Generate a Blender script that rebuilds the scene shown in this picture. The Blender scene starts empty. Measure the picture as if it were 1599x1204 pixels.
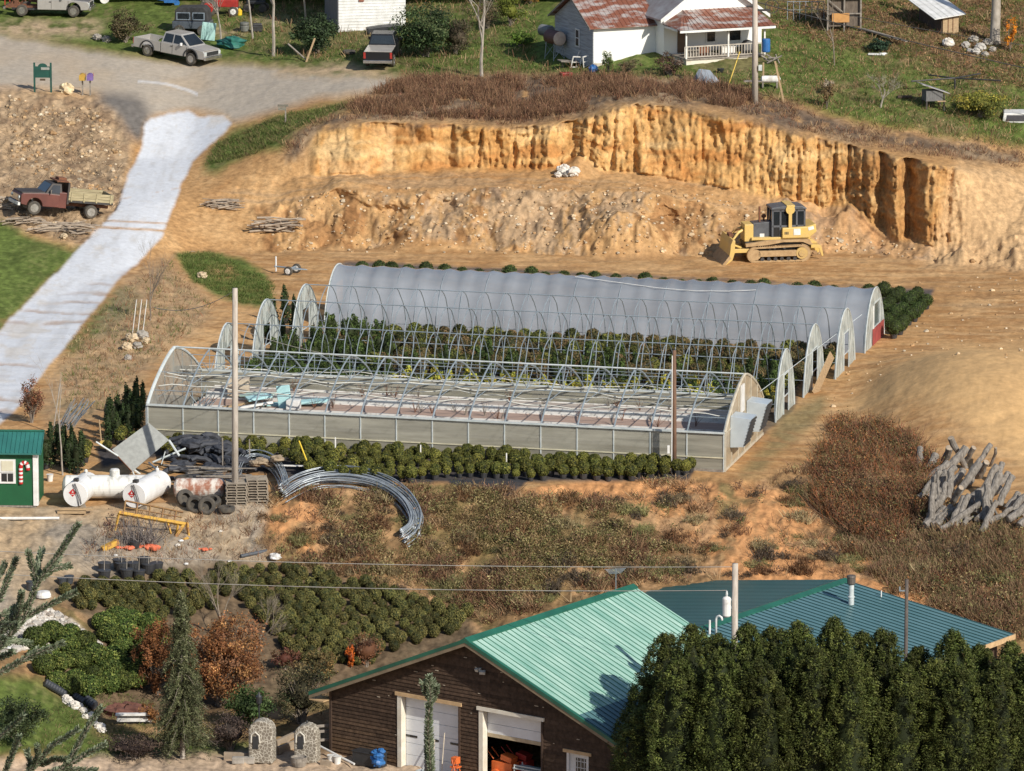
import bpy, math, random
import numpy as np
from mathutils import Vector, Matrix
from mathutils.bvhtree import BVHTree
R=math.radians
rnd=random.Random(7); rng=np.random.default_rng(11)
SC=bpy.context.scene; COL=SC.collection
# ------------------------------------------------------------------ camera
F=9300.; TH=R(11.2); H=62.5
cam=bpy.data.objects.new('camera',bpy.data.cameras.new('camera')); COL.objects.link(cam)
cam.location=(0,0,H); cam.rotation_euler=(math.pi/2-TH,0,0)
cam.data.sensor_width=36; cam.data.lens=F/1599*36; cam.data.clip_start=1; cam.data.clip_end=4000
SC.camera=cam
def ray(px,py):
    a=(px-799.5)/F; b=(602-py)/F; c,s=math.cos(TH),math.sin(TH)
    return (a,c+b*s,-s+b*c)
def on(px,py,z):
    r=ray(px,py); t=(z-H)/r[2]
    return Vector((r[0]*t,r[1]*t,z))
def atY(px,py,Y):
    r=ray(px,py); t=Y/r[1]
    return Vector((r[0]*t,Y,H+r[2]*t))
def ppm(p):   # photo pixels per metre at a point
    c,s=math.cos(TH),math.sin(TH)
    return F/(p[1]*c-(p[2]-H)*s)
# ------------------------------------------------------------------ noise
_T=rng.random((256,256))
def vn(x,y,s=0):
    x=np.asarray(x,float)+s*17.31; y=np.asarray(y,float)+s*9.17
    xi=np.floor(x).astype(int); yi=np.floor(y).astype(int); fx=x-xi; fy=y-yi
    fx=fx*fx*(3-2*fx); fy=fy*fy*(3-2*fy)
    a=_T[xi&255,yi&255]; b=_T[(xi+1)&255,yi&255]; c=_T[xi&255,(yi+1)&255]; d=_T[(xi+1)&255,(yi+1)&255]
    return (a*(1-fx)+b*fx)*(1-fy)+(c*(1-fx)+d*fx)*fy
def fbm(x,y,o=4,s=0):
    t=0; a=.5; n=0
    for k in range(o):
        t=t+a*vn(x*2**k,y*2**k,s+k*3); n+=a; a*=.5
    return t/n-.5
# ------------------------------------------------------------------ materials
MATS={}
def newmat(name):
    m=bpy.data.materials.new(name); m.use_nodes=True
    nt=m.node_tree; b=nt.nodes['Principled BSDF']; MATS[name]=m
    return m,nt,b
def ramp(nt,fac,stops):
    r=nt.nodes.new('ShaderNodeValToRGB'); e=r.color_ramp.elements
    while len(e)<len(stops): e.new(.5)
    for el,(p,c) in zip(e,stops): el.position=p; el.color=(*c,1)
    nt.links.new(fac,r.inputs[0]); return r.outputs[0]
def coords(nt,scale=(1,1,1),kind='Object'):
    tc=nt.nodes.new('ShaderNodeTexCoord'); mp=nt.nodes.new('ShaderNodeMapping')
    mp.inputs['Scale'].default_value=scale; nt.links.new(tc.outputs[kind],mp.inputs[0]); return mp.outputs[0]
def noise(nt,vec,scale,detail=4,rough=.6):
    n=nt.nodes.new('ShaderNodeTexNoise'); n.inputs['Scale'].default_value=scale
    n.inputs['Detail'].default_value=detail; n.inputs['Roughness'].default_value=rough
    nt.links.new(vec,n.inputs['Vector']); return n.outputs['Fac']
def bump(nt,b,h,strength=.4,dist=.02):
    bp=nt.nodes.new('ShaderNodeBump'); bp.inputs['Strength'].default_value=strength; bp.inputs['Distance'].default_value=dist
    nt.links.new(h,bp.inputs['Height']); nt.links.new(bp.outputs[0],b.inputs['Normal'])
def solid(name,c,c2=None,scale=3.,rough=.7,metal=0.,stretch=(1,1,1),p=(.35,.65),bmp=0.,spec=.5,detail=5):
    """two-tone mottled material"""
    if name in MATS: return MATS[name]
    m,nt,b=newmat(name); c2=c2 or tuple(x*.72 for x in c)
    v=coords(nt,stretch); n=noise(nt,v,scale,detail)
    nt.links.new(ramp(nt,n,[(p[0],c2),(p[1],c)]),b.inputs['Base Color'])
    b.inputs['Roughness'].default_value=rough; b.inputs['Metallic'].default_value=metal
    b.inputs['Specular IOR Level'].default_value=spec
    if bmp: bump(nt,b,n,bmp,.03)
    m.diffuse_color=(*c,1)
    return m
def attrmat(name,rough=.85,nscale=6.,lo=.65,hi=1.3,bmp=0.,spec=.2,trans=0.,objvar=0.,world=False):
    """colour from the mesh's own 'Col' attribute, mottled"""
    m,nt,b=newmat(name)
    at=nt.nodes.new('ShaderNodeAttribute'); at.attribute_name='Col'
    n=noise(nt,coords(nt),nscale,5,.65)
    mr=nt.nodes.new('ShaderNodeMapRange'); mr.inputs[1].default_value=.3; mr.inputs[2].default_value=.7
    mr.inputs[3].default_value=lo; mr.inputs[4].default_value=hi; nt.links.new(n,mr.inputs[0])
    mx=nt.nodes.new('ShaderNodeVectorMath'); mx.operation='SCALE'
    fo=mr.outputs[0]
    if world:
        ml_=nt.nodes.new('ShaderNodeMix'); ml_.inputs[2].default_value=1.; nt.links.new(at.outputs['Alpha'],ml_.inputs[0]); nt.links.new(fo,ml_.inputs[3]); fo=ml_.outputs[0]
    nt.links.new(at.outputs['Color'],mx.inputs[0]); nt.links.new(fo,mx.inputs['Scale']); out=mx.outputs[0]
    if objvar:
        oi=nt.nodes.new('ShaderNodeObjectInfo')
        hs=nt.nodes.new('ShaderNodeHueSaturation'); nt.links.new(out,hs.inputs['Color'])
        m1=nt.nodes.new('ShaderNodeMapRange'); m1.inputs[3].default_value=1-objvar; m1.inputs[4].default_value=1+objvar
        nt.links.new(oi.outputs['Random'],m1.inputs[0]); nt.links.new(m1.outputs[0],hs.inputs['Value'])
        ml=nt.nodes.new('ShaderNodeMath'); ml.operation='MULTIPLY'; ml.inputs[1].default_value=7.31
        fr=nt.nodes.new('ShaderNodeMath'); fr.operation='FRACT'
        nt.links.new(oi.outputs['Random'],ml.inputs[0]); nt.links.new(ml.outputs[0],fr.inputs[0])
        m2=nt.nodes.new('ShaderNodeMapRange'); m2.inputs[3].default_value=.5-.02*objvar; m2.inputs[4].default_value=.5+.05*objvar
        nt.links.new(fr.outputs[0],m2.inputs[0]); nt.links.new(m2.outputs[0],hs.inputs['Hue']); out=hs.outputs[0]
    nt.links.new(out,b.inputs['Base Color'])
    b.inputs['Roughness'].default_value=rough; b.inputs['Specular IOR Level'].default_value=spec
    if bmp: bump(nt,b,n,bmp,.05)
    if trans:
        tr=nt.nodes.new('ShaderNodeBsdfTranslucent'); nt.links.new(out,tr.inputs[0])
        ms=nt.nodes.new('ShaderNodeMixShader'); ms.inputs[0].default_value=trans
        nt.links.new(b.outputs[0],ms.inputs[1]); nt.links.new(tr.outputs[0],ms.inputs[2])
        nt.links.new(ms.outputs[0],nt.nodes['Material Output'].inputs['Surface'])
    return m
# ------------------------------------------------------------------ mesh building
class MB:
    def __init__(s): s.v=[]; s.f=[]; s.c=[]
    def add(s,vs,fs,col=None):
        o=len(s.v); s.v+= [tuple(v) for v in vs]; s.f+=[tuple(i+o for i in f) for f in fs]
        s.c+=[col or (1,1,1)]*len(vs)
        return s
    def box(s,c,d,rz=0,ry=0,rx=0,col=None):
        M=Matrix.Rotation(rz,3,'Z')@Matrix.Rotation(ry,3,'Y')@Matrix.Rotation(rx,3,'X'); c=Vector(c)
        vs=[c+M@Vector((x*d[0]/2,y*d[1]/2,z*d[2]/2)) for x in(-1,1) for y in(-1,1) for z in(-1,1)]
        return s.add(vs,[(0,1,3,2),(4,6,7,5),(0,4,5,1),(2,3,7,6),(0,2,6,4),(1,5,7,3)],col)
    def tube(s,pts,r,n=6,col=None,cap=True):
        pts=[Vector(p) for p in pts]; rs=r if isinstance(r,(list,tuple)) else [r]*len(pts)
        vs=[];fs=[]; up=None
        for i,p in enumerate(pts):
            t=(pts[min(i+1,len(pts)-1)]-pts[max(i-1,0)])
            t=t.normalized() if t.length>1e-9 else Vector((0,0,1))
            if up is None: up=Vector((0,0,1)) if abs(t.z)<.9 else Vector((1,0,0))
            a=t.cross(up); a=a.normalized() if a.length>1e-6 else t.orthogonal().normalized()
            b=a.cross(t); up=b
            for k in range(n):
                q=2*math.pi*k/n; vs.append(p+(a*math.cos(q)+b*math.sin(q))*rs[i])
        for i in range(len(pts)-1):
            for k in range(n):
                k2=(k+1)%n; fs.append((i*n+k,i*n+k2,(i+1)*n+k2,(i+1)*n+k))
        if cap: fs.append(tuple(range(n-1,-1,-1))); fs.append(tuple((len(pts)-1)*n+k for k in range(n)))
        return s.add(vs,fs,col)
    def cyl(s,a,b,r,n=12,col=None): return s.tube([a,b],r,n,col)
    def lathe(s,prof,c=(0,0,0),axis='Z',n=16,col=None):
        vs=[];fs=[]; c=Vector(c)
        for r,h in prof:
            for k in range(n):
                q=2*math.pi*k/n; x,y=r*math.cos(q),r*math.sin(q)
                vs.append(c+Vector({'Z':(x,y,h),'X':(h,x,y),'Y':(x,h,y)}[axis]))
        for i in range(len(prof)-1):
            for k in range(n):
                k2=(k+1)%n; fs.append((i*n+k,i*n+k2,(i+1)*n+k2,(i+1)*n+k))
        fs.append(tuple(range(n-1,-1,-1))); fs.append(tuple((len(prof)-1)*n+k for k in range(n)))
        return s.add(vs,fs,col)
    def prism(s,poly,y0,y1,plane='XZ',col=None):
        n=len(poly)
        def P3(a,b,t): return (a,t,b) if plane=='XZ' else ((t,a,b) if plane=='YZ' else (a,b,t))
        vs=[P3(a,b,y0) for a,b in poly]+[P3(a,b,y1) for a,b in poly]
        fs=[tuple(range(n)),tuple(range(2*n-1,n-1,-1))]+[(i,i+n,(i+1)%n+n,(i+1)%n) for i in range(n)]
        return s.add(vs,fs,col)
    def quad(s,a,b,c,d,col=None): return s.add([a,b,c,d],[(0,1,2,3)],col)
    def rock(s,c,r,seed=0,flat=.75,col=None,n=(7,10)):
        q=random.Random(seed); vs=[];fs=[]; c=Vector(c); A,B=n
        for i in range(A+1):
            t=math.pi*i/A
            for k in range(B):
                p=2*math.pi*k/B; f=1+q.uniform(-.2,.2)
                vs.append(c+Vector((math.sin(t)*math.cos(p)*f,math.sin(t)*math.sin(p)*f,math.cos(t)*flat*f))*r)
        for i in range(A):
            for k in range(B): fs.append((i*B+k,i*B+(k+1)%B,(i+1)*B+(k+1)%B,(i+1)*B+k))
        return s.add(vs,fs,col)
    def mesh(s,name,m,smooth=False):
        me=bpy.data.meshes.new(name); me.from_pydata(s.v,[],s.f)
        ca=me.color_attributes.new('Col','FLOAT_COLOR','POINT')
        a=np.ones((len(s.v),4),np.float32); a[:,:3]=s.c; ca.data.foreach_set('color',a.ravel())
        import bmesh
        bm=bmesh.new(); bm.from_mesh(me); bmesh.ops.recalc_face_normals(bm,faces=bm.faces); bm.to_mesh(me); bm.free()
        if smooth: me.polygons.foreach_set('use_smooth',[True]*len(me.polygons))
        me.materials.append(m); return me
    def obj(s,name,m,parent=None,smooth=False,label=None,bevel=0):
        o=bpy.data.objects.new(name,s.mesh(name,m,smooth)); COL.objects.link(o)
        if parent: o.parent=parent
        if label: o['label']=label
        if bevel:
            md=o.modifiers.new('b','BEVEL'); md.width=bevel; md.segments=2; md.limit_method='ANGLE'
        return o
def npmesh(name,V,Fc,C,m):
    """V (n,3), Fc (f,k) all same k, C (n,3)"""
    me=bpy.data.meshes.new(name); n,k=len(Fc),Fc.shape[1]
    me.vertices.add(len(V)); me.vertices.foreach_set('co',np.asarray(V,np.float32).ravel())
    me.loops.add(n*k); me.loops.foreach_set('vertex_index',np.asarray(Fc,np.int32).ravel())
    me.polygons.add(n); me.polygons.foreach_set('loop_start',np.arange(0,n*k,k,dtype=np.int32))
    me.update(calc_edges=True)
    ca=me.color_attributes.new('Col','FLOAT_COLOR','POINT')
    a=np.ones((len(V),4),np.float32); a[:,:np.shape(C)[1]]=C; ca.data.foreach_set('color',a.ravel())
    me.materials.append(m); return me
def npobj(name,V,Fc,C,m,parent=None,smooth=False):
    me=npmesh(name,V,Fc,C,m)
    if smooth: me.polygons.foreach_set('use_smooth',[True]*len(me.polygons))
    o=bpy.data.objects.new(name,me); COL.objects.link(o)
    if parent: o.parent=parent
    return o
def tag(o,label=None,cat=None,group=None,kind=None):
    if label: o['label']=label
    if cat: o['category']=cat
    if group: o['group']=group
    if kind: o['kind']=kind
    return o
def thing(name,label,cat,loc=(0,0,0),rz=0,group=None,rx=0,ry=0):
    o=bpy.data.objects.new(name,None); COL.objects.link(o); o.location=loc; o.rotation_euler=(rx,ry,rz)
    o.empty_display_size=.3
    return tag(o,label,cat,group)
KIDS={}
def copy_tree(o,parent=None):
    c=o.copy(); COL.objects.link(c)
    if parent is not None: c.parent=parent
    if o.name not in KIDS: KIDS[o.name]=list(o.children)
    for ch in KIDS[o.name]: copy_tree(ch,c)
    return c
def leafcloud(cen,rad,n,size,cols,seed=0,shell=.5,up=0.,jit=.15,aspect=1.):
    """n leaf quads round each of the clump centres: cen (k,3), rad (k,) or (k,3)"""
    g=np.random.default_rng(seed); cen=np.asarray(cen,float); k=len(cen); rad=np.asarray(rad,float)
    if rad.ndim==1: rad=np.repeat(rad[:,None],3,1)
    d=g.normal(size=(k,n,3)); d/=np.linalg.norm(d,axis=2,keepdims=True)
    rr=(shell+(1-shell)*g.random((k,n,1)))
    P=(cen[:,None]+d*rad[:,None]*rr).reshape(-1,3); d=d.reshape(-1,3)
    nn=d+g.normal(size=d.shape)*.7; nn[:,2]+=up; nn/=np.linalg.norm(nn,axis=1,keepdims=True)
    t=np.cross(nn,g.normal(size=d.shape)); t/=np.linalg.norm(t,axis=1,keepdims=True); b=np.cross(nn,t)
    s=(size*(.6+.8*g.random((len(P),1)))); 
    V=np.stack([P-t*s,P-b*s*.5*aspect,P+t*s,P+b*s*.5*aspect],1).reshape(-1,3)
    cols=np.asarray(cols,float)
    ci=np.repeat(g.integers(0,len(cols),k),n); mixr=g.random(len(P))<.35
    ci=np.where(mixr,g.integers(0,len(cols),len(P)),ci)
    C=cols[ci]*(1+jit*g.normal(size=(len(P),1)))*np.repeat(np.clip(1+.2*g.normal(size=k),.5,1.6),n)[:,None]; C=np.clip(C,.003,1)
    return V,np.arange(len(P)*4).reshape(-1,4),np.repeat(C,4,0)
def blades(P,h,spread,n,w,cols,seed=0,lean=.25,jit=.2,hvar=.5,normals=None):
    """tufts of n thin upright blades at points P"""
    g=np.random.default_rng(seed); P=np.asarray(P,float); k=len(P); h=np.broadcast_to(np.asarray(h,float),(k,)); cols=np.asarray(cols,float)
    b=np.repeat(P,n,0); o=g.normal(size=(k*n,2))*spread; b=b.copy(); b[:,:2]+=o*.5; b[:,2]-=.05
    hh=np.repeat(h,n)*(1-hvar+2*hvar*g.random(k*n))
    tip=b.copy(); tip[:,2]+=hh; tip[:,:2]+=o*.5+g.normal(size=(k*n,2))*lean*hh[:,None]
    a=g.random(k*n)*math.pi; wd=np.stack([np.cos(a),np.sin(a)*.5,0*a],1)*(w*(.6+.8*g.random((k*n,1))))
    V=np.stack([b-wd,b+wd,tip+wd*.5,tip-wd*.5],1).reshape(-1,3)
    ci=np.repeat(g.integers(0,len(cols),k),n)
    C=np.clip(cols[ci]*(1+jit*g.normal(size=(k*n,1))),.003,1)
    return V,np.arange(k*n*4).reshape(-1,4),np.repeat(C,4,0)
def cat(parts):
    V=[];Fc=[];C=[];o=0
    for v,f,c in parts: V.append(v);Fc.append(f+o);C.append(c);o+=len(v)
    return np.concatenate(V),np.concatenate(Fc),np.concatenate(C)
# ------------------------------------------------------------------ terrain
def T(*a): return a
LINES=[ # (px,py,z) knots of contour-like lines, from the near ground up to the far hill
 [(-1200,2800,56.6),(2800,2800,56.6)],
 [(-1200,2000,49),(2800,2000,49)],
 [(-1200,1700,19),(2800,1700,19)],
 [(-1200,1400,-3),(0,1400,-5),(2800,1400,-5)],
 [(-1200,1204,0),(0,1204,-5.2),(200,1204,-5.7),(1000,1204,-5.7),(1600,1204,-5.5),(2800,1204,-5)],
 [(-1200,1100,2),(0,1100,-3.8),(200,1100,-5.6),(500,1080,-5.6),(800,1060,-5.5),(1000,1050,-5.3),(1600,1050,-5),(2800,1050,-4)],
 [(-1200,900,3),(0,900,-1.5),(200,895,-2),(350,890,-2.6),(500,900,-3),(740,960,-4.2),(900,940,-3.2),(1300,940,-3),(1600,960,-3),(2800,960,-3)],
 [(-1200,800,4),(0,800,-.9),(250,800,-.9),(420,780,-.6),(480,762,-.2),(700,752,0),(830,762,0),(900,746,0),(1060,742,0),(1140,748,0),(1200,742,0),(1280,720,0),(1420,765,0),(1600,815,0),(2800,900,0)],
 [(-1200,650,5),(0,650,-.1),(250,690,0),(700,640,0),(1130,580,0),(1600,580,.15),(2800,580,.2)],
 [(-1200,500,6),(0,500,.8),(250,400,1.0),(300,390,.6),(400,392,.3),(600,385,.3),(800,392,.3),(950,400,.3),(1100,398,.3),(1250,395,.3),(1350,392,.3),(1430,410,.25),(1600,420,.3),(2800,420,.4)],
 [(-1200,350,7),(0,350,2.2),(200,350,2.2),(300,330,2.0),(400,322,2.1),(500,310,2.6),(600,305,2.9),(800,295,3.3),(1000,300,3.3),(1100,320,2.5),(1200,335,2.0),(1300,342,1.6),(1400,380,.8),(1460,396,.6),(1600,385,1.1),(2800,385,1)],
 [(-1200,330,7),(0,330,2.8),(200,320,2.6),(300,305,2.6),(400,285,3.1),(500,272,3.5),(700,268,3.7),(850,265,3.9),(1000,268,3.9),(1100,285,3.4),(1200,310,2.8),(1300,325,2.2),(1400,370,1.2),(1460,388,.8),(1600,370,1.6),(2800,370,1.6)],
 [(-1200,250,7.5),(0,250,3.8),(200,250,3.4),(300,245,3.4),(400,235,4.4),(480,205,5.8),(560,192,6.4),(700,195,6.4),(800,200,6.3),(900,190,6.7),(950,170,7.5),(1000,163,7.8),(1100,172,7.6),(1200,195,7.0),(1300,222,6.0),(1400,245,5.7),(1470,258,5.6),(1600,285,3.9),(2800,285,3.5)],
 [(-1200,140,9),(0,140,6.5),(200,165,5.7),(300,185,4.8),(360,188,5.0),(450,165,5.9),(560,145,6.7),(640,132,6.9),(800,128,7.1),(1000,130,8.0),(1200,160,7.4),(1400,210,6.0),(1600,240,4.8),(2800,240,5)],
 [(-1200,0,12),(0,0,8),(600,0,8.5),(1000,0,10.5),(1600,0,11),(2800,0,14)],
 [(-1200,-300,20),(2800,-300,21)],
 [(-1200,-900,40),(2800,-900,40)],
 [(-1200,-1150,56),(2800,-1150,56)],
]
_dx=np.arange(-1300,2901,5.); _LS=[]
for L in LINES:
    a_=np.array(L,float); kk_=np.hanning(17); kk_/=kk_.sum()
    def _s(v): return np.convolve(np.pad(v,8,mode='edge'),kk_,'valid')
    _LS.append((_s(np.interp(_dx,a_[:,0],a_[:,1])),_s(np.interp(_dx,a_[:,0],a_[:,2]))))
def zmap(px,py):
    px=np.atleast_1d(np.asarray(px,float)); py=np.atleast_1d(np.asarray(py,float)); px,py=np.broadcast_arrays(px,py)
    Y=[];Z=[]
    for ly_,lz_ in _LS: Y.append(np.interp(px,_dx,ly_)); Z.append(np.interp(px,_dx,lz_))
    out=np.full(px.shape,LINES[0][0][2],float)
    for k in range(len(LINES)-1):
        y0,y1=Y[k],Y[k+1]; t=(y0-py)/np.maximum(y0-y1,1e-6); s=(t>=0)&(t<=1)
        out=np.where(s,Z[k]+(Z[k+1]-Z[k])*t,out)
    out=np.where(py<Y[-1],Z[-1],out)
    return out,Y
gx=np.concatenate([np.arange(-1200,-60,38),np.arange(-60,1662,2),np.arange(1664,2800,38)]).astype(float)
gy=np.concatenate([np.arange(2800,1240,-26),np.arange(1236,-24,-2),np.arange(-26,-1150,-20)]).astype(float)
PX,PY=np.meshgrid(gx,gy); sh=PX.shape
Z,LY=zmap(PX,PY)
LCy,LDy,LFy,LGy,LHy,LIy,LJy=LY[6],LY[7],LY[9],LY[10],LY[11],LY[12],LY[13]
def blur(a,r):
    for ax in (0,1):
        k=2*r+1; p=np.pad(a,[(r+1,r) if i==ax else (0,0) for i in(0,1)],mode='edge'); c=np.cumsum(p,axis=ax)
        a=(np.take(c,range(k,c.shape[ax]),ax)-np.take(c,range(0,c.shape[ax]-k),ax))/k
    return a
Z=blur(Z,2)
c0,s0=math.cos(TH),math.sin(TH)
ra=(PX-799.5)/F; rb=(602-PY)/F; ry=c0+rb*s0; rz=-s0+rb*c0
tt=(Z-H)/rz; X=ra*tt; Yw=ry*tt
wx=fbm(X*.5,Yw*.35,4,1)*16; wy=fbm(X*.5,Yw*.35,4,5)*12     # organic edges
def inpoly(poly,warp=1.):
    x=PX+wx*warp; y=PY+wy*warp; r=np.zeros(sh,bool); n=len(poly)
    for i in range(n):
        x1,y1=poly[i]; x2,y2=poly[(i+1)%n]
        if y1==y2: continue
        c=((y1>y)!=(y2>y)); r^=c&(x<(x2-x1)*(y-y1)/(y2-y1)+x1)
    return r
def M(poly,soft=2,warp=1.):
    m=inpoly(poly,warp).astype(float)
    return blur(m,soft) if soft else m
def band(ya,yb,soft=4.):   # between two lines (ya below yb on the picture)
    return np.clip((ya-PY)/soft+.5,0,1)*np.clip((PY-yb)/soft+.5,0,1)
def sm(a,b,x): t=np.clip((x-a)/(b-a),0,1); return t*t*(3-2*t)
n1=fbm(X*.35,Yw*.2,5,2); n2=fbm(X*1.3,Yw*.8,4,3); n3=fbm(X*4,Yw*2.2,3,4); n4=fbm(X*.12,Yw*.09,3,8)
vz=fbm(X*4,Z*4+Yw*.5,4,13)
# zones
drive=M([(226,196),(236,186),(262,178),(292,174),(312,184),(352,183),(363,191),(352,208),(326,228),(303,250),(286,280),(274,315),(264,345),(252,372),(226,398),(190,432),(165,462),(130,502),(95,547),(60,592),(25,637),(-10,674),(-80,760),(-80,600),(0,515),(27,488),(60,455),(95,420),(125,385),(160,352),(180,326),(195,288),(206,262),(221,228)],1,.55)
stripe=np.clip(1-abs(PY-346-(PX-200)*.05+wy*.2)/2.2,0,1)*.9+np.clip(1-abs(PY-357-(PX-200)*.06)/3.,0,1)+np.clip(1-abs(PY-309+(PX-200)*.2)/2.,0,1)*.45*(n2>0)
drive=drive*np.clip(1-stripe*(PX>150),0,1)
road=M([(-1200,-40),(-1200,200),(-60,130),(0,136),(90,139),(150,141),(205,200),(235,182),(292,172),(352,181),(364,190),(440,168),(500,152),(545,148),(600,138),(655,124),(560,112),(470,108),(350,98),(300,98),(200,85),(140,76),(60,62),(0,50)],4,.8)
apron=M([(140,146),(170,143),(215,150),(235,180),(222,228),(198,212),(180,178)],5,1)
tan_road=M([(0,68),(150,90),(330,110),(330,165),(240,175),(190,150),(60,120),(-40,118)],8,1.2)
topgrass=M([(-60,45),(0,52),(60,62),(140,77),(200,86),(350,99),(470,109),(560,113),(640,124),(800,118),(1000,118),(1200,150),(1400,200),(1700,240),(2800,250),(2800,-200),(-60,-200)],4,1.6)
litter=M([(1230,-100),(1230,10),(1290,60),(1400,85),(1500,120),(1700,140),(2800,140),(2800,-300)],10,2.5)
wood=np.clip((-20-PY)/60,0,1)
tracks_top=M([(-20,33),(60,34),(130,32),(165,38),(150,52),(100,58),(40,58),(-20,52)],4,1.5)+M([(300,48),(420,32),(470,36),(400,46),(360,60)],4,1.5)+M([(420,104),(520,100),(600,108),(640,118),(540,122),(430,116)],4,1.5)
mound=M([(-400,150),(0,138),(95,148),(150,152),(185,185),(205,225),(195,285),(180,326),(160,352),(120,385),(60,360),(-400,345)],3,1.)
bankL=M([(-1200,300),(0,344),(30,362),(110,392),(150,378),(120,398),(60,455),(0,515),(-80,600),(-1200,760)],3,.8)
grassp=M([(280,396),(330,392),(385,405),(425,440),(428,474),(380,476),(340,462),(300,440),(288,420)],2,1.3)*(1-M([(318,418),(360,410),(375,432),(340,436)],2,1))
verge=M([(316,262),(330,235),(370,205),(440,180),(520,165),(560,158),(520,185),(470,200),(440,230),(380,250),(340,268)],4,1.5)
verge2=M([(95,545),(140,500),(180,455),(215,452),(210,490),(160,515),(110,550)],4,1.3)
brush=M([(430,255),(480,205),(520,180),(590,150),(640,124),(800,118),(1000,118),(1100,130),(1200,150),(1320,190),(1430,215),(1600,238),(1600,262),(1450,236),(1300,214),(1200,196),(1110,166),(1000,157),(950,163),(900,183),(800,196),(700,186),(560,184),(500,205),(470,250)],4,1.2)
cliffx=sm(478,500,PX)*(1-sm(1470,1530,PX))
cliff=band(LHy,LIy,6)*cliffx
low=band(LFy,LGy,6)*sm(360,440,PX)*(1-sm(1120,1200,PX))
talus=band(LFy,LHy,8)*sm(1150,1230,PX)
bench=band(LGy,LHy,6)*sm(300,380,PX)*(1-sm(1150,1230,PX))
rightbank=M([(1490,250),(1560,262),(1700,300),(1700,425),(1440,420),(1470,330)],4,1.)
slope=np.clip((PY-LDy-wy)/6,0,1)*np.clip((1300-PY)/30,0,1)
yard=M([(-200,770),(60,790),(420,780),(400,850),(430,880),(330,885),(200,900),(100,905),(60,960),(-200,960)],4,1.2)
front=M([(-60,1186),(200,1180),(420,1172),(520,1180),(1700,1180),(1700,1400),(-60,1400)],3,.6)
lawn=M([(60,1060),(130,1110),(150,1150),(400,1165),(420,1182),(200,1190),(60,1170),(-100,1190),(-100,1060)],4,1.3)
rockpile=M([(0,990),(40,965),(80,955),(130,985),(165,1010),(100,1012),(40,1010),(0,1030)],2,1.)
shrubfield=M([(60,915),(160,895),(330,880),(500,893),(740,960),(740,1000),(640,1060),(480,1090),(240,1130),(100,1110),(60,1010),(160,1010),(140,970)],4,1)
dirtpatch=M([(760,748),(1000,742),(1160,748),(1260,790),(1320,860),(1200,920),(1120,880),(1000,790),(860,775)],8,3)+M([(1080,870),(1400,860),(1560,930),(1400,960),(1150,910)],8,3)+M([(395,800),(480,780),(520,830),(500,880),(440,850)],5,2)
groundcloth=M([(150,700),(230,692),(1085,735),(1075,748),(960,752),(800,752),(640,755),(480,750),(250,712),(160,730)],1,.3)+M([(700,752),(830,748),(800,772),(775,784),(740,770)],1,.6)
backcloth=M([(545,408),(1460,452),(1455,462),(1388,520),(1380,450),(520,415)],1,.2)
insideA=M([(232,690),(1130,735),(1200,672),(1240,640),(1250,600),(460,540),(330,600)],1,.2)
# colours
def lerp(C,m,c,var=.0,nz=None):
    c=np.array(c)[None,None,:]*(1+(var*(nz if nz is not None else n2)*2)[...,None] if np.ndim(nz)or var else 1)
    m=np.clip(m,0,1)[...,None]; return C*(1-m)+c*m
dl,do,dd,dg=(.55,.34,.16),(.40,.205,.08),(.36,.185,.075),(.36,.28,.20)
C=np.zeros(sh+(3,)); C[:]=(.45,.262,.115)
C=lerp(C,sm(-.05,.25,n1+n3*.4),dl); C=lerp(C,sm(.05,.35,-n1+n2*.5)*.6,do)
# drag marks and wheel tracks across the graded floor
tr=fbm(X*.12+Yw*.05,Yw*2.2+X*.25+n1*1.5,4,21); flat=band(LDy,LFy,8)
C=lerp(C,flat*sm(0.0,.2,tr)*.75,(.36,.19,.078)); C=lerp(C,flat*sm(.04,.24,-tr)*.5,(.34,.225,.125)); tr2=fbm(X*.35,Yw*5+X*.5+n1*2,3,23); C=lerp(C,flat*sm(.02,.2,tr2)*.5,(.62,.40,.20))
C=lerp(C,bench*sm(-.1,.2,tr)*.6,(.40,.27,.155))
C=lerp(C,mound,(.38,.27,.165),.35,n3); C=lerp(C,mound*sm(0,.2,n2+n1*.5)*.65,(.22,.145,.09)); C=lerp(C,mound*sm(.06,.25,-n2)*.5,(.52,.38,.24))
C=lerp(C,low,(.47,.285,.13),.25,n3); C=lerp(C,low*sm(-.02,.16,n2+n1)*.8,(.30,.155,.065)); C=lerp(C,low*sm(.06,.2,fbm(X*.6,Z*1.1,4,90))*.8,(.22,.11,.045)); C=lerp(C,low*sm(.06,.2,fbm(X*.5,Z*.9,4,91))*.6,(.56,.36,.18)); C=lerp(C,low*sm(.02,.2,-n1+n3*.5)*.5,(.33,.26,.19))
C=lerp(C,talus*.9,(.46,.28,.14),.3,n3); C=lerp(C,talus*sm(0,.2,n2)*.6,(.38,.27,.18)); C=lerp(C,talus*sm(.03,.2,-n1)*.5,(.44,.23,.1))
strata=fbm(X*.25,Z*1.6+n1*2,4,31); g=np.sin(PX/8.3*2*math.pi+n1*24+vz*5+fbm(PX*.02,Z*.3,3,77)*9)
st2=fbm(X*2.6,Z*.45+n1,4,92); C=lerp(C,cliff,(.53,.31,.12),.3,vz); C=lerp(C,cliff*sm(.0,.2,st2)*.6,(.42,.215,.07)); C=lerp(C,cliff*sm(.03,.2,-st2)*.5,(.64,.41,.18)); C=lerp(C,cliff*sm(0,.22,strata)*.85,(.42,.19,.06)); C=lerp(C,cliff*sm(.05,.25,-strata)*.6,(.62,.43,.21))
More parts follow.
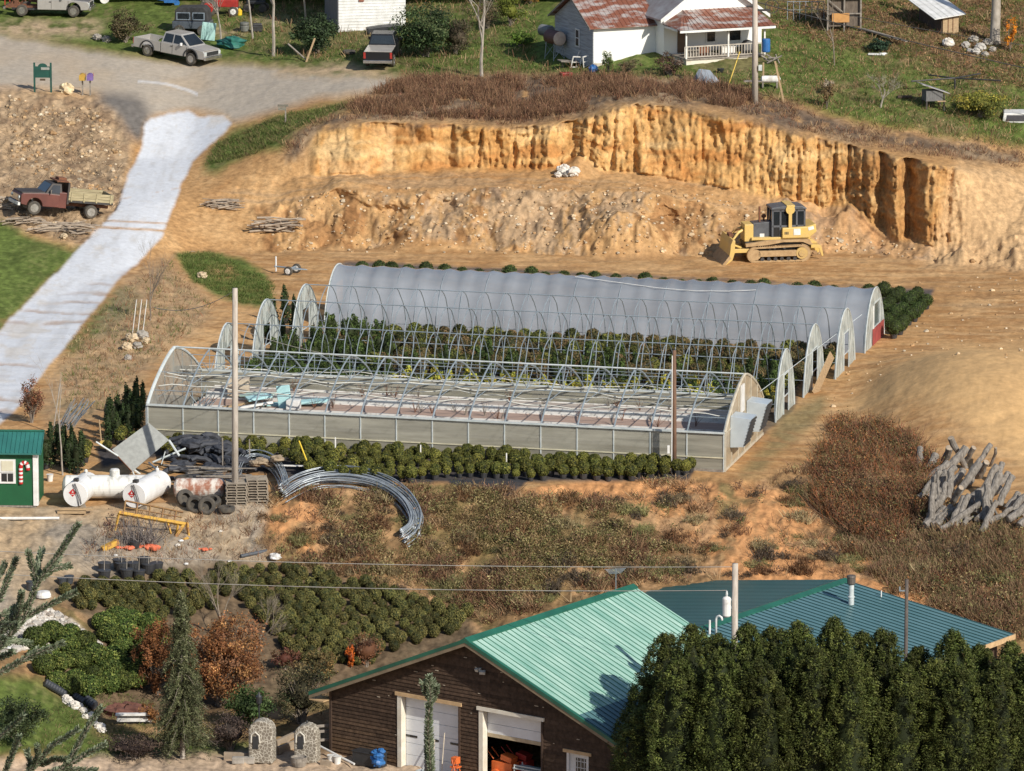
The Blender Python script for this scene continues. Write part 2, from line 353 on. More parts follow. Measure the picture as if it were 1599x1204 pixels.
C=lerp(C,cliff*sm(1180,1400,PX)*sm(-.1,.15,n4+vz*.8)*.7,(.33,.17,.065))
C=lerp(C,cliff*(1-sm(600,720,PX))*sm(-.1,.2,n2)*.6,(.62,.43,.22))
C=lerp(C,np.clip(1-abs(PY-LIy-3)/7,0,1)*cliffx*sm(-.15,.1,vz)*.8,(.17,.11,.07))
C=lerp(C,rightbank*.8,(.52,.35,.19),.2,n3)
C=lerp(C,road,(.43,.375,.305),.08,tr); C=lerp(C,road*sm(0,.25,tr)*.4,(.33,.295,.25)); C=lerp(C,tan_road*sm(-.25,.15,n1)*.6,(.46,.36,.25)); C=lerp(C,apron,(.17,.155,.14),.2,n3)
C=lerp(C,sm(3,1,abs(np.hypot((PX-215)*.55,(PY-205))-77+wy*.2))*(PX>215)*(PX<310)*(PY<160)*.7,(.6,.6,.6))
gcol=np.array((.115,.155,.038))
def grass(C,m,k=1.,dry=.5):
    C=lerp(C,m,gcol*k,.5,n3); C=lerp(C,m*sm(.0,.22,n1+n3*.6)*dry,(.20,.155,.08)); return lerp(C,m*sm(.05,.2,-n2)*.6,gcol*k*.6)
C=grass(C,topgrass,1.,.7); C=lerp(C,tracks_top*sm(-.3,.1,n2),(.44,.33,.21)); C=lerp(C,litter*sm(-.25,.1,n2+n3*.5),(.19,.12,.065),.4,n3); C=lerp(C,litter*sm(.05,.2,n3)*.5,(.3,.2,.12))
C=lerp(C,wood,(.14,.1,.06),.3,n3)
C=grass(C,bankL,1.1,.3); C=grass(C,grassp,1.1,.3); C=grass(C,verge*sm(-.35,-.1,n2),1.,.5); C=grass(C,verge2*sm(-.3,-.1,n2),.9,.7)
C=lerp(C,brush*sm(-.4,-.05,n2),(.16,.115,.08),.4,n3); C=lerp(C,brush*sm(.08,.25,n1+n3*.5)*.6,(.36,.26,.16))
C=lerp(C,drive,(.60,.625,.665),.06,n3); C=lerp(C,drive*sm(.08,.25,n3+n2*.5)*.35,(.47,.45,.42)); C=lerp(C,drive*sm(.0,.25,fbm(X*2.2,Yw*.12,3,94))*.35,(.50,.51,.53))
C=lerp(C,slope,(.27,.165,.08),.5,n3); C=lerp(C,slope*sm(0,.2,n2)*.7,(.16,.105,.055)); C=lerp(C,slope*sm(0,.2,-n1)*.55,(.14,.13,.05))
C=lerp(C,np.clip(dirtpatch*1.3,0,1)*sm(-.3,.0,n2+n1)*slope,(.52,.265,.115),.3,n3); C=lerp(C,slope*sm(.1,.22,fbm(X*.7,Yw*.6,3,95))*.8,(.44,.27,.14))
C=lerp(C,yard,(.38,.295,.20),.25,tr); C=lerp(C,yard*sm(0.02,.2,n1)*.6,(.29,.26,.22)); C=lerp(C,yard*sm(.02,.2,-n1)*.6,(.47,.33,.19))
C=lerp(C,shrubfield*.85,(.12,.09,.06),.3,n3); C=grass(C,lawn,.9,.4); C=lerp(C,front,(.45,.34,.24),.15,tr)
C=lerp(C,rockpile,(.5,.46,.4),.5,n3)
C=lerp(C,groundcloth*.95,(.05,.052,.058),.2,n3); C=lerp(C,backcloth*.9,(.08,.08,.085),.2,n3); C=lerp(C,insideA*.85,(.13,.105,.08),.3,n3)
leftmid=M([(140,520),(200,430),(260,400),(290,440),(330,470),(330,500),(250,560),(180,640),(90,680),(60,640),(110,560)],6,1.5)
C=lerp(C,leftmid*.55,(.36,.27,.175),.3,n3); C=lerp(C,leftmid*sm(.02,.2,n2)*.45,(.24,.2,.11))
mossy=M([(1215,650),(1290,612),(1290,640),(1240,690),(1190,735),(1150,745),(1200,690)],4,1); C=lerp(C,mossy*.7,(.19,.17,.085),.3,n3)
u_=Yw*1.15+n1*5+X*.06; rut=sm(.80,1,np.abs(np.sin(u_)))*sm(-.12,.08,fbm(X*.16,Yw*.3,2,97))*flat*(1-np.clip(insideA+groundcloth+backcloth+leftmid,0,1)); C=lerp(C,rut*.55,(.33,.185,.085))
cx_=np.interp(PY,[175,250,350,450,550,660],[297,257,215,122,50,-35]); hw_=np.interp(PY,[175,250,350,450,550,660],[60,42,42,54,62,70]); q_=(PX-cx_)/hw_+n1*.5; C=lerp(C,drive*(np.exp(-((q_-.42)/.13)**2)+np.exp(-((q_+.38)/.13)**2))*.4*sm(-.3,.1,n2+n1),(.43,.43,.43))
C=lerp(C,drive*sm(.12,.3,n1+n2*.5)*.35,(.55,.47,.36))
sandm=M([(1310,640),(1380,600),(1440,565),(1520,545),(1620,540),(1800,560),(1800,760),(1600,740),(1500,690),(1420,660)],6,1.2); C=lerp(C,sandm*.85,(.60,.385,.18),.15,n3)
C=np.clip(C,.01,.85)
# relief
am=np.full(sh,.05)+mound*.28+low*.34+talus*.3+slope*.16+brush*.15+rightbank*.2+bench*.12+leftmid*.1+topgrass*.05
am=am*(1-drive*.8)*(1-np.clip(insideA+groundcloth,0,1)*.9)
Zd=Z+am*(fbm(X*.9,Yw*.6,4,41)*2.2+fbm(X*3.1,Yw*1.6,3,43)*.9)
Zd-=rut*.05; Zd+=flat*tr*.10*(1-sm(1300,1360,PX)*sm(520,560,PY))
mx,my=on(1540,640,0)[:2]
Zd+=2.4*np.exp(-(((X-mx)/5.5)**2+((Yw-my)/11)**2)**1.3)*sm(1300,1400,PX)
for (hx,hy,hr,hh) in ((965,372,2.6,1.5),(1010,385,2.,1.),(905,268,1.6,1.),(1230,352,2.4,1.1),(1310,362,2.5,1.2),(700,372,2.6,.8),(540,300,3,.7),(1500,405,1.2,.7),(640,380,2,.6)):
    q=on(hx,hy,float(zmap(hx,hy)[0][0])); dd_=np.hypot(X-q.x,(Yw-q.y)); Zd+=hh*np.clip(1-dd_/hr,0,1)**1.2
gr=np.maximum(0,g)**2*.15*sm(-.2,.12,fbm(X*.5,Z*.6,3,78))+vz*.35+np.maximum(0,np.sin(PX/31.*2*math.pi+n4*20))**3*.35
big=fbm(X*.25,Z*.3,3,51)*3.2
gmask=(.08+.92*sm(690,760,PX))*(.35+.65*sm(-.2,.15,fbm(X*.22,Z*.12,2,79)))
Yd=Yw+cliff*(gr*gmask+fbm(X*3.2+n1*3,Z*.7,4,93)*(.35+.35*sm(690,760,PX))+vz*.22+big*.9)+talus*0
Yd+=low*(fbm(X*.8,Z*1.2,4,52)*2.0)
for (ax,ay,aw,ah,ad) in ((535,325,30,14,1.0),(690,335,22,20,1.1),(620,330,20,12,.7),(880,330,40,18,1.2),(1040,350,30,22,1.0),(960,320,26,12,.8)): Yd+=low*ad*np.exp(-((PX-ax)/aw)**2-((PY-ay)/ah)**2)
def notch(x0,w,dep): return dep*np.exp(-((PX-x0)/w)**2)
Yd+=cliff*(notch(1425,16,1.3)+notch(1378,10,.9)-notch(1450,12,.8)-notch(1398,9,.6)+notch(1330,12,.6)+notch(700,14,.8)-notch(860,20,.6)+notch(890,22,1.1)-notch(1240,20,.6))
Xd=X+cliff*vz*.15
V=np.stack([Xd,Yd,Zd],-1).reshape(-1,3)
nr,nc=sh; idx=np.arange(nr*nc).reshape(nr,nc)
Fq=np.stack([idx[:-1,:-1],idx[:-1,1:],idx[1:,1:],idx[1:,:-1]],-1).reshape(-1,4)
gm=attrmat('ground_earth',rough=.95,nscale=2.6,lo=.56,hi=1.38,bmp=.6,spec=.1,world=True)
nt=gm.node_tree; nd=[n for n in nt.nodes if n.type=='TEX_NOISE'][0]; nd.inputs['Detail'].default_value=9; nd.inputs['Roughness'].default_value=.72
det=np.clip(1-drive*.72-road*.62-flat*.25-sandm*.35,.15,1)
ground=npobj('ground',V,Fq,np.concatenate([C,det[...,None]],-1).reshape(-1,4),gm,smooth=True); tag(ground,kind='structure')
rows=np.concatenate([np.where(gy>=1238)[0],np.where((gy<1238)&(gy>-24))[0][::2],np.where((gy<=-24)&(gy>-160))[0]]); cols_=np.where(np.abs(gx-800)<1000)[0][::2]
sub=np.ix_(rows,cols_); VS=np.stack([Xd[sub],Yd[sub],Zd[sub]],-1); a,b=VS.shape[:2]; ii=np.arange(a*b).reshape(a,b)
FS=np.stack([ii[:-1,:-1],ii[:-1,1:],ii[1:,1:],ii[1:,:-1]],-1).reshape(-1,4)
BV=BVHTree.FromPolygons(VS.reshape(-1,3).tolist(),FS.tolist())
def gz(x,y):
    h=BV.ray_cast(Vector((x,y,100)),Vector((0,0,-1)))
    return h[0].z if h[0] else 0.
def G(px,py,dz=0.):
    """the ground point seen at a photo pixel"""
    h=BV.ray_cast(Vector((0,0,H)),Vector(ray(px,py)).normalized())
    p=h[0].copy() if h[0] else on(px,py,float(zmap(px,py)[0][0]))
    p.z+=dz; return p
def scatter(poly,n,seed=0):
    g_=random.Random(seed); xs=[p[0] for p in poly]; ys=[p[1] for p in poly]; out=[]; k=0
    while len(out)<n and k<n*30:
        k+=1; x=g_.uniform(min(xs),max(xs)); y=g_.uniform(min(ys),max(ys)); r=False
        for i in range(len(poly)):
            x1,y1=poly[i]; x2,y2=poly[(i+1)%len(poly)]
            if (y1>y)!=(y2>y) and x<(x2-x1)*(y-y1)/(y2-y1)+x1: r=not r
        if r: out.append(G(x,y))
    return np.array([tuple(p) for p in out])
# ------------------------------------------------------------------ light
SAZ=Vector((.62,-.78)).normalized(); SEL=R(33)
w=bpy.data.worlds.new('World'); SC.world=w; w.use_nodes=True; wn=w.node_tree
sky=wn.nodes.new('ShaderNodeTexSky'); sky.sky_type='NISHITA'; sky.sun_disc=False; sky.sun_elevation=SEL
sky.sun_rotation=math.atan2(SAZ.x,SAZ.y); sky.altitude=800; sky.dust_density=1.5
wn.links.new(sky.outputs[0],wn.nodes['Background'].inputs[0]); wn.nodes['Background'].inputs[1].default_value=.1
sd=Vector((SAZ.x*math.cos(SEL),SAZ.y*math.cos(SEL),math.sin(SEL)))
sl=bpy.data.lights.new('sun','SUN'); sl.energy=4.6; sl.angle=R(.5); sl.color=(1,.93,.82)
so=bpy.data.objects.new('sun',sl); COL.objects.link(so); so.rotation_euler=sd.to_track_quat('Z','Y').to_euler()
SC.view_settings.view_transform='Standard'; SC.view_settings.look='None'; SC.view_settings.exposure=.12; SC.view_settings.gamma=1
SC.cycles.max_bounces=6; SC.cycles.transparent_max_bounces=16; SC.cycles.use_denoising=True
# ------------------------------------------------------------------ shared materials
galv=solid('galvanised_pipe',(.36,.42,.46),(.25,.30,.33),2,.45,.35)
galvw=solid('pale_pipe',(.62,.66,.66),(.45,.5,.5),2,.5,.1)
white=solid('white_paint',(.78,.78,.77),(.6,.6,.57),2,.5)
oldwhite=solid('weathered_white_paint',(.72,.71,.68),(.42,.40,.36),2.2,.7,p=(.3,.5))
black=solid('black_plastic',(.022,.024,.028),(.035,.037,.04),3,.45)
rubber=solid('tyre_rubber',(.05,.047,.043),(.10,.085,.065),4,.85)
wood=solid('bare_lumber',(.46,.33,.19),(.30,.21,.12),4,.8,stretch=(1,1,6))
greywood=solid('grey_weathered_wood',(.30,.27,.23),(.16,.14,.12),5,.9)
polewood=solid('utility_pole_wood',(.52,.47,.41),(.36,.31,.26),3,.9,stretch=(4,4,.5))
brownpole=solid('brown_pole_wood',(.20,.115,.075),(.12,.07,.045),3,.9,stretch=(4,4,.5))
steel=solid('dark_steel',(.08,.08,.085),(.05,.045,.04),4,.5,.5)
chrome=solid('bright_metal',(.6,.6,.6),(.4,.4,.4),3,.25,.9)
rust=solid('rusty_steel',(.22,.09,.045),(.11,.05,.03),5,.9)
glass_dark=solid('dark_window_glass',(.012,.015,.018),(.02,.025,.03),1,.08,spec=.8)
wirem=solid('wire_grey',(.42,.40,.36),(.3,.28,.26),1,.6)
darkwire=solid('dark_wire',(.03,.03,.03),(.05,.05,.05),1,.6)
def sheet(name,c,c2,alpha,rough=.35,scale=1.5,stretch=(1,1,1),spec=.5,a2=None,p=(.35,.65)):
    m,nt,b=newmat(name); v=coords(nt,stretch); n=noise(nt,v,scale,5)
    nt.links.new(ramp(nt,n,[(p[0],c2),(p[1],c)]),b.inputs['Base Color']); b.inputs['Roughness'].default_value=rough
    b.inputs['Specular IOR Level'].default_value=spec
    if a2 is None: b.inputs['Alpha'].default_value=alpha
    else:
        mr=nt.nodes.new('ShaderNodeMapRange'); mr.inputs[1].default_value=.35; mr.inputs[2].default_value=.65
        mr.inputs[3].default_value=a2; mr.inputs[4].default_value=alpha; nt.links.new(n,mr.inputs[0]); nt.links.new(mr.outputs[0],b.inputs['Alpha'])
    return m
polycarb=sheet('hazy_polycarbonate',(.40,.385,.32),(.26,.25,.205),.80,.3,.9,(.25,1,3),a2=.68)
polycarb_end=sheet('tan_polycarbonate',(.46,.37,.25),(.33,.27,.19),.93,.35,.8,(1,.6,2),a2=.86)
polyfilm=sheet('inflated_poly_film',(.33,.36,.40),(.26,.285,.32),.88,.20,.25,(.3,1,1),.6,a2=.74)
endfilm=sheet('cloudy_torn_film',(.58,.62,.58),(.20,.23,.22),.93,.5,2.2,(1,3,.5),a2=.45,p=(.36,.56))
GA=R(-14)
# ------------------------------------------------------------------ big gutter greenhouse
def arch(w,h0,h1,n=14,e=1.75,k=.62):
    pts=[]
    for i in range(n+1):
        t=-1+2*i/n; pts.append((w/2*(1+t),h0+(h1-h0)*(1-abs(t)**e)**k))
    return pts
gA=thing('greenhouse','long uncovered greenhouse frame with hazy polycarbonate side walls and two fan boxes on its end','greenhouse',on(1130,737,.0),GA)
L,W,EH,AP=30.3,9.5,1.98,4.08
NB=16; bay=L/NB
P_=arch(W,EH,AP,16,1.4,.86)
for i in range(NB+1):
    x=-i*bay; mb=MB(); ends=i in(0,NB)
    mb.tube([(x,y,z) for y,z in P_],.045 if not ends else .06,6)
    mb.obj('arch_rib',galv if not ends else galvw,gA)
    if not ends:
        m2=MB(); zc=2.85; ya=[y for y,z in P_ if z>zc]; m2.cyl((x,ya[0],zc),(x,ya[-1],zc),.025,5)
        for yy in (W*.5-1.2,W*.5+1.2): m2.cyl((x,W/2,2.85),(x,yy,3.62),.02,5)
        m2.cyl((x,W/2,zc),(x,W/2,AP),.02,5); m2.obj('truss_brace',galv,gA)
for y in (0,W):
    for i in range(NB+1): MB().box((-i*bay,y-.03 if y==0 else y+.03,EH/2),(.055,.05,EH)).obj('wall_post',galvw,gA)
    MB().box((-L/2,y,EH/2),(L-.06,.03,EH-.02)).obj('side_wall',polycarb,gA)
    MB().box((-L/2,y+(-.07 if y==0 else .07),EH+.02),(L+.1,.12,.09)).obj('gutter_rail',galvw,gA)
    MB().box((-L/2,y+(-.045 if y==0 else .045),.72),(L,.04,.06)).obj('waist_rail',solid('cream_rail',(.62,.58,.42),(.45,.42,.3),2,.6),gA)
MB().box((-L/2,-.03,.06),(L,.08,.14)).obj('base_board',greywood,gA)
for j,(y,z) in enumerate(((W/2,AP),(W*.24,3.22),(W*.76,3.22),(W*.1,2.52),(W*.9,2.52))):
    mb=MB(); mb.cyl((-L,y,z+.05),(0,y,z+.05),.045 if j==0 else .022,6); mb.obj('ridge_pipe' if j==0 else 'purlin',galvw if j==0 else galv,gA)
for j,(y,z) in enumerate(((1.9,2.6),(2.8,2.8),(3.4,3.0),(5.6,2.85),(7.2,2.65))):
    pts=[]; n=44
    for i in range(n+1):
        pts.append((-L+L*i/n,y+.10*math.sin(i*1.1+j*2)+rnd.uniform(-.04,.04),z+.10*math.sin(i*.55+j*1.7)+.05*math.sin(i*1.7+j)))
    MB().tube(pts,.034 if j in(0,2) else .022,5).obj('wiggle_wire_pipe',solid('white_pipe',(.72,.72,.66),(.55,.55,.5),2,.5),gA)
def gable_panel(mb,x,th=.03,y0=0,y1=W,zb=0.):
    pts=[(y,z) for y,z in P_]
    poly=[(0,zb)]+pts+[(W,zb)]
    mb.prism([(a,b) for a,b in poly],x-th/2,x+th/2,'YZ')
for x,nm in ((.03,'end_wall'),(-L-.03,'end_wall')):
    mb=MB(); gable_panel(mb,x); e=mb.obj(nm,polycarb_end if x>0 else sheet('clear_polycarbonate',(.40,.40,.36),(.28,.28,.26),.55,.3,.8,a2=.35),gA)
    s=.045 if x>0 else -.045
    m2=MB(); m2.tube([(x+s*.4,y,z+.03) for y,z in P_],.07,6)
    for y in (1.6,3.2,4.75,6.3,7.9):
        top=np.interp(y,[p[0] for p in P_],[p[1] for p in P_]); m2.box((x+s,y,top/2),(.04,.045,top-.05))
    m2.box((x+s,W/2,EH),(.05,W,.05)); m2.box((x+s,W/2,.08),(.05,W,.12)); m2.box((x+s,.02,EH/2),(.08,.07,EH))
    m2.obj('end_frame',galvw if x<0 else solid('tan_trim',(.55,.50,.40),(.4,.36,.28),2,.6),gA)
MB().box((.09,4.1,3.0),(.06,.8,1.4)).obj('vent_window',white,gA)
hood=solid('fan_housing_sheet_metal',(.58,.66,.72),(.5,.57,.62),1.5,.4,.3)
for y in (1.9,5.9):
    f=MB(); z0,z1=1.0,2.5
    f.add([(.06,y-.64,z0),(.75,y-.64,z0+.05),(1.15,y-.64,z1),(.06,y-.64,z1+.12),(.06,y+.64,z0),(.75,y+.64,z0+.05),(1.15,y+.64,z1),(.06,y+.64,z1+.12)],
       [(0,1,2,3),(7,6,5,4),(0,3,7,4),(3,2,6,7),(0,4,5,1)])
    h=f.obj('fan_box',hood,gA,bevel=.01)
    l=MB(); 
    for k in range(8):
        t=(k+.5)/8; l.box((.80+.36*t,y,z0+.1+(z1-z0-.15)*t),(.03,1.4,.09),ry=-.3)
    l.obj('louvre',black,h)
# growing beds inside
def inA(x,y,z=0): 
    q=Matrix.Rotation(GA,3,'Z')@Vector((x,y,z)); return gA.location+q
def bedthing(label,y0,y1,z,c,c2,edge,group='growing beds in the uncovered greenhouse'):
    t=thing('growing_bed',label,'bed',inA(-L/2,(y0+y1)/2,0),GA,group)
    MB().box((0,0,z/2),(L-1.6,y1-y0,z)).obj('bed_surface',solid(label[:12],c,c2,1.2,.9,stretch=(.3,3,1)),t)
    mb=MB()
    for s in (-1,1): mb.box((0,s*((y1-y0)/2+.03),z/2+.03),(L-1.6,.06,z+.06))
    mb.obj('bed_edge',edge,t); return t
bedthing('pinkish brown growing bed in the middle of the uncovered greenhouse',5.1,7.1,1.0,(.42,.30,.24),(.34,.24,.19),oldwhite)
bedthing('pale sandy growing bed behind the pinkish one in the greenhouse',7.6,9.2,1.22,(.50,.44,.38),(.36,.31,.27),oldwhite)
for k in range(34):
    x=-rnd.uniform(1.2,L-4); y=rnd.choice((5.4,6.0,6.6,7.9,8.3,8.9)); p=inA(x,y,1.0 if y<7.2 else 1.22)
    mb=MB(); 
    for q in range(9):
        a=rnd.uniform(0,6.28); r=rnd.uniform(.1,.45); h=rnd.uniform(.3,.9)
        mb.tube([(0,0,0),(r*.4*math.cos(a),r*.4*math.sin(a),h*.5),(r*math.cos(a),r*math.sin(a),h)],[.014,.01,.005],3)
    o=mb.obj('dead_stalk',rust if k%2 else greywood); o.location=p
    tag(o,'dry leafless stalks standing in a bed of the uncovered greenhouse','dead plant','dead stalks in the greenhouse beds')
# clutter at the left end of the greenhouse
foam=solid('pale_blue_foam',(.45,.72,.74),(.36,.6,.64),3,.7); foam2=solid('pale_green_foam',(.5,.68,.6),(.4,.56,.5),3,.7)
clut=[('foam_board','pale blue foam board lying flat at the left end of the greenhouse',(-24.2,6.3,1.15),(3.4,.8,.14),.1,foam),
('foam_board','pale blue foam board stood upright beside the flat ones',(-24.6,5.5,1.6),(.7,.12,1.2),.15,foam),
('foam_board','pale green foam board leaning over the heap in the greenhouse',(-26.3,6.5,1.45),(1.9,.8,.10),-.3,foam2),
('foam_board','lighter blue foam board with a broken corner on top of the heap',(-26.0,5.6,1.5),(1.3,.9,.12),.5,foam),
('wood_plank','cream plank resting at an angle below the foam boards',(-27.0,5.0,1.15),(1.6,.25,.12),.6,wood),
('wood_plank','white plank lying crosswise in the greenhouse heap',(-26.0,4.9,1.2),(1.9,.22,.12),.5,white),
('crate','beige box standing among the foam boards in the greenhouse',(-27.7,7.6,1.6),(1.1,.8,.9),.2,solid('beige_box',(.55,.47,.36),(.42,.35,.27),2,.8)),
('crate','white carton at the foot of the foam board heap',(-24.0,5.2,1.3),(.7,.6,.5),.1,white)]
for nm,lb,p,d,r,m in clut:
    mb=MB(); mb.box((0,0,0),d,ry=-.12 if nm!='crate' else 0); o=mb.obj(nm,m,bevel=.02); o.location=inA(*p); o.rotation_euler=(0,0,GA+r); tag(o,lb,'foam board' if 'foam' in nm else ('plank' if 'plank' in nm else 'box'))
mb=MB()
for k in range(16):
    a=rnd.uniform(0,3); mb.tube([(rnd.uniform(-.5,.5),rnd.uniform(-.4,.4),0),(rnd.uniform(-.4,.4),rnd.uniform(-.4,.4),1.2),(rnd.uniform(-1,1),rnd.uniform(-.6,.6),rnd.uniform(1.6,2.6))],.02,4)
o=mb.obj('pipe_tangle',galv); o.location=inA(-28.2,2.0,.1); tag(o,'tangle of bent grey pipes inside the left end of the greenhouse','pipe pile')
# ------------------------------------------------------------------ bare hoop houses
def hoop_prof(w,h,n=16):
    pts=[]
    for i in range(n+1):
        a=math.pi*i/n; t=-math.cos(a); pts.append((w/2*(1+t),h*(1-abs(t)**2.0)**.62))
    return pts
def end_panel(x,w,h,door,mat,parent,dz=(0,.62),frame=True):
    pr=hoop_prof(w,h,40); ys=[p[0] for p in pr]; zs=[p[1] for p in pr]
    zf=lambda y: float(np.interp(y,ys,zs))
    mb=MB(); d0,d1=door; dt=h*dz[1]
    def strip(a,b,zb=0.):
        n=10; top=[(a+(b-a)*i/n,zf(a+(b-a)*i/n)) for i in range(n+1)]
        mb.prism([(a,zb)]+[t for t in top if t[1]>zb+.001]+[(b,zb)],x-.02,x+.02,'YZ')
    strip(.02,d0); strip(d1,w-.02); strip(d0,d1,dt)
    e=mb.obj('end_panel',mat,parent)
    if frame:
        m2=MB(); s=.03 if x>=-1 else -.03
        for y in (d0,d1): m2.box((x+s,y,dt/2),(.05,.06,dt))
        m2.box((x+s,(d0+d1)/2,dt),(.05,d1-d0+.1,.06)); m2.box((x+s,(d0+d1)/2,dt*.45),(.04,d1-d0,.05)); m2.tube([(x+s,a,b+.01) for a,b in pr],.035,5)
        m2.obj('door_frame',galvw,e)
    return e
def hoophouse(px,py,w,h,label,nh=24,Lh=30.6,film=None):
    g=thing('hoop_house',label,'hoop house',on(px,py,0),GA,'hoop houses behind the uncovered greenhouse')
    pr=hoop_prof(w,h)
    for i in range(nh+1):
        x=-Lh*i/nh; MB().tube([(x+rnd.uniform(-.03,.03),y,z) for y,z in pr],.026,5).obj('hoop',galv,g)
    MB().cyl((-Lh,w/2,h+.02),(0,w/2,h+.02),.028,6).obj('ridge_pipe',galv,g)
    m=MB()
    for yy in (.12,w-.12): m.cyl((-Lh,yy,.95),(0,yy,.95),.018,5)
    m.obj('side_rail',galv,g)
    end_panel(.03,w,h,(w*.42,w*.68),endfilm,g); end_panel(-Lh-.03,w,h,(w*.40,w*.66),endfilm,g)
    return g
h2=hoophouse(1209.5,660,5.0,3.45,'bare hoop house frame nearest the uncovered greenhouse, green conifers inside it')
h3=hoophouse(1253,622,5.6,3.5,'middle bare hoop house frame, a board leaning on its right end')
h4=hoophouse(1303,594,5.6,3.45,'bare hoop house frame standing directly in front of the covered one')
# covered house
wP,hP,LP=5.9,3.3,31.
cP=thing('poly_tunnel','long tunnel greenhouse still covered in grey translucent film','greenhouse',on(1348.5,555,0),GA)
pr=hoop_prof(wP,hP,26); mb=MB(); nx=96
vs=[];fs=[]
for i in range(nx+1):
    x=-LP*i/nx; k=(i%4)/4; sag=.06*math.sin(math.pi*k)*(1 if i%4 else 0)
    for (y,z) in pr:
        f=1-sag*.5+.004*math.sin(i*2.3+y*3); vs.append((x,wP/2+(y-wP/2)*f,z*f))
for i in range(nx):
    for k in range(len(pr)-1):
        a=i*len(pr)+k; fs.append((a,a+1,a+len(pr)+1,a+len(pr)))
vs=[(x,y+.03*math.sin(x*5.1+z*2)*math.sin(z*1.7+x),z+.02*math.sin(x*7.3+y)) for x,y,z in vs]; mb.add(vs,fs); mb.obj('film_cover',polyfilm,cP,smooth=True)
for i in range(0,25): MB().tube([(-LP*i/24,y,z) for y,z in hoop_prof(wP-.06,hP-.03)],.022,5).obj('hoop',galv,cP)
MB().tube([(-6.5,1.9,hP*.93),(-8,1.7,hP*.9),(-10,1.6,hP*.885),(-12,1.7,hP*.90),(-14,1.95,hP*.94),(-17,2.3,hP*1.0)],.018,4).obj('loose_cord',white,cP)
e=end_panel(.04,wP,hP,(wP*.45,wP*.75),endfilm,cP,(0,.74)); end_panel(-LP-.04,wP,hP,(wP*.42,wP*.7),endfilm,cP,(0,.7))
MB().box((.02,wP*.6,1.75),(.03,wP*.28,1.3)).obj('door_glass',solid('grey_green_glass',(.12,.15,.15),(.08,.10,.10),1,.2),cP)
MB().box((.10,wP*.66,.55),(.05,wP*.55,1.0)).obj('red_lower_board',solid('dull_red_board',(.36,.07,.06),(.26,.05,.045),2,.7),cP)
MB().box((.06,wP*.42,1.2),(.08,.09,2.3)).obj('door_post',white,cP)
# diagonal brace cable crossing the right ends
cb=MB(); a=inA(.2,W*.84,2.6); b=on(1345,555,0); b.z=2.3
cb.cyl(a,b,.02,4); tag(cb.obj('brace_cable',galvw),'thin grey brace cable strung between the hoop house ends','cable')
pl=MB().box((0,0,0),(.05,.75,2.5)).obj('plywood_sheet',wood,bevel=.01); q=on(1285,612,0); pl.location=(q.x,q.y,.95); pl.rotation_euler=(R(-38),R(8),R(-30)); tag(pl,'brown plywood board leaning askew against the end of the middle hoop house','board')
# ------------------------------------------------------------------ workshop
SA=R(-36); S0=on(518,1177,-5.7)
def zfor(x,y,py):
    r=(602-py)/F; c,s=math.cos(TH),math.sin(TH); return H+y*(r*c-s)/(c+r*s)
shop=thing('workshop','dark brown clapboard workshop with two white garage doors under a bright mint metal roof','workshop',S0,SA)
SW,EHs,PKs,SD=15.7,3.05,6.35,12.4
def shw(u,v,w): return S0+Matrix.Rotation(SA,3,'Z')@Vector((u,v,w))
OP=[(3.8,7.15,3.28),(8.3,11.65,3.28),(13.0,14.15,2.1)]
side=attrmat('brown_clapboard',rough=.75,nscale=5,lo=.6,hi=1.5,bmp=.3)
def roofz(u): return EHs+(PKs-EHs)*(1-abs(u-SW/2)/(SW/2))
mb=MB(); zr=0; bh=.17
while zr<PKs-.05:
    z1=zr+bh; lo,hi=0,SW
    if z1>EHs:
        t=(z1-EHs)/(PKs-EHs); lo,hi=SW/2*t,SW-SW/2*t
    segs=[(lo,hi)]
    for a,b,h in OP:
        if zr<h-.02: segs=[s for (c,d) in segs for s in ((c,min(d,a)),(max(c,b),d)) if s[1]-s[0]>.02]
    for a,b in segs:
        xx=a
        while xx<b-.01:
            x2=min(b,xx+rnd.uniform(2.2,4.5)); 
            if b-x2<.4: x2=b
            k=rnd.uniform(.75,1.25); fade=max(0,1-zr/2.2)*(1 if a<3.8 else .5); kk=rnd.random(); c=(.062*k+.08*fade*kk,.040*k+.05*fade*kk,.027*k+.025*fade*kk)
            mb.add([(xx,-.005,zr),(x2,-.005,zr),(x2,-.05,zr),(xx,-.05,zr),(xx,-.012,z1+.01),(x2,-.012,z1+.01)],[(0,1,2,3),(3,2,5,4),(0,3,4),(1,5,2)],c); xx=x2
    zr=z1
# a few pale weather scars
for k in range(46):
    u=rnd.uniform(1,14); z=rnd.uniform(.6,5.6)
    if z<roofz(u)-.3 and not any(a-.1<u<b+.1 and z<h+.1 for a,b,h in OP): mb.box((u,-.052,z),(rnd.uniform(.06,.22),.01,.03),col=(.42,.36,.28))
mb.obj('front_wall',side,shop)
mb=MB(); bw=solid('brown_wall',(.075,.045,.03),(.05,.03,.02),3,.8)
mb.box((.02,SD/2,EHs/2),(.1,SD,EHs)); mb.box((SW-.02,SD/2,EHs/2),(.1,SD,EHs)); 
mb.prism([(0.07,0),(SW-.07,0),(SW-.07,EHs),(SW/2,PKs),(0.07,EHs)],SD-.12,SD); 
poly=lambda a,b,h0: None
mb.obj('side_wall',bw,shop)
dark=MB(); # inner lining behind the boards, with the openings left free
xs=[0.06]+[t for a,b,h in OP for t in (a,b)]+[SW-.06]
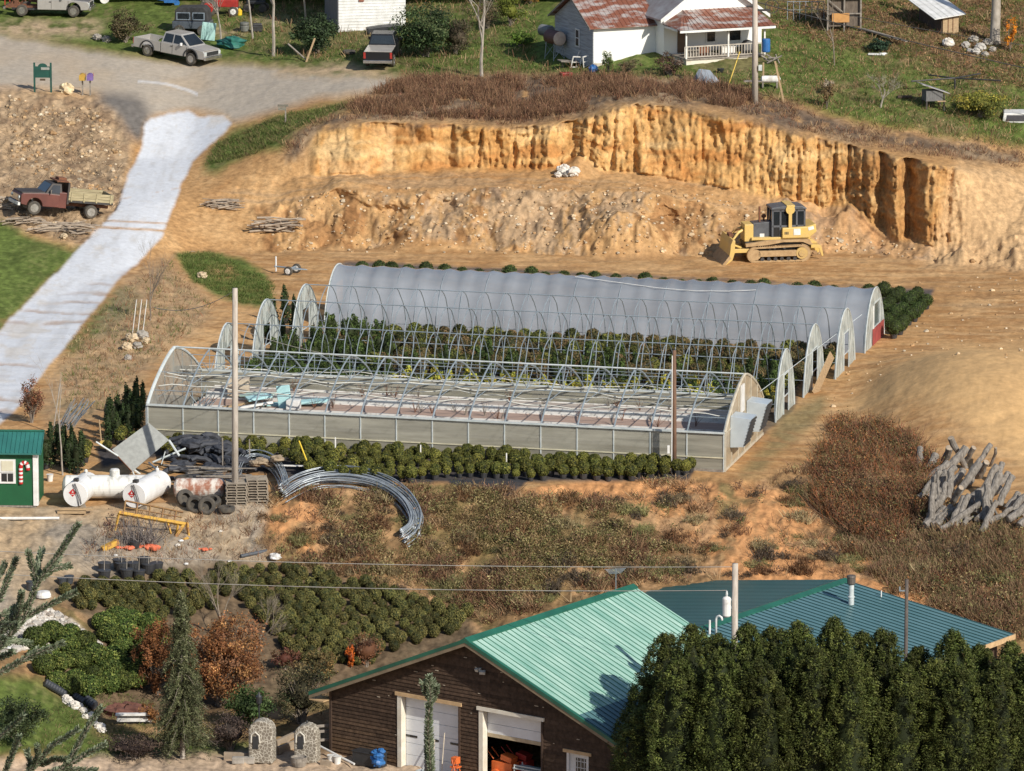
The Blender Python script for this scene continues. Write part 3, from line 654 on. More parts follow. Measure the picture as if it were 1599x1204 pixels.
for i in range(0,len(xs)-1):
    a,b=xs[i],xs[i+1]; zb=OP[i//2][2] if i%2 else 0
    pts=[(a,zb),(b,zb),(b,roofz(b)-.03)]+([(SW/2,PKs-.03)] if a<SW/2<b else [])+[(a,roofz(a)-.03)]
    dark.prism(pts,0,.09)
dark.obj('wall_lining',bw,shop)
MB().box((SW/2,SD/2,.02),(SW-.2,SD-.2,.04)).obj('floor_slab',solid('shop_floor',(.2,.18,.16),(.12,.11,.1),2,.8),shop)
MB().box((.0,-.06,EHs/2),(.12,.06,EHs)).box((SW,-.06,EHs/2),(.12,.06,EHs)).obj('corner_board',bw,shop)
trimw=solid('cream_door_trim',(.74,.71,.62),(.6,.55,.45),2,.6)
doorm=solid('white_garage_door',(.74,.77,.80),(.66,.68,.70),1.2,.45)
woodtrim=solid('tan_wood_trim',(.58,.40,.22),(.44,.30,.16),4,.7)
for i,(a,b,h,zb) in enumerate(((3.8,7.15,3.28,0),(8.3,11.65,3.28,2.05))):
    d=MB(); zz=zb; n=max(2,round((h-zb)/.53)); ph=(h-zb)/n
    for k in range(n): d.box(((a+b)/2+.08,.30,zb+ph*(k+.5)),(b-a-.2,.05,ph-.018))
    d.box(((a+b)/2+.08,.33,(h+zb)/2),(b-a-.22,.02,h-zb-.02))
    dd=d.obj('garage_door',doorm,shop,bevel=.006)
    if i==0:
        s=MB(); 
        for x in (.55,1.75,3.0): s.box((a+x-.05,.268,1.42),(.62,.02,.10))
        s.obj('window_slot',glass_dark,dd)
    else:
        MB().box(((a+b)/2+.08,.268,zb+.09),(b-a-.22,.02,.17)).obj('bottom_seal',solid('mud_stained_panel',(.52,.44,.30),(.36,.28,.18),2,.8),dd)
    f=MB(); f.box((a+.06,.10,h/2),(.22,.34,h)); f.obj('door_jamb',trimw,shop)
    MB().box((b+.03,-.06,h/2),(.09,.06,h)).obj('door_jamb',bw,shop)
    MB().box(((a+b)/2,-.07,h+.08),(b-a+.3,.08,.16)).obj('door_header',woodtrim if i==0 else trimw,shop)
wf=MB(); a,b,h=OP[2]; wf.box((a+.05,.0,h/2),(.12,.1,h)).box((b-.05,.0,h/2),(.12,.1,h)).box(((a+b)/2,.05,h/2),(b-a-.2,.04,h-.02))
ed=wf.obj('entry_door',white,shop)
g_=MB(); m_=MB()
g_.box((a+.72,.02,h-.62),(.55,.02,.85)); g_.obj('door_pane',glass_dark,ed)
for x in (.54,.72,.9): m_.box((a+x-.0,.005,h-.62),(.025,.02,.85))
for z in (-.9,-.62,-.34): m_.box((a+.72,.004,h+z),(.55,.018,.025))
m_.obj('door_muntin',white,ed)
MB().box(((a+b)/2,-.07,h+.07),(b-a+.35,.09,.14)).obj('door_header',woodtrim,shop)
MB().box((SW-.6,-.08,.95),(1.5,.05,.12)).obj('wall_batten',woodtrim,shop)
fl=MB(); fl.box((8.35,-.10,5.15),(.12,.1,.12)); fl.box((8.25,-.2,5.12),(.16,.12,.14),rx=.5).box((8.55,-.2,5.05),(.26,.14,.14),rx=.5,rz=.4); fl.obj('flood_light',solid('grey_lamp',(.5,.5,.48),(.3,.3,.3),3,.4),shop)
# ribbed roofs
def ribroof(parent,x0,z0,x1,z1,y0,y1,mat,name,pitch=.36,th=.05,rib=.028,rw=.022,label=None):
    """one slope from ridge (x0,z0) to eave (x1,z1), ribs running down it"""
    mb=MB(); s=1 if x1>x0 else -1; L_=math.hypot(x1-x0,z1-z0); nx_,nz_=-(z1-z0)/L_*s,abs(x1-x0)/L_
    nx_=(z0-z1)/L_*s
    mb.add([(x0,y0,z0),(x0,y1,z0),(x1,y1,z1),(x1,y0,z1),(x0,y0,z0-th),(x0,y1,z0-th),(x1,y1,z1-th),(x1,y0,z1-th)],[(0,1,2,3),(7,6,5,4),(0,3,7,4),(1,5,6,2),(2,6,7,3),(0,4,5,1)])
    base=mb.obj(name,mat,parent,label=label); mb=MB()
    y=y0+pitch/2
    while y<y1-.05:
        a=[(x0+nx_*.001,z0+.001),(x1+nx_*.001,z1+.001)]
        vs=[]
        for (x,z) in a:
            vs+=[(x,y-rw,z),(x+nx_*rib,y-rw*.45,z+nz_*rib),(x+nx_*rib,y+rw*.45,z+nz_*rib),(x,y+rw,z)]
        mb.add(vs,[(0,1,5,4),(1,2,6,5),(2,3,7,6),(3,2,1,0),(4,5,6,7)]); y+=pitch
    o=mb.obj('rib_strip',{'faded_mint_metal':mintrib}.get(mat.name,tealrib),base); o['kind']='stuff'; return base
mint=solid('faded_mint_metal',(.43,.62,.53),(.19,.40,.32),1.0,.36,.0,stretch=(.45,2.2,.45),p=(.28,.68),spec=.6)
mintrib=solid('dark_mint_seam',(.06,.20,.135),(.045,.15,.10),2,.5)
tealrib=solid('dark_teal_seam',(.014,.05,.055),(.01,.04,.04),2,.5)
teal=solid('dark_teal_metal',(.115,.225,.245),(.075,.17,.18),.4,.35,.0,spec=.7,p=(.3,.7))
greentrim=solid('dark_green_trim',(.02,.13,.085),(.015,.09,.06),1,.4)
ov=.85; sl_=(PKs-EHs)/(SW/2); ez=EHs-ov*sl_; fy=-.55; rz0=PKs+.14; rze=ez+.14
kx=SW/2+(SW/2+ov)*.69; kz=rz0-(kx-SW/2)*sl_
ribroof(shop,SW/2,rz0,-ov,rze,fy,SD,mint,'roof_slope')
ribroof(shop,SW/2,rz0,kx,kz,fy,SD,mint,'roof_slope')
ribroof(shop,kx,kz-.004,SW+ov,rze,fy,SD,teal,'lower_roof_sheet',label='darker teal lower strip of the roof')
MB().prism([(SW/2-.25,rz0-.10),(SW/2,rz0+.05),(SW/2+.25,rz0-.10),(SW/2+.25,rz0-.05),(SW/2,rz0+.10),(SW/2-.25,rz0-.05)],fy-.02,SD+.02).obj('ridge_cap',greentrim,shop)
for s in (-1,1):
    xe=SW/2+s*(SW/2+ov); m=MB()
    m.add([(SW/2,fy-.03,rz0+.045),(xe,fy-.03,rze+.045),(xe,fy-.03,rze-.13),(SW/2,fy-.03,rz0-.13),(SW/2,fy+.10,rz0+.045),(xe,fy+.10,rze+.045),(xe,fy+.1,rze-.13),(SW/2,fy+.1,rz0-.13)],[(0,1,2,3),(0,4,5,1),(7,6,5,4),(1,5,6,2),(3,2,6,7)])
    m.obj('rake_trim',greentrim,shop)
    m=MB(); m.add([(SW/2,fy-.01,rz0-.132),(xe,fy-.01,rze-.132),(xe,fy-.01,rze-.29),(SW/2,fy-.01,rz0-.29),(SW/2,fy+.06,rz0-.132),(xe,fy+.06,rze-.132),(xe,fy+.06,rze-.29),(SW/2,fy+.06,rz0-.29)],[(0,1,2,3),(0,4,5,1),(7,6,5,4),(1,5,6,2),(3,2,6,7)])
    m.obj('fascia_board',solid('dull_fascia',(.26,.20,.13),(.18,.14,.09),2,.7),shop)
    m=MB(); m.box((xe-s*.42,fy+.4,rze-.32),(.8,.8,.05)); m.obj('soffit_board',woodtrim,shop)
# rear building
ap=on(1320,905,-1.5); rel=Matrix.Rotation(-SA,3,'Z')@(ap-S0)
au,av,az=rel.x,rel.y,rel.z
ann=thing('rear_workshop','low building with a dark teal ribbed roof and a metal flue','building',shw(au,SD+.3,0),SA)
v1=av-(SD+.3); 
cr=shw(au+9.4,av,0); zc=zfor(cr.x,cr.y,990)-S0.z
cl=shw(au-9.4,av,0); 
ribroof(ann,0,az,9.4,zc,0,v1,teal,'roof_slope',pitch=.40,rib=.03,rw=.028)
ribroof(ann,0,az,-9.4,zc,0,v1,solid('teal_metal_without_sheen',(.035,.125,.115),(.028,.10,.095),.5,.4,0),'roof_slope',pitch=.36,rib=.01)  # same roofing as the other slope, missing sky reflection painted as darker colour
MB().prism([(-.3,az-.06),(0,az+.04),(.3,az-.06),(.3,az),(0,az+.09),(-.3,az)],-.02,v1+.03).obj('ridge_cap',greentrim,ann)
MB().box((9.43,v1/2,zc-.12),(.06,v1,.24)).obj('fascia_board',woodtrim,ann)
m=MB(); m.box((8.6,v1/2,zc/2-.2),(.1,v1-.6,zc-.4)).box((-8.6,v1/2,zc/2-.2),(.1,v1-.6,zc-.4)).prism([(-8.6,0),(8.6,0),(8.6,zc-.15),(0,az-.2),(-8.6,zc-.15)],v1-.5,v1-.4)
m.obj('wall',bw,ann)
for y in (v1-.6,v1-4,v1-8): MB().box((9.2,y,zc/2-.15),(.18,.18,zc-.3)).obj('porch_post',woodtrim,ann)
# flue etc on rear roof
def on_slope(px,py):
    for k in range(60):
        pass
    # intersect pixel ray with the right slope plane
    M_=Matrix.Rotation(-SA,3,'Z'); o=M_@(Vector((0,0,H))-ann.location); d=M_@Vector(ray(px,py)); s_=(zc-az)/9.4
    t=(az+s_*o.x-o.z)/(d.z-s_*d.x); return o+d*t
q=on_slope(1329,944); m=MB(); m.lathe([(.14,0),(.14,.35),(.17,.35),(.17,.40),(.13,.42),(.13,.95)],q,n=14); fl_=m.obj('flue',galvw,ann)
MB().lathe([(.13,.95),(.16,.97),(.2,1.02),(.2,1.3),(.22,1.32),(.2,1.4),(.05,1.42)],q,n=14).obj('flue_cap',solid('brown_flue_cap',(.12,.1,.085),(.07,.06,.05),3,.6),fl_)
q=on_slope(1376,932); MB().lathe([(.03,0),(.03,.3)],q,n=8).obj('vent_pipe',white,ann)
q=on_slope(1108,990); MB().lathe([(.055,0),(.055,.65)],q,n=8).obj('vent_pipe',white,ann)
q=on_slope(1118,990); MB().tube([q,q+Vector((0,0,.7)),q+Vector((.05,0,.82)),q+Vector((.18,0,.88)),q+Vector((.3,0,.82)),q+Vector((.33,0,.68))],.055,8).obj('vent_pipe',white,ann,smooth=True)
# stored things glimpsed in the open bay and by the front wall
orange=solid('orange_plastic',(.75,.17,.04),(.55,.12,.03),3,.5); redp=solid('red_paint',(.45,.04,.03),(.3,.03,.025),3,.4); bluep=solid('blue_plastic',(.03,.16,.42),(.02,.10,.3),3,.5)
# ------------------------------------------------------------------ vegetation
leafm=attrmat('foliage',rough=.7,nscale=3,lo=.8,hi=1.2,spec=.25,trans=.22,objvar=.22)
weedm=attrmat('dry_stems',rough=.9,nscale=2,lo=.75,hi=1.25,spec=.1,trans=.15)
needlem=attrmat('needles',rough=.55,nscale=8,lo=.8,hi=1.2,spec=.35,trans=.3)
bark=solid('bark',(.26,.22,.18),(.14,.115,.09),5,.95,stretch=(1,1,.4))
palebark=solid('pale_bark',(.42,.38,.33),(.25,.22,.18),4,.9,stretch=(1,1,.4))
potm=solid('nursery_pot',(.03,.031,.034),(.05,.05,.052),3,.5)
GR=[(.055,.085,.018),(.09,.125,.025),(.035,.06,.015),(.13,.15,.035)]
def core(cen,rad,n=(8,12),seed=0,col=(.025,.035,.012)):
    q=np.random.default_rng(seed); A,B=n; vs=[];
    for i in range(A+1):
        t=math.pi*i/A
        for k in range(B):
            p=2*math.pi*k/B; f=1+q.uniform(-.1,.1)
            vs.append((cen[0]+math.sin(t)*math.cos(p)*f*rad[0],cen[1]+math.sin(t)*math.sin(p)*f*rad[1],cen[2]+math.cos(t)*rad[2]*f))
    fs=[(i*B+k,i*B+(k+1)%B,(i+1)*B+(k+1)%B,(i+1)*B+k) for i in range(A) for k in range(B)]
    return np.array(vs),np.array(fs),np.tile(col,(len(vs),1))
def ballshrub(name,r,hz,cols,seed,pot=True,leaf=.035,n=520,lumps=10,label='',group='',cone=False,corecol=(.03,.04,.015)):
    t=thing(name,label,'shrub',(0,0,0),0,group); g=np.random.default_rng(seed)
    pz=.16 if pot else 0
    if cone:
        cen=[];rad=[]
        for k in range(lumps):
            z=pz+hz*2*(k+.5)/lumps; rr=r*(1-.75*(k/lumps)**1.4); a=g.random()*6.28
            cen.append((math.cos(a)*rr*.4,math.sin(a)*rr*.4,z)); rad.append((rr*.75,rr*.75,hz*.34))
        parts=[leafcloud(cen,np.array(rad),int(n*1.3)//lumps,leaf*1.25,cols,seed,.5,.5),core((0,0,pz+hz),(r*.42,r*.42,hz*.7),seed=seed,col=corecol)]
    else:
        d=g.normal(size=(lumps,3)); d/=np.linalg.norm(d,axis=1,keepdims=True); d[:,2]=abs(d[:,2])*1.1-.3
        cen=np.array([0,0,pz+hz])+d*np.array([r*.5,r*.5,hz*.5])
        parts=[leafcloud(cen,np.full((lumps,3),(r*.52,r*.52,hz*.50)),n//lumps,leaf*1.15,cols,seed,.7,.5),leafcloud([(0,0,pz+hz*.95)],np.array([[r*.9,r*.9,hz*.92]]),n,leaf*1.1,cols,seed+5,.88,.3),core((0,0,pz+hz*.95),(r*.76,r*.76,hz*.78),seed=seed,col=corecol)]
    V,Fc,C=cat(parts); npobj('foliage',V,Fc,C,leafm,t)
    if pot: MB().lathe([(.14,0),(.18,.2),(.19,.2),(.19,.235),(.16,.235)],(0,0,0),n=10).obj('pot',potm,t)
    return t
def ragged(name,cols,seed,label,group):
    t=thing(name,label,'shrub',(0,0,0),0,group); g=np.random.default_rng(seed); k=46
    cen=g.normal(size=(k,3))*np.array([.36,.34,.0]); cen[:,2]=.08+abs(g.normal(size=k))*.26*np.exp(-(cen[:,0]**2+cen[:,1]**2)*2); rr=g.uniform(.07,.2,k)
    pa=leafcloud(cen,rr,18,.045,cols,seed,.2,.3,.25); pb_=blades(cen*[1,1,.2],.42,.12,6,.014,cols,seed,.45,.3,.6)
    V,Fc,C=cat([pa,pb_]); npobj('foliage',V,Fc,C,leafm,t); m=MB()
    for i in range(9): m.tube([(0,0,-.05),tuple(cen[i])],[.02,.008],4,cap=False)
    m.obj('stems',bark,t); return t
def plant(protos,pts,smin=.85,smax=1.15,seed=0,used=set()):
    q=random.Random(seed); out=[]
    for p in pts:
        pr=q.choice(protos)
        if pr.name not in used: used.add(pr.name); o=pr
        else: o=copy_tree(pr)
        o.location=(p[0],p[1],p[2]); o.rotation_euler=(0,0,q.uniform(0,6.28)); s=q.uniform(smin,smax); o.scale=(s,s,s*q.uniform(.9,1.1)); out.append(o)
    for pr in protos:
        if pr.name not in used: used.add(pr.name); pr.location=tuple(pts[0])
    return out
# front rows along the greenhouse wall
YG=[(.165,.165,.035),(.11,.12,.028),(.22,.21,.045),(.15,.135,.04)]
fp=[ballshrub('potted_shrub',.32,.33,YG,i+1,label='round yellow green shrub in a black pot in the rows along the greenhouse front wall',group='potted shrubs along the front of the greenhouse',leaf=.04) for i in range(4)]
pts=[]
for row in range(10):
    x=262+rnd.uniform(0,10)
    while x<1078:
        wl=700+(x-225)*.0455; y=wl+row*6.4-3
        lo=np.interp(x,[262,300,440,470,520,640,700,760,1000,1078],[718,718,718,740,750,754,748,750,750,744])
        if y<=lo+1: pts.append(G(x+rnd.uniform(-4,4),y+rnd.uniform(-2,2)))
        x+=18
pts+= [G(168+k*19+rnd.uniform(-4,4),700+rnd.uniform(-6,6)) for k in range(4)]+[G(x,y) for x,y in ((135,712),(133,722),(190,690),(260,700),(210,700))]
plant(fp,pts,.72,1.22,3); NF=len(pts)
# globe shrubs: last row behind the covered tunnel, the block at its right end, and the lower field
gp=[ballshrub('globe_shrub',.33,.34,[(.14,.135,.042),(.19,.17,.055),(.10,.10,.033),(.16,.13,.045)],20+i,pot=False,leaf=.032,n=600,label='dark olive ball shaped shrub in the crowded nursery field below the weedy bank',group='ball shaped shrubs in the lower nursery field') for i in range(4)]
fieldpoly=[(318,905),(345,888),(400,888),(500,899),(620,928),(738,966),(722,992),(645,1012),(560,1046),(480,1046),(430,1010),(400,960),(350,930)]
fieldpoly2=[(90,925),(165,912),(330,905),(345,935),(330,960),(250,975),(160,965),(110,945)]
def inside(poly,x,y):
    r=False
    for i in range(len(poly)):
        x1,y1=poly[i]; x2,y2=poly[(i+1)%len(poly)]
        if (y1>y)!=(y2>y) and x<(x2-x1)*(y-y1)/(y2-y1)+x1: r=not r
    return r
pts=[]; row=0; y=886
while y<1050:
    x=85+(row%2)*11
    while x<745:
        jx,jy=x+rnd.uniform(-4,4),y+rnd.uniform(-2.5,2.5)
        if inside(fieldpoly,jx,jy) or inside(fieldpoly2,jx,jy): pts.append(G(jx,jy))
        x+=20.5
    y+=10.8; row+=1
NG=len(pts); plant(gp,pts,.85,1.12,5)
bp=[ballshrub('globe_shrub',.44,.42,[(.06,.095,.022),(.09,.12,.03),(.045,.07,.018)],40+i,pot=True,leaf=.035,n=560,label='green ball shaped shrub in the long bed behind the covered tunnel',group='ball shrubs behind the covered tunnel') for i in range(3)]
pts=[G(562+k*26.4+rnd.uniform(-4,4),431+k*26.4*.0505+rnd.uniform(-2,3)) for k in range(34)]
for j in range(1,9):
    for k in range(3):
        x=1456-7.6*j-k*25; y=476+6.6*j-k*1.2
        if x>1378+k: pts.append(G(x+rnd.uniform(-3,3),y+rnd.uniform(-1,1)))
NB_=len(pts); plant(bp,pts,.95,1.2,6)
# plants inside the bare hoop houses
kinds={'dark':([(.07,.11,.028),(.10,.145,.035),(.05,.075,.022)],'dark green upright conifer standing in rows inside the bare hoop houses','dark upright conifers in the hoop houses'),
 'gold':([(.36,.33,.05),(.27,.28,.05),(.46,.36,.06),(.18,.21,.04)],'yellow green feathery conifer standing in rows inside the bare hoop houses','yellow green conifers in the hoop houses'),
 'brown':([(.15,.125,.055),(.20,.13,.06),(.11,.095,.04)],'brownish shrub standing close beside the covered tunnel','brownish shrubs beside the covered tunnel'),
 'olive':([(.17,.18,.045),(.24,.23,.055),(.11,.125,.035)],'olive green bushy shrub standing in rows inside the bare hoop houses','olive shrubs in the hoop houses')}
KP={k:[ballshrub('young_conifer' if k in('dark','gold') else 'nursery_shrub',.46,.46 if k!='dark' else .58,v[0],60+7*i+j,leaf=.05,n=420,lumps=9,label=v[1],group=v[2],cone=k in('dark','gold')) for j in range(2)] for i,(k,v) in enumerate(kinds.items())}
sets={k:[] for k in kinds}
def gp_(root,x,y):
    q=root.matrix_basis@Vector((x,y,0)); return Vector((q.x,q.y,gz(q.x,q.y)))
bpy.context.view_layer.update()
for root,w_,rowsy,code in ((h4,5.6,(.7,1.7,2.7,3.7,4.8),4),(h3,5.6,(.6,1.6,2.6,3.6,4.6),3),(h2,5.0,(.6,1.5,2.4,3.3,4.3),2)):
    for yy in rowsy:
        x=-.9
        while x>-29.8:
            f=-x/30
            if code==4: k='brown' if yy<1 and rnd.random()<.35 else ('brown' if f<.35 and rnd.random()<.5 else ('dark' if f>.86 else ('olive' if rnd.random()<.65 else 'brown')))
            elif code==3: k='dark' if f>.80 else ('brown' if rnd.random()<.35 else ('olive' if rnd.random()<.5 else 'dark'))
            else: k='dark' if f>.72 or (f<.2 and rnd.random()<.5) else ('gold' if rnd.random()<.7 else 'olive')
            sets[k].append(gp_(root,x+rnd.uniform(-.2,.2),yy+rnd.uniform(-.15,.15))); x-=.84 if code==2 else .92
for k,v in sets.items():
    plant(KP[k],v,.85,1.2,9)
dk=[ballshrub('columnar_conifer',.38,.75,[(.03,.05,.018),(.045,.07,.022),(.02,.035,.014)],90+i,leaf=.05,n=560,lumps=12,cone=True,label='blackish green columnar conifer in a nursery pot by the left end of the greenhouse',group='dark columnar conifers left of the greenhouse') for i in range(3)]
pts=[G(x+rnd.uniform(-3,3),y) for x,y in ((172,668),(186,660),(199,652),(212,646),(222,640),(176,682),(192,676),(206,668),(218,662),(170,694),(186,690),(200,684),(214,680),(76,712),(88,708),(100,712),(112,716),(82,724),(96,728),(110,730),(124,728),(130,716),(72,732),(104,738),(118,740),(430,520),(445,505),(460,520),(415,535),(440,540))]
plant(dk,pts,.8,1.15,12)
# loose light green junipers, lower left
lj=[ballshrub('juniper',.62,.50,[(.15,.18,.04),(.10,.13,.03),(.22,.24,.06),(.06,.09,.02)],100+i,pot=False,leaf=.05,n=1300,lumps=18,label='loose light green juniper in the crowded bed at the lower left',group='light green junipers at the lower left') for i in range(3)]
jp=[(60,1015),(85,1005),(110,1002),(55,1035),(80,1030),(108,1026),(135,1022),(68,1052),(96,1050),(124,1046),(150,1042),(178,1040),(90,1072),(118,1070),(146,1066),(174,1062),(200,1058),(110,1088),(138,1088),(166,1086),(192,1080),(216,1076),(160,985),(185,975),(208,982),(232,990),(170,1005),(196,1002),(222,1008),(245,1010),(190,1024),(218,1030),(238,1038)]
plant(lj,[G(x+rnd.uniform(-4,4),y+rnd.uniform(-3,3)) for x,y in jp],.85,1.15,13)
# ------------------------------------------------------------------ hedge of arborvitae
def arbor(seed,h=9.,r=1.5):
    g=np.random.default_rng(seed); cols=[(.066,.085,.019),(.092,.112,.025),(.046,.060,.014),(.115,.13,.032),(.078,.084,.024)]
    n=620; f=g.random(n)**.85*.985+.01; a=g.random(n)*6.283; ph=g.random(3)*6.28
    prof=(1-f**3.2)**.66; lobe=1+.13*np.sin(a*3+ph[0]+f*2.5)+.10*np.sin(a*5+ph[1]-f*4)+.10*np.sin(f*17+ph[2]+a*2)
    R_=r*prof*lobe*(.82+.16*g.random(n)); cen=np.stack([np.cos(a)*R_,np.sin(a)*R_,f*h],1)
    k=g.uniform(.14,.30,n)*(.55+.45*prof); rad=np.stack([k,k,k*1.7],1)
    V,Fc,C=leafcloud(cen,rad,46,.062,cols,seed,.45,.6,.2,.75)
    tone=np.repeat(1+.22*g.normal(size=n),46*4)[:,None]; C=np.clip(C*np.clip(tone,.45,1.7),.004,1)
    fs=np.linspace(0.02,.97,16); m=MB(); m.lathe([(max(.03,r*.56*(1-x**2.7)**.72),x*h) for x in fs],(0,0,0),n=14); Vv=np.array(m.v); Fs=np.array([q for q in m.f if len(q)==4])  # dark solid core added inside the crown to block light
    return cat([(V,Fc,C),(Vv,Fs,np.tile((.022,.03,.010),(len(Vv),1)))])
hedge=[]
am_=[npmesh('crown',*arbor(200+i),leafm) for i in range(4)]
tops=[(1014,1056,250),(1040,990,252),(1081,977,248),(1120,992,250),(1167,975,248),(1208,980,250),(1246,972,247),(1302,966,248),(1345,988,250),(1380,984,247),(1435,1011,249),(1490,986,248),(1531,1008,250),(1579,1003,248),(1625,995,248),(1004,1105,248),(1058,1028,246),(1125,1015,245.5),(1270,1012,245.5),(1330,1022,245),(1412,1040,245.5),(1460,1030,246),(1560,1035,245.5),(1610,1020,246),(1190,1032,245),(1500,1042,245)]
for i,(px,py,Y) in enumerate(tops):
    q=atY(px,py,Y); b=gz(q.x,q.y); hgt=q.z-b
    t=thing('arborvitae','tall dense arborvitae in the dark green hedge at the lower right','tree',(q.x,q.y,b),rnd.uniform(0,6.28),'arborvitae hedge at the lower right')
    c=bpy.data.objects.new('crown',am_[i%4]); COL.objects.link(c); c.parent=t; t.scale=(1,1,hgt/9)
    MB().tube([(0,0,-.3),(0,0,4)],[.16,.1],8).obj('trunk',bark,t)
# ------------------------------------------------------------------ single trees and shrubs
def baretree(h,r0,seed,spread=.5,depth=4,start=.35,n0=3,twist=.15,droop=0):
    q=random.Random(seed); tr=MB(); tw=MB()
    def grow(p,d,l,r,k):
        pts=[p]; rs=[r]; n=4
        for i in range(n):
            d=(d+Vector((q.uniform(-1,1),q.uniform(-1,1),q.uniform(-.3,.5)-droop))*twist).normalized(); p=p+d*l/n; pts.append(p); rs.append(r*(1-.45*(i+1)/n))
        (tr if k>=depth-1 else tw).tube(pts,rs,6 if k>=depth-1 else 3,cap=False)
        if k>0:
            for j in range(n0+(k<depth)):
                i=q.randint(2,n); dd=(d+Vector((q.uniform(-1,1),q.uniform(-1,1),q.uniform(-.2,.7)))*spread*1.3).normalized()
                grow(pts[i],dd,l*q.uniform(.5,.75),rs[i]*.65,k-1)
    grow(Vector((0,0,-.1)),Vector((0,0,1)),h*start*1.3,r0,depth)
    return tr,tw
def tree(px,py,h,r0,seed,name,label,mat=bark,group=None,leaves=None,cat_='tree',**k):
    p=G(px,py); t=thing(name,label,cat_,p,0,group); a,b=baretree(h,r0,seed,**k)
    a.obj('trunk',mat,t); 
    if b.v:
        o=b.obj('twigs',mat,t)
        if leaves:
            vs=np.array(b.v); g=np.random.default_rng(seed); i=g.choice(len(vs),min(leaves[0],len(vs)),replace=False)
            V,Fc,C=leafcloud(vs[i],np.full(len(i),.25),leaves[1],leaves[2],leaves[3],seed,.2); npobj('leaves',V,Fc,C,leafm,t)
    return t
def bush(px,py,r,hz,cols,seed,name,label,lumps=16,n=900,leaf=.07,pos=None,cat_='shrub',group=None,corek=.5,sx=1.,z0=0.,up=.3,airy=False,stem=None):
    p=pos or G(px,py); t=thing(name,label,cat_,p,0,group); g=np.random.default_rng(seed); lumps=int(lumps*(1.9 if airy else 1.4))
    d=g.normal(size=(lumps,3)); d/=np.linalg.norm(d,axis=1,keepdims=True); d[:,2]=d[:,2]*1.0+.05
    rr=g.uniform(.13,.26,lumps) if airy else g.uniform(.18,.40,lumps); q=g.random((lumps,1))**.5*(.82 if airy else .70)+.08
    cen=np.array([0,0,z0+hz])+d*q*np.array([r*sx,r,hz])*(1+.18*np.sin(d[:,:1]*5+seed)); cen[:,2]=np.maximum(cen[:,2],z0+rr*hz*.6)
    V,Fc,C=leafcloud(cen,np.stack([rr*r*sx,rr*r,rr*hz],1)*1.1,max(8,int(n*1.15)//lumps),leaf*.85,cols,seed,.3,up,.22)
    k=max(8,int(n*1.15)//lumps)*4; C=np.clip(C*np.repeat(1+.2*g.normal(size=lumps),k)[:,None],.004,1)
    npobj('foliage',V,Fc,C,leafm,t)
    m=MB()
    for i in g.permutation(lumps)[:max(5,lumps//2)]:
        c=Vector(cen[i]); m.tube([(g.normal()*.05*r,g.normal()*.05*r,-.05),(c.x*.35,c.y*.35,c.z*.5),tuple(c)],[.035*min(r,1.6),.02,.008],4,cap=False)
    m.obj('stems',stem or bark,t)
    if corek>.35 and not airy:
        V,Fc,C=core((0,0,z0+hz*.9),(r*corek*.8*sx,r*corek*.8,hz*corek*.85),seed=seed,col=tuple(np.array(cols[0])*.6)); npobj('dark_inner_core',V,Fc,C,leafm,t)  # solid lumpy filler body in a darkened leaf colour
    return t
# weeping spruce
def spruce(px,py,h,rb_,label,seed=5):
    p=G(px,py); t=thing('spruce',label,'tree',p); MB().tube([(0,0,-.1),(0.02,0,h*.5),(0,0,h)],[.13,.08,.02],8).obj('trunk',palebark,t)
    g=np.random.default_rng(seed); cols=np.array([(.085,.095,.045),(.12,.125,.062),(.06,.07,.03),(.155,.155,.085)]); P=[];T=[];m=MB()
    for k in range(430):
        f=g.random()**1.1; z=h*(.14+.85*f); R_=(rb_*(1-f)**.9*.95+.16)*g.uniform(.65,1.12); a=g.random()*6.283; tone=g.uniform(.55,1.5)
        top=[(0,0,z),(math.cos(a)*R_*.55,math.sin(a)*R_*.55,z-.06*R_),(math.cos(a)*R_,math.sin(a)*R_,z-.38*R_)]
        if k%4==0: MB().tube(top,[.02,.014,.006],4,cap=False).obj('branch',bark,t)
        for i in range(int(40+75*R_)):
            s_=g.random()**.7; r=R_*s_; zz=z-.38*R_*s_**2; hang=g.random()**1.3*(.10+.30*s_)
            P.append((math.cos(a)*r+g.normal()*.045,math.sin(a)*r+g.normal()*.045,zz-hang)); T.append(tone)
    P=np.array(P); T=np.array(T); V,Fc,C=leafcloud(P,np.full(len(P),.02),1,.07,cols,seed,.3,-.1,.15,.45); C=np.clip(C*np.repeat(T,4)[:,None],.004,1)
    npobj('crown',V,Fc,C,leafm,t)
    return t
spruce(285,1184,7.75,1.35,'slender weeping grey green spruce rising in front of the rusty leaved tree')
RU=[(.26,.115,.045),(.33,.15,.055),(.19,.085,.038),(.38,.21,.08),(.22,.115,.06)]
bush(345,1100,2.3,2.15,RU,301,'rusty_tree','wide beech tree covered in rusty brown leaves behind the spruce',lumps=80,n=19000,leaf=.07,cat_='tree',airy=True,sx=1.05)
bush(245,1085,1.1,1.9,RU[:3],302,'rusty_tree','narrow rusty leaved tree left of the spruce',lumps=36,n=6000,leaf=.065,cat_='tree',airy=True)
fawn=solid('fawn_twigs',(.30,.25,.19),(.2,.16,.12),4,.9)
t=tree(350,1000,5.2,.07,31,'bare_tree','leafless grey tree with long arching stems over the globe shrub field',fawn,spread=.5,depth=4,start=.30,n0=4,twist=.16)
t=tree(395,1030,4.6,.06,33,'bare_tree','smaller leafless tree leaning right beside the rusty beech',fawn,spread=.45,depth=4,start=.30,n0=4,twist=.14)
t.rotation_euler=(0,R(18),0)
HO=[(.045,.085,.025),(.07,.12,.035),(.03,.055,.018),(.11,.16,.06)]
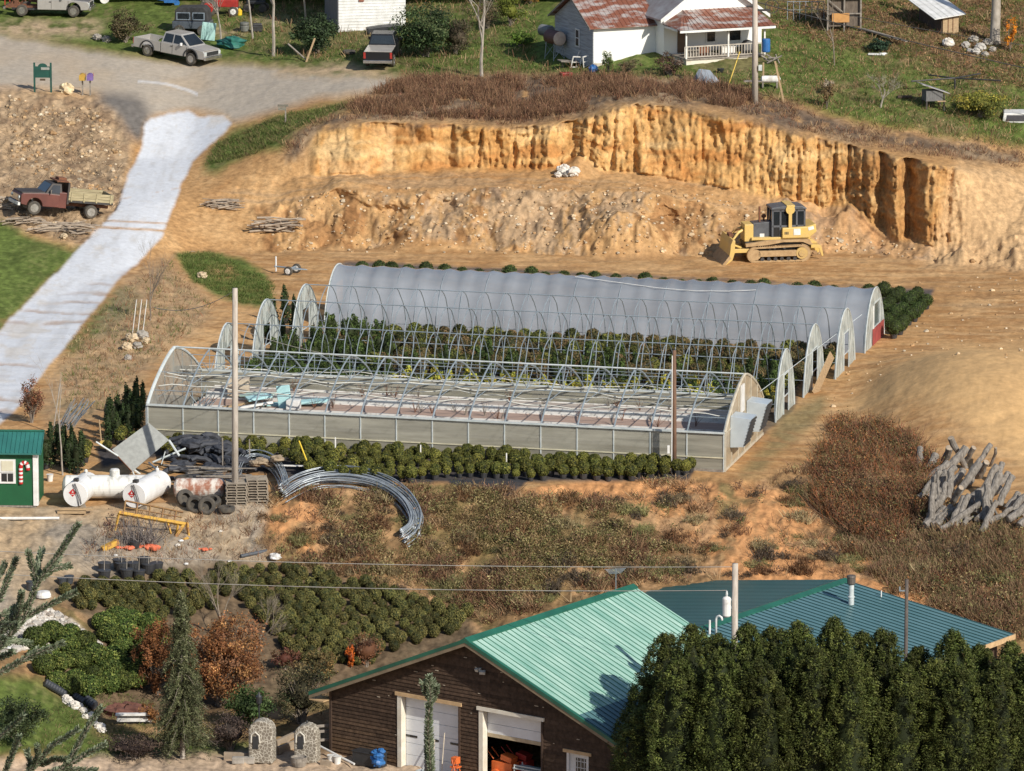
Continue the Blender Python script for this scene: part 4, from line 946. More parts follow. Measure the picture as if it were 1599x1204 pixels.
bush(392,1138,1.45,1.1,HO,303,'holly_bush','glossy green holly bush behind the black lamp post',lumps=34,n=4200,leaf=.075)
bush(360,1172,1.4,.95,[(.10,.075,.065),(.075,.055,.05),(.13,.09,.07)],304,'purple_shrub','dusky purple brown shrub left of the stone pillars',lumps=30,n=3800,leaf=.05)
bush(212,1184,1.75,.62,[(.075,.05,.045),(.055,.04,.035),(.10,.07,.05)],305,'purple_shrub','low dark purple shrub at the foot of the spruce on its left',lumps=30,n=3600,leaf=.05,sx=1.3)
bush(470,1130,1.6,1.5,[(.06,.055,.03),(.09,.08,.04),(.04,.05,.022),(.12,.10,.05)],306,'dark_shrub','dark tangled shrub against the left side of the brown workshop',lumps=36,n=4600,leaf=.06)
bush(500,1060,1.1,.8,[(.16,.12,.05),(.11,.10,.04),(.2,.13,.05)],307,'autumn_shrub','tan and olive autumn shrub above the workshop eave',lumps=24,n=2200)
bush(445,1045,.9,.6,[(.20,.075,.05),(.15,.06,.045),(.16,.10,.05)],308,'autumn_shrub','crimson autumn shrub right of the rusty beech',lumps=18,n=1500,leaf=.06)
bush(572,1040,1.05,.85,[(.23,.10,.05),(.18,.09,.06),(.16,.11,.07)],309,'autumn_shrub','pinkish orange round shrub just above the workshop roof edge',lumps=22,n=1900,leaf=.05,corek=.6)
bush(548,1042,.35,.55,[(.65,.14,.03),(.5,.10,.03)],310,'autumn_shrub','bright orange red narrow shrub beside the round pinkish one',lumps=8,n=420,leaf=.06)
bush(28,1165,1.35,1.3,[(.05,.075,.03),(.075,.10,.04),(.035,.05,.02)],311,'dark_conifer','bushy dark green conifer at the lower left corner',lumps=34,n=4200,leaf=.07)
bush(235,1130,.6,.5,RU[:3],312,'rusty_shrub','small rusty shrub behind the brown mulch bed',lumps=12,n=800,leaf=.06)
# top of the picture
EV=[(.035,.06,.025),(.055,.085,.035),(.025,.04,.018)]
bush(664,88,2.3,1.75,[(.045,.075,.028),(.07,.105,.04),(.03,.05,.02),(.10,.12,.05)],320,'evergreen_shrub','big rounded dark green shrub right of the black pickup',lumps=44,n=7000,leaf=.10)
bush(712,84,1.5,1.3,[(.12,.09,.06),(.08,.07,.04),(.10,.10,.05)],321,'brown_shrub','brown twiggy shrub at the right side of the big dark evergreen one',lumps=24,n=2400,leaf=.08,corek=.5)
bush(494,82,1.9,1.35,EV,322,'evergreen_shrub','dark ragged evergreen shrub beside the white sided house',lumps=36,n=5000,leaf=.11)
bush(195,66,1.7,1.1,[(.17,.13,.07),(.12,.10,.05),(.10,.11,.04)],323,'brown_shrub','wide tan brown shrub behind the road left of the silver pickup',lumps=30,n=3600,leaf=.09)
bush(797,40,1.1,1.1,[(.20,.22,.035),(.14,.17,.03)],324,'yellow_bush','yellow green rounded bush left of the oil tank, higher of the two',lumps=16,n=1500,leaf=.09)
bush(812,72,1.3,.6,[(.13,.20,.03),(.10,.15,.03)],325,'yellow_bush','bright green low bush on the grass left of the oil tank',lumps=16,n=1300,leaf=.08)
bush(828,6,1.,.8,[(.34,.19,.03),(.26,.13,.03)],326,'autumn_shrub','orange yellow shrub at the top edge left of the barn',lumps=12,n=900,leaf=.09)
bush(760,45,1.6,1.2,[(.12,.085,.05),(.09,.07,.045)],327,'brown_shrub','bare brown thicket behind the slim grey tree',lumps=20,n=1800,leaf=.06,corek=.3)
bush(1532,182,2.1,.95,[(.22,.22,.04),(.15,.17,.04),(.11,.14,.035),(.30,.26,.05)],328,'yellow_bush','broad yellow green bush right of the small raised hutch',lumps=34,n=4200,leaf=.08)
bush(1373,82,.9,.45,[(.03,.06,.035),(.045,.08,.045)],329,'evergreen_shrub','small dark green bush at the foot of the stacked timber boards',lumps=14,n=1200,leaf=.08)
bush(1290,170,.55,.9,[(.22,.14,.07),(.17,.12,.06)],330,'plume_grass','clump of rusty ornamental grass with pale plumes on the hillside',lumps=10,n=700,leaf=.07,cat_='plant',corek=.4)
bush(1292,148,.45,.3,[(.62,.52,.40),(.5,.40,.3)],331,'seed_plumes','pale feathery seed plumes above the rusty ornamental grass',lumps=10,n=420,leaf=.06,cat_='plant',corek=.2,z0=.4)
bush(1577,80,.5,1.2,[(.62,.26,.02),(.5,.18,.02)],332,'orange_vine','narrow orange leaved vine right of the thick grey trunk',lumps=10,n=420,leaf=.09,corek=.15,cat_='plant')
bush(50,660,.75,1.25,[(.25,.10,.055),(.19,.08,.05),(.14,.09,.05)],333,'rust_bush','slim reddish brown bush standing beside the white gravel drive',lumps=26,n=2000,leaf=.06,corek=.25,cat_='shrub')
for (x,y,h,s,lb) in ((752,119,6.2,41,'slim grey leafless tree standing alone at the brush edge'),(427,88,7,42,'grey leafless tree trunk left of the ragged evergreen shrub'),(395,60,5,43,'thin leafless tree behind the silver pickup hood'),(345,66,3.6,44,'short bare tree beside the green tarp'),(478,40,6,45,'leafless tree against the grey side of the white sided house')):
    tree(x,y,h,.13 if s in(41,42) else .08,s,'bare_tree',lb,palebark,spread=.5,depth=4,start=.52,n0=3,twist=.10)
tree(1375,168,3.6,.07,46,'bare_tree','small bushy leafless tree on the hillside left of the raised hutch',palebark,spread=.75,depth=4,start=.28,n0=4,twist=.18,leaves=(160,2,.05,[(.20,.18,.07),(.15,.14,.06)]))
tree(1303,102,4.2,.05,47,'bare_tree','thin bare sapling standing in the grass right of the blue barrel',bark,spread=.4,depth=3,start=.6,n0=3)
tree(235,500,4.,.05,48,'bare_tree','feathery leafless sapling beside the white gravel drive',bark,spread=.35,depth=4,start=.4,n0=4,twist=.1)
tree(98,742,3.9,.05,49,'bare_tree','thin leafless sapling behind the tanks by the green shed',palebark,spread=.25,depth=3,start=.6,n0=2,twist=.06)
tb=thing('thick_trunk','thick pale grey tree trunk rising at the top right corner','tree',G(1553,68))
MB().tube([(0,0,-.2),(0.02,0,.5),(.06,0,2),(.1,0,5),(.2,0,9)],[.42,.33,.3,.26,.2],12).obj('trunk',palebark,tb,smooth=True)
# woods beyond the top edge and along it
k=0
for px in range(-40,1700,34):
    for py in (-14,-45,-90):
        if 820<px<1270 and py>-40: continue
        p=G(px+rnd.uniform(-12,12),py+rnd.uniform(-12,8)) if py>-30 else on(px+rnd.uniform(-12,12),py,float(zmap(px,py)[0][0]))
        if py>-30 and (1180<px or px<520) : 
            bush(0,0,rnd.uniform(.9,1.6),rnd.uniform(.5,1.),rnd.choice([[(.15,.11,.06),(.10,.085,.045)],[(.09,.10,.04),(.12,.10,.05)],[(.22,.15,.05),(.15,.10,.05)]]),400+k,'thicket_shrub','brown and olive thicket shrub along the top edge of the hillside',lumps=10,n=420,leaf=.10,pos=p,corek=.4,group='thicket shrubs along the top edge')
        k+=1
# ------------------------------------------------------------------ ground cover (nobody could count it)
def stuff(name,parts,m=weedm):
    V,Fc,C=cat(parts); o=npobj(name,V,Fc,C,m); tag(o,kind='stuff'); return o
BR=[(.22,.12,.07),(.15,.085,.055),(.27,.165,.10),(.11,.07,.048),(.20,.10,.065)]
TN=[(.37,.25,.14),(.29,.185,.10),(.21,.14,.078),(.42,.31,.18),(.26,.125,.07)]
OL=[(.23,.17,.08),(.16,.135,.055),(.27,.20,.095),(.32,.235,.12)]
band_poly=[(455,245),(490,204),(560,186),(700,190),(800,196),(900,184),(950,164),(1000,158),(1100,168),(1200,190),(1300,216),(1400,238),(1600,262),(1600,236),(1430,212),(1320,188),(1200,150),(1100,128),(1000,124),(800,122),(660,124),(590,142),(520,172),(440,225)]
band_dense=[(545,170),(600,138),(640,124),(800,122),(1000,124),(1100,128),(1180,150),(1150,168),(1000,150),(950,158),(900,176),(800,190),(700,184),(600,180),(560,180)]
pb=scatter(band_poly,2400,1); pd=scatter(band_dense,4200,2)
kk=(fbm(pd[:,0]*.45,pd[:,1]*.45,3,63)>-.10); pd=pd[kk]; kk=(fbm(pb[:,0]*.5,pb[:,1]*.5,3,64)>-.06); pb=pb[kk]
stuff('dry_brush',[leafcloud(pd[::4]+[0,0,.2],np.full((len(pd[::4]),3),(.4,.4,.28)),18,.045,BR+TN[1:3],74,.2),blades(pb,.26,.22,6,.018,BR+TN[:2],1,.45),blades(pd,.42,.24,8,.017,BR+TN[1:2],2,.4),blades(pd[:900],.8,.15,3,.012,BR[:3],3,.25),leafcloud(pd[::3]+[0,0,.3],np.full(len(pd[::3]),.3),8,.05,BR,4)])
sl_poly=[(400,800),(440,770),(500,765),(700,760),(850,772),(1000,752),(1140,755),(1200,745),(1290,725),(1420,770),(1600,820),(1600,1000),(1580,1000),(1320,905),(1000,912),(760,975),(500,892),(420,880)]
ps=scatter(sl_poly,9500,5); nz=fbm(ps[:,0]*.35,ps[:,1]*.35,3,61); n2z=fbm(ps[:,0]*.9,ps[:,1]*.9,2,62)
# keep the bare orange scars open
A_=[tuple(p) for p in ps]
proj_=lambda P:(799.5+F*P[:,0]/(P[:,1]*c0-(P[:,2]-H)*s0),602-F*(P[:,1]*s0+(P[:,2]-H)*c0)/(P[:,1]*c0-(P[:,2]-H)*s0))
qx,qy=proj_(ps); scar=((((qx-1165)/175)**2+((qy-805)/68)**2)<1)|((((qx-1260)/190)**2+((qy-900)/42)**2)<1)|((((qx-900)/110)**2+((qy-765)/16)**2)<1)|((((qx-460)/55)**2+((qy-830)/50)**2)<1)|((((qx-620)/26)**2+((qy-830)/50)**2)<1)
keep=~(scar&(rng.random(len(ps))<.92)); ps,nz,n2z,qx,qy=ps[keep],nz[keep],n2z[keep],qx[keep],qy[keep]
gap=(n2z<-.11); ps,nz,n2z,qx,qy=[v[~gap] for v in (ps,nz,n2z,qx,qy)]
ol=(nz>.05)&(qx<1050); br=(~ol)&(n2z>.03); tn=~(ol|br)
gk=rng.choice(len(ps),900,replace=False); GC=ps[gk]+[0,0,.28]
stuff('slope_weeds',[leafcloud(GC[:300],np.full((300,3),(.5,.5,.42)),42,.055,[(.26,.23,.10),(.20,.19,.08),(.32,.27,.13)],70,.3,.4),leafcloud(GC[300:600],np.full((300,3),(.42,.42,.45)),34,.05,[(.15,.09,.06),(.20,.12,.08),(.11,.08,.05)],71,.2,.2),leafcloud(GC[600:],np.full((300,3),(.36,.36,.3)),30,.05,[(.12,.13,.05),(.16,.16,.06)],72,.3,.4),blades(ps[tn],.30,.28,8,.02,TN,6,.6),blades(ps[br],.42,.28,8,.018,BR+TN[:2],7,.5),blades(ps[ol],.28,.25,6,.022,OL+TN[:1],8,.55),
  leafcloud(ps[ol][::2]+[0,0,.22],np.full((len(ps[ol][::2]),3),(.36,.36,.28)),22,.05,OL,9,.3,.5),leafcloud(ps[br][::2]+[0,0,.22],np.full((len(ps[br][::2]),3),(.3,.3,.3)),12,.045,BR,10,.2),leafcloud(ps[tn][::3]+[0,0,.15],np.full((len(ps[tn][::3]),3),(.34,.34,.2)),14,.045,TN,10,.2)])
thick=[(1265,745),(1300,662),(1345,655),(1430,690),(1470,740),(1440,800),(1400,860),(1330,840),(1260,780)]
pt=scatter(thick,1500,12); rd=[(.27,.11,.06),(.33,.14,.055),(.18,.09,.05),(.20,.15,.07),(.12,.11,.05)]
pt=pt[fbm(pt[:,0]*.6,pt[:,1]*.6,3,65)>-.13]; stuff('red_brush',[blades(pt,.62,.35,8,.016,rd+BR,13,.5),leafcloud(pt+[0,0,.35],np.full(len(pt),.42),26,.05,rd+BR[:2],14,.2),leafcloud(pt[::6]+[0,0,.6],np.full(len(pt[::6]),.5),26,.05,rd+OL[:2],15,.2)])
pr_=[(1320,850),(1480,830),(1600,820),(1600,1000),(1560,985),(1400,930)]
pt=scatter(pr_,2400,15); pt=pt[fbm(pt[:,0]*.5,pt[:,1]*.5,3,66)>-.10]; qq=scatter(pr_,420,16); stuff('tall_dry_grass',[leafcloud(qq+[0,0,.2],np.full((len(qq),3),(.5,.5,.3)),30,.05,TN[:3]+rd+OL[:1],17,.2),blades(pt,.42,.3,9,.016,[(.30,.21,.12),(.22,.16,.09),(.17,.15,.07),(.26,.15,.10)],16,.3)])
yp=scatter([(200,800),(410,790),(470,870),(330,880),(120,880),(150,820)],420,17)
stuff('yard_weeds',[blades(yp,.25,.25,6,.015,TN+BR,18,.5)])
lp=scatter([(95,560),(140,500),(210,440),(260,410),(330,470),(320,500),(230,570),(160,640),(110,660)],900,19); gp2=scatter([(280,398),(330,394),(425,440),(425,474),(380,474),(300,440)],1400,20); gp3=scatter([(320,260),(340,225),(440,180),(560,158),(470,198),(400,240)],1400,21)
GG=[(.11,.15,.04),(.075,.11,.03),(.16,.17,.06),(.2,.16,.08)]
stuff('rough_grass',[blades(lp,.22,.2,6,.015,TN+GG[:2],22,.5),blades(gp2,.16,.16,8,.016,GG[:3],23,.5),blades(gp3,.18,.18,7,.016,GG,24,.5)])
tp=scatter([(350,55),(430,95),(600,100),(640,122),(800,118),(1000,120),(1200,150),(1400,205),(1600,235),(1600,2),(1200,2),(1200,110),(1000,110),(840,100),(840,2),(350,2)],7000,25)
stuff('hillside_grass',[blades(tp,.20,.25,6,.02,GG+TN[:1],26,.5),blades(tp[::14],.45,.2,5,.02,BR+TN,27,.4)])
lt=scatter([(1200,2),(1600,2),(1600,140),(1500,120),(1400,85),(1290,70),(1200,40)],2200,28); lt2=scatter([(1200,60),(1600,120),(1600,225),(1300,170),(1200,140)],900,29)
stuff('fallen_leaves',[leafcloud(lt+[0,0,.06],np.full((len(lt),3),(.35,.35,.05)),9,.06,[(.30,.17,.08),(.2,.12,.06),(.38,.24,.12),(.13,.09,.05)],30),leafcloud(lt2+[0,0,.05],np.full((len(lt2),3),(.4,.4,.04)),2,.05,[(.5,.36,.2),(.4,.22,.1)],31)],leafm)
mp_=scatter([(2,160),(150,170),(190,230),(180,320),(120,380),(40,355),(2,350)],900,32)
stuff('mound_litter',[blades(mp_,.22,.5,4,.02,[(.30,.24,.17),(.4,.32,.22),(.18,.13,.09)],33,1.2)])
pf=scatter([(130,1060),(240,1100),(240,1180),(60,1180),(60,1120)],500,34)
stuff('lower_grass',[blades(pf,.15,.2,7,.016,GG,35,.5)])
SS=[ragged('slope_shrub',c,700+i,label='dry %s shrub among the weeds of the bank below the greenhouse'%w_,group='%s shrubs on the weedy bank'%w_) for i,(w_,c) in enumerate((('rust brown',[(.20,.10,.05),(.15,.08,.045),(.24,.14,.07)]),('olive tan',[(.25,.23,.10),(.18,.18,.07),(.30,.26,.12)]),('dark grey brown',[(.11,.085,.06),(.08,.06,.045),(.15,.11,.075)]),('straw coloured',[(.38,.30,.17),(.30,.23,.13),(.25,.20,.10)])))]
sp=scatter([(400,800),(500,770),(1140,765),(1290,740),(1400,800),(1420,860),(1600,860),(1600,960),(1330,905),(1000,905),(760,965),(500,890)],210,77); q_=random.Random(5)
for i,pr_ in enumerate(SS):
    for j,p in enumerate(sp[i::4]):
        o=pr_ if j==0 else copy_tree(pr_); s_=q_.uniform(.35,1.0); o.location=(p[0],p[1],p[2]-.1); o.rotation_euler=(0,0,q_.uniform(0,6)); o.scale=(s_*1.1,s_,s_*q_.uniform(.7,1.2))
# stones strewn over the cut and the graded floor
def stones(name,poly,n,r0,r1,c,seed):
    P=scatter(poly,n,seed); q=random.Random(seed); mb=MB()
    for i,p in enumerate(P): mb.rock(p+np.array([0,0,.02]),q.uniform(r0,r1)*(1 if q.random()<.9 else 1.9),i+seed,.7,(lambda k,cc:tuple(x*k for x in cc))(q.uniform(.7,1.15),q.choice(c)),(4,6))
    o=mb.obj(name,attr_stone); tag(o,kind='stuff')
attr_stone=attrmat('stone',rough=.9,nscale=5,lo=.7,hi=1.2)
TC=[(.60,.45,.28),(.52,.36,.2),(.42,.26,.13),(.62,.52,.38)]
stones('talus_stones',[(400,392),(480,300),(700,290),(1000,285),(1200,320),(1400,380),(1480,400),(1560,410),(1300,400),(800,398)],700,.04,.12,TC,50)
stones('scattered_stones',[(1230,440),(1599,430),(1599,560),(1420,560),(1300,640),(1220,640),(1400,520),(1460,470)],110,.03,.09,TC,51)
stones('mound_stones',[(10,150),(150,170),(190,240),(170,330),(20,260)],260,.05,.16,TC,52)
stones('gravel_pile',[(2,1005),(30,968),(80,952),(120,975),(160,1010),(90,1005),(20,1020)],520,.06,.16,[(.55,.52,.47),(.45,.42,.38),(.62,.58,.52),(.38,.33,.28)],53)
# ------------------------------------------------------------------ near fir trees
NC=np.array([(.18,.22,.13),(.25,.29,.19),(.11,.15,.08),(.32,.36,.25)])
def fir(name,label,Y,trunkpx,trunktop,branches,seed,nl=.030,ped=120):
    b0=atY(trunkpx,trunktop,Y); g0=float(np.interp(Y,[10,40,150],[57,49.5,17])); root=thing(name,label,'fir tree',(b0.x,Y,g0))
    q=random.Random(seed); g=np.random.default_rng(seed); st=MB(); PV=[];PC=[]
    off=Vector((b0.x,Y,g0)); base=atY(trunkpx,trunktop,Y)-off
    MB().tube([(0,0,-.3),(0,0,base.z*.6),base],[.11,.07,.02],8).obj('trunk',bark,root)
    for br in branches:
        dy=q.uniform(-.25,.25); pts=[atY(x,y,Y+dy*(i/(len(br)-1)))-off for i,(x,y) in enumerate(br)]
        st.tube([pts[0]]+pts[1:],[.009]*(len(pts)-1)+[.004],5)
        for i in range(len(pts)-1):
            a,b=pts[i],pts[i+1]; L_=(b-a).length; d=(b-a).normalized(); n=int(L_*1700)
            for k in range(n):
                s=(k+q.random())/n; p=a.lerp(b,s); u=Vector((q.gauss(0,1),q.gauss(0,1),q.gauss(0,1))); u=(u-d*u.dot(d)).normalized()
                nd=(u*.85+d*.75).normalized(); l=nl*q.uniform(.7,1.15); e=p+nd*l; w_=nd.cross(Vector((q.gauss(0,1),q.gauss(0,1),q.gauss(0,1)))).normalized()*.0042
                PV+= [p-w_,p+w_,e+w_*.6,e-w_*.6]; c=NC[q.randint(0,3)]; PC+=[c]*4
    st.obj('branch',bark,root)
    V=np.array([tuple(v) for v in PV]); npobj('needles',V,np.arange(len(V)).reshape(-1,4),np.array(PC),needlem,root)
    return root
fir('fir_tree','near fir tree reaching blue green needled branches in from the left edge',34,-70,700,[
 [(-70,1100),(0,1010),(38,965),(58,910),(90,868),(122,818)],[(58,915),(50,885),(44,862)],[(60,905),(85,888),(108,883)],[(62,900),(58,880),(66,858)],[(64,898),(80,882),(92,872)],
 [(-70,1020),(0,988),(60,952),(118,924)],[(0,988),(20,960),(44,945)],[(-70,1075),(0,1050),(40,1028),(98,1004)],[(40,1028),(60,1014),(78,1016)],[(-60,960),(0,935),(14,900),(26,872)],[(-50,950),(0,962),(30,945)],[(-40,930),(-5,905),(8,880)],[(0,1010),(20,1000),(48,1005)],[(-30,1000),(10,970),(22,950)],[(-70,1040),(-10,1030),(20,1018)],[(-50,985),(0,975),(28,975)],[(20,985),(30,950),(34,925)],[(-60,1000),(-10,990),(12,1000)]],71)
fir('fir_tree','near fir tree with drooping needled shoots along the bottom left edge',36,-40,1000,[
 [(-40,1300),(10,1200),(30,1150)],[(20,1230),(60,1190),(80,1165),(122,1138)],[(40,1230),(48,1190),(42,1172)],[(40,1260),(90,1204),(130,1180),(164,1162)],[(100,1200),(118,1170),(140,1130),(158,1105)],[(30,1240),(70,1208),(95,1200),(150,1203)],[(-40,1180),(0,1150),(36,1118)],[(60,1250),(110,1215),(135,1210)],[(50,1200),(60,1180),(58,1165)],[(60,1195),(85,1185),(105,1186)]],72)
fir('fir_tree','upright needled leader of a near fir tree in front of the left garage door',38,668,1190,[
 [(668,1330),(672,1204),(668,1130),(672,1090),(670,1056)],[(672,1092),(664,1078),(661,1066)],[(671,1096),(680,1080),(682,1072)],[(671,1100),(678,1088),(676,1064)],[(672,1330),(676,1240),(672,1150),(669,1100)],[(664,1330),(667,1230),(668,1140)]],73,.034)
# ------------------------------------------------------------------ vehicles
def one(name,label,cat_,mb,mat,loc=(0,0,0),rot=(0,0,0),group=None,smooth=False,bevel=0):
    o=mb.obj(name,mat,None,smooth,None,bevel); o.location=loc; o.rotation_euler=rot; return tag(o,label,cat_,group)
def Q(px,py,base): return atY(px,py,base[1])          # a point above/below 'base', at its distance
def wheel(parent,x,y,z,r,w,rimc,side):
    t=MB().lathe([(r*.55,-w/2),(r*.9,-w/2),(r,-w*.32),(r,w*.32),(r*.9,w/2),(r*.55,w/2)],(x,y,z),'Y',20).obj('wheel',rubber,parent,smooth=False)
    m=MB().lathe([(r*.60,-w*.51),(r*.60,w*.51)],(x,y,z),'Y',16)
    for k in range(6):
        a=k*math.pi/3; m.box((x+math.cos(a)*r*.32,y+side*w*.53,z+math.sin(a)*r*.32),(r*.34,.03,r*.13),ry=-a)
    m.lathe([(r*.12,-w*.56),(r*.12,w*.56)],(x,y,z),'Y',10); m.obj('rim',rimc,t)
def arcpts(cx,cz,r,n=8,up=True): return [(cx-r*math.cos(math.pi*k/n),cz+r*math.sin(math.pi*k/n)) for k in range(n+1)]
def carpaint(n,c): 
    m=solid(n,c,tuple(x*.85 for x in c),1.5,.28,.25); return m
def pickup(label,loc,rz,paint,hood=None,rimc=None,tilt=(0,0),bed=True,tonneau=None,flare=None,lower=None):
    t=thing('pickup_truck',label,'pickup truck',loc,rz,None,tilt[0],tilt[1]); W2=.94; rimc=rimc or chrome
    wr,wf,rw_=1.15,4.75,.48
    fr=[(2.25,.48)]+[(wf-.52,.48)]+arcpts(wf,.5,.52)[1:-1]+[(wf+.52,.48),(5.75,.50),(5.85,.62),(5.84,.92),(5.72,1.06),(4.55,1.17),(2.25,1.17)]
    b=MB().prism(fr,-W2,W2); bo=b.obj('body',paint,t,bevel=.03)
    c=MB(); x0,x1,x2,x3=2.25,4.62,3.72,2.42; zb,zt=1.16,1.88; 
    c.add([(x0,-W2+.02,zb),(x1,-W2+.02,zb),(x2,-.72,zt),(x3,-.72,zt),(x0,W2-.02,zb),(x1,W2-.02,zb),(x2,.72,zt),(x3,.72,zt)],[(0,1,2,3),(7,6,5,4),(3,2,6,7),(0,3,7,4),(1,5,6,2),(0,4,5,1)])
    c.obj('cab',paint,t,bevel=.04)
    g=MB()
    for s in (-1,1):
        def P2(u,v): # on the cab side
            z=zb+(zt-zb)*v; y=s*(W2-.02+(.72-W2+.02)*v+.012); return (u,y,z)
        for a0,a1,b0,b1 in ((2.42,3.18,2.52,3.18),(3.27,4.38,3.27,3.72)):
            g.add([P2(a0,.12),P2(a1,.12),P2(b1,.88),P2(b0,.88)],[(0,1,2,3)])
    def WS(y,v,xa,xb,o): x=xa+(xb-xa)*v; return (x+o,y,zb+(zt-zb)*v)
    g.add([WS(-.80,.1,x1,x2,.015),WS(.80,.1,x1,x2,.015),WS(.66,.9,x1,x2,.015),WS(-.66,.9,x1,x2,.015)],[(0,1,2,3)])
    g.add([WS(-.80,.15,x0,x3,-.015),WS(.80,.15,x0,x3,-.015),WS(.66,.88,x0,x3,-.015),WS(-.66,.88,x0,x3,-.015)],[(0,1,2,3)])
    g.obj('windows',glass_dark,t)
    if bed:
        m=MB()
        pr=[(0,.52),(wr-.52,.52)]+arcpts(wr,.52,.52)[1:-1]+[(wr+.52,.52),(2.2,.52),(2.2,1.17),(0,1.17)]
        for s in (-1,1): m.prism(pr,s*W2,s*(W2-.07))
        m.box((.03,0,.85),(.06,1.76,.62)).box((1.1,0,.72),(2.15,1.75,.06)).box((2.17,0,.85),(.05,1.76,.62))
        m.obj('bed',lower or paint,t,bevel=.012)
        MB().box((2.225,0,.84),(.03,1.84,.6)).obj('gap',steel,t)
        if tonneau: MB().box((1.1,0,1.19),(2.1,1.8,.04)).obj('bed_cover',tonneau,t,bevel=.01)
    MB().box((-.08,0,.55),(.16,1.9,.2)).obj('rear_bumper',chrome,t,bevel=.02)
    MB().box((5.9,0,.58),(.16,1.9,.24)).obj('front_bumper',chrome,t,bevel=.03)
    MB().box((5.86,0,.86),(.05,1.25,.24)).obj('grille',black,t)
    MB().box((5.3,0,1.115),(1.0,1.5,.05),ry=.09).obj('hood',hood or paint,t,bevel=.02)
    for s in (-1,1):
        MB().box((5.80,s*.78,.87),(.12,.26,.22)).obj('headlight',galvw,t,bevel=.02)
        MB().box((-.015,s*.87,.95),(.05,.14,.4)).obj('tail_light',redp,t)
        MB().box((3.98,s*1.03,1.28),(.12,.18,.2)).obj('mirror',white if paint is not blackp else black,t,bevel=.03)
        MB().box((3.15,s*.955,1.03),(.16,.03,.05)).obj('door_handle',black,t)
        d=MB()
        for x in (3.22,4.4): d.box((x,s*.945,.84),(.02,.012,.6))
        d.obj('door_seam',steel,t)
        if flare:
            for cx in ((wr,wf) if bed else (wf,)):
                f=MB(); f.tube([(x,s*.95,z) for x,z in arcpts(cx,.5,.57,10)],.05,6); f.obj('wheel_flare',flare,t)
        for cx in (wr,wf): wheel(t,cx,s*.82,rw_-.08,.40,.26,rimc,s)
    MB().box((2.9,0,.48),(5.0,1.3,.14)).obj('chassis',steel,t)
    if not bed: MB().box((1.1,.45,.6),(2.3,.1,.16)).box((1.1,-.45,.6),(2.3,.1,.16)).obj('frame_rail',rust,t)
    return t
silver=carpaint('silver_paint',(.45,.435,.41)); blackp=carpaint('black_paint',(.02,.021,.025)); tanw=carpaint('cream_paint',(.60,.56,.50))
def placed(px,py,rz,back=2.95):
    p=G(px,py); d=Vector((math.cos(rz),math.sin(rz),0)); o=p-d*back; z0=gz(o.x,o.y); e=p+d*back; z1=gz(e.x,e.y); o.z=(z0*.85+z1*.15)+.05; o.z=p.z-(z1-z0)/2*.9+.03
    return o,-math.atan2((z1-z0)*.9,2*back)
o,ty=placed(276,93,R(-33)); pickup('silver extended cab pickup with dark wheel flares parked by the road',o,R(-33),silver,None,chrome,(0,ty),flare=black)
o,ty=placed(598,97,R(84),2.6); pickup('black pickup seen from behind with a black and white bed cover',o,R(84),blackp,None,None,(0,ty),tonneau=tanw)
q=o; 
o,ty=placed(78,24,R(-6)); pt_=pickup('silver pickup with a grey hood and no bed among rusty junk',o,R(-6),silver,solid('grey_hood',(.16,.16,.17),(.11,.11,.12),2,.5),chrome,(0,ty),bed=False)
p=G(20,22); mb=MB()
for k in range(26): mb.box((rnd.uniform(-.9,1.1),rnd.uniform(-.5,.5),rnd.uniform(.1,1.3)),(rnd.uniform(.1,.7),rnd.uniform(.05,.3),rnd.uniform(.05,.3)),rnd.uniform(0,3),rnd.uniform(0,3))
one('scrap_heap','heap of rusty axles and engine scrap behind the silver pickup with no bed','scrap',mb,rust,p+Vector((.6,1.2,0)))
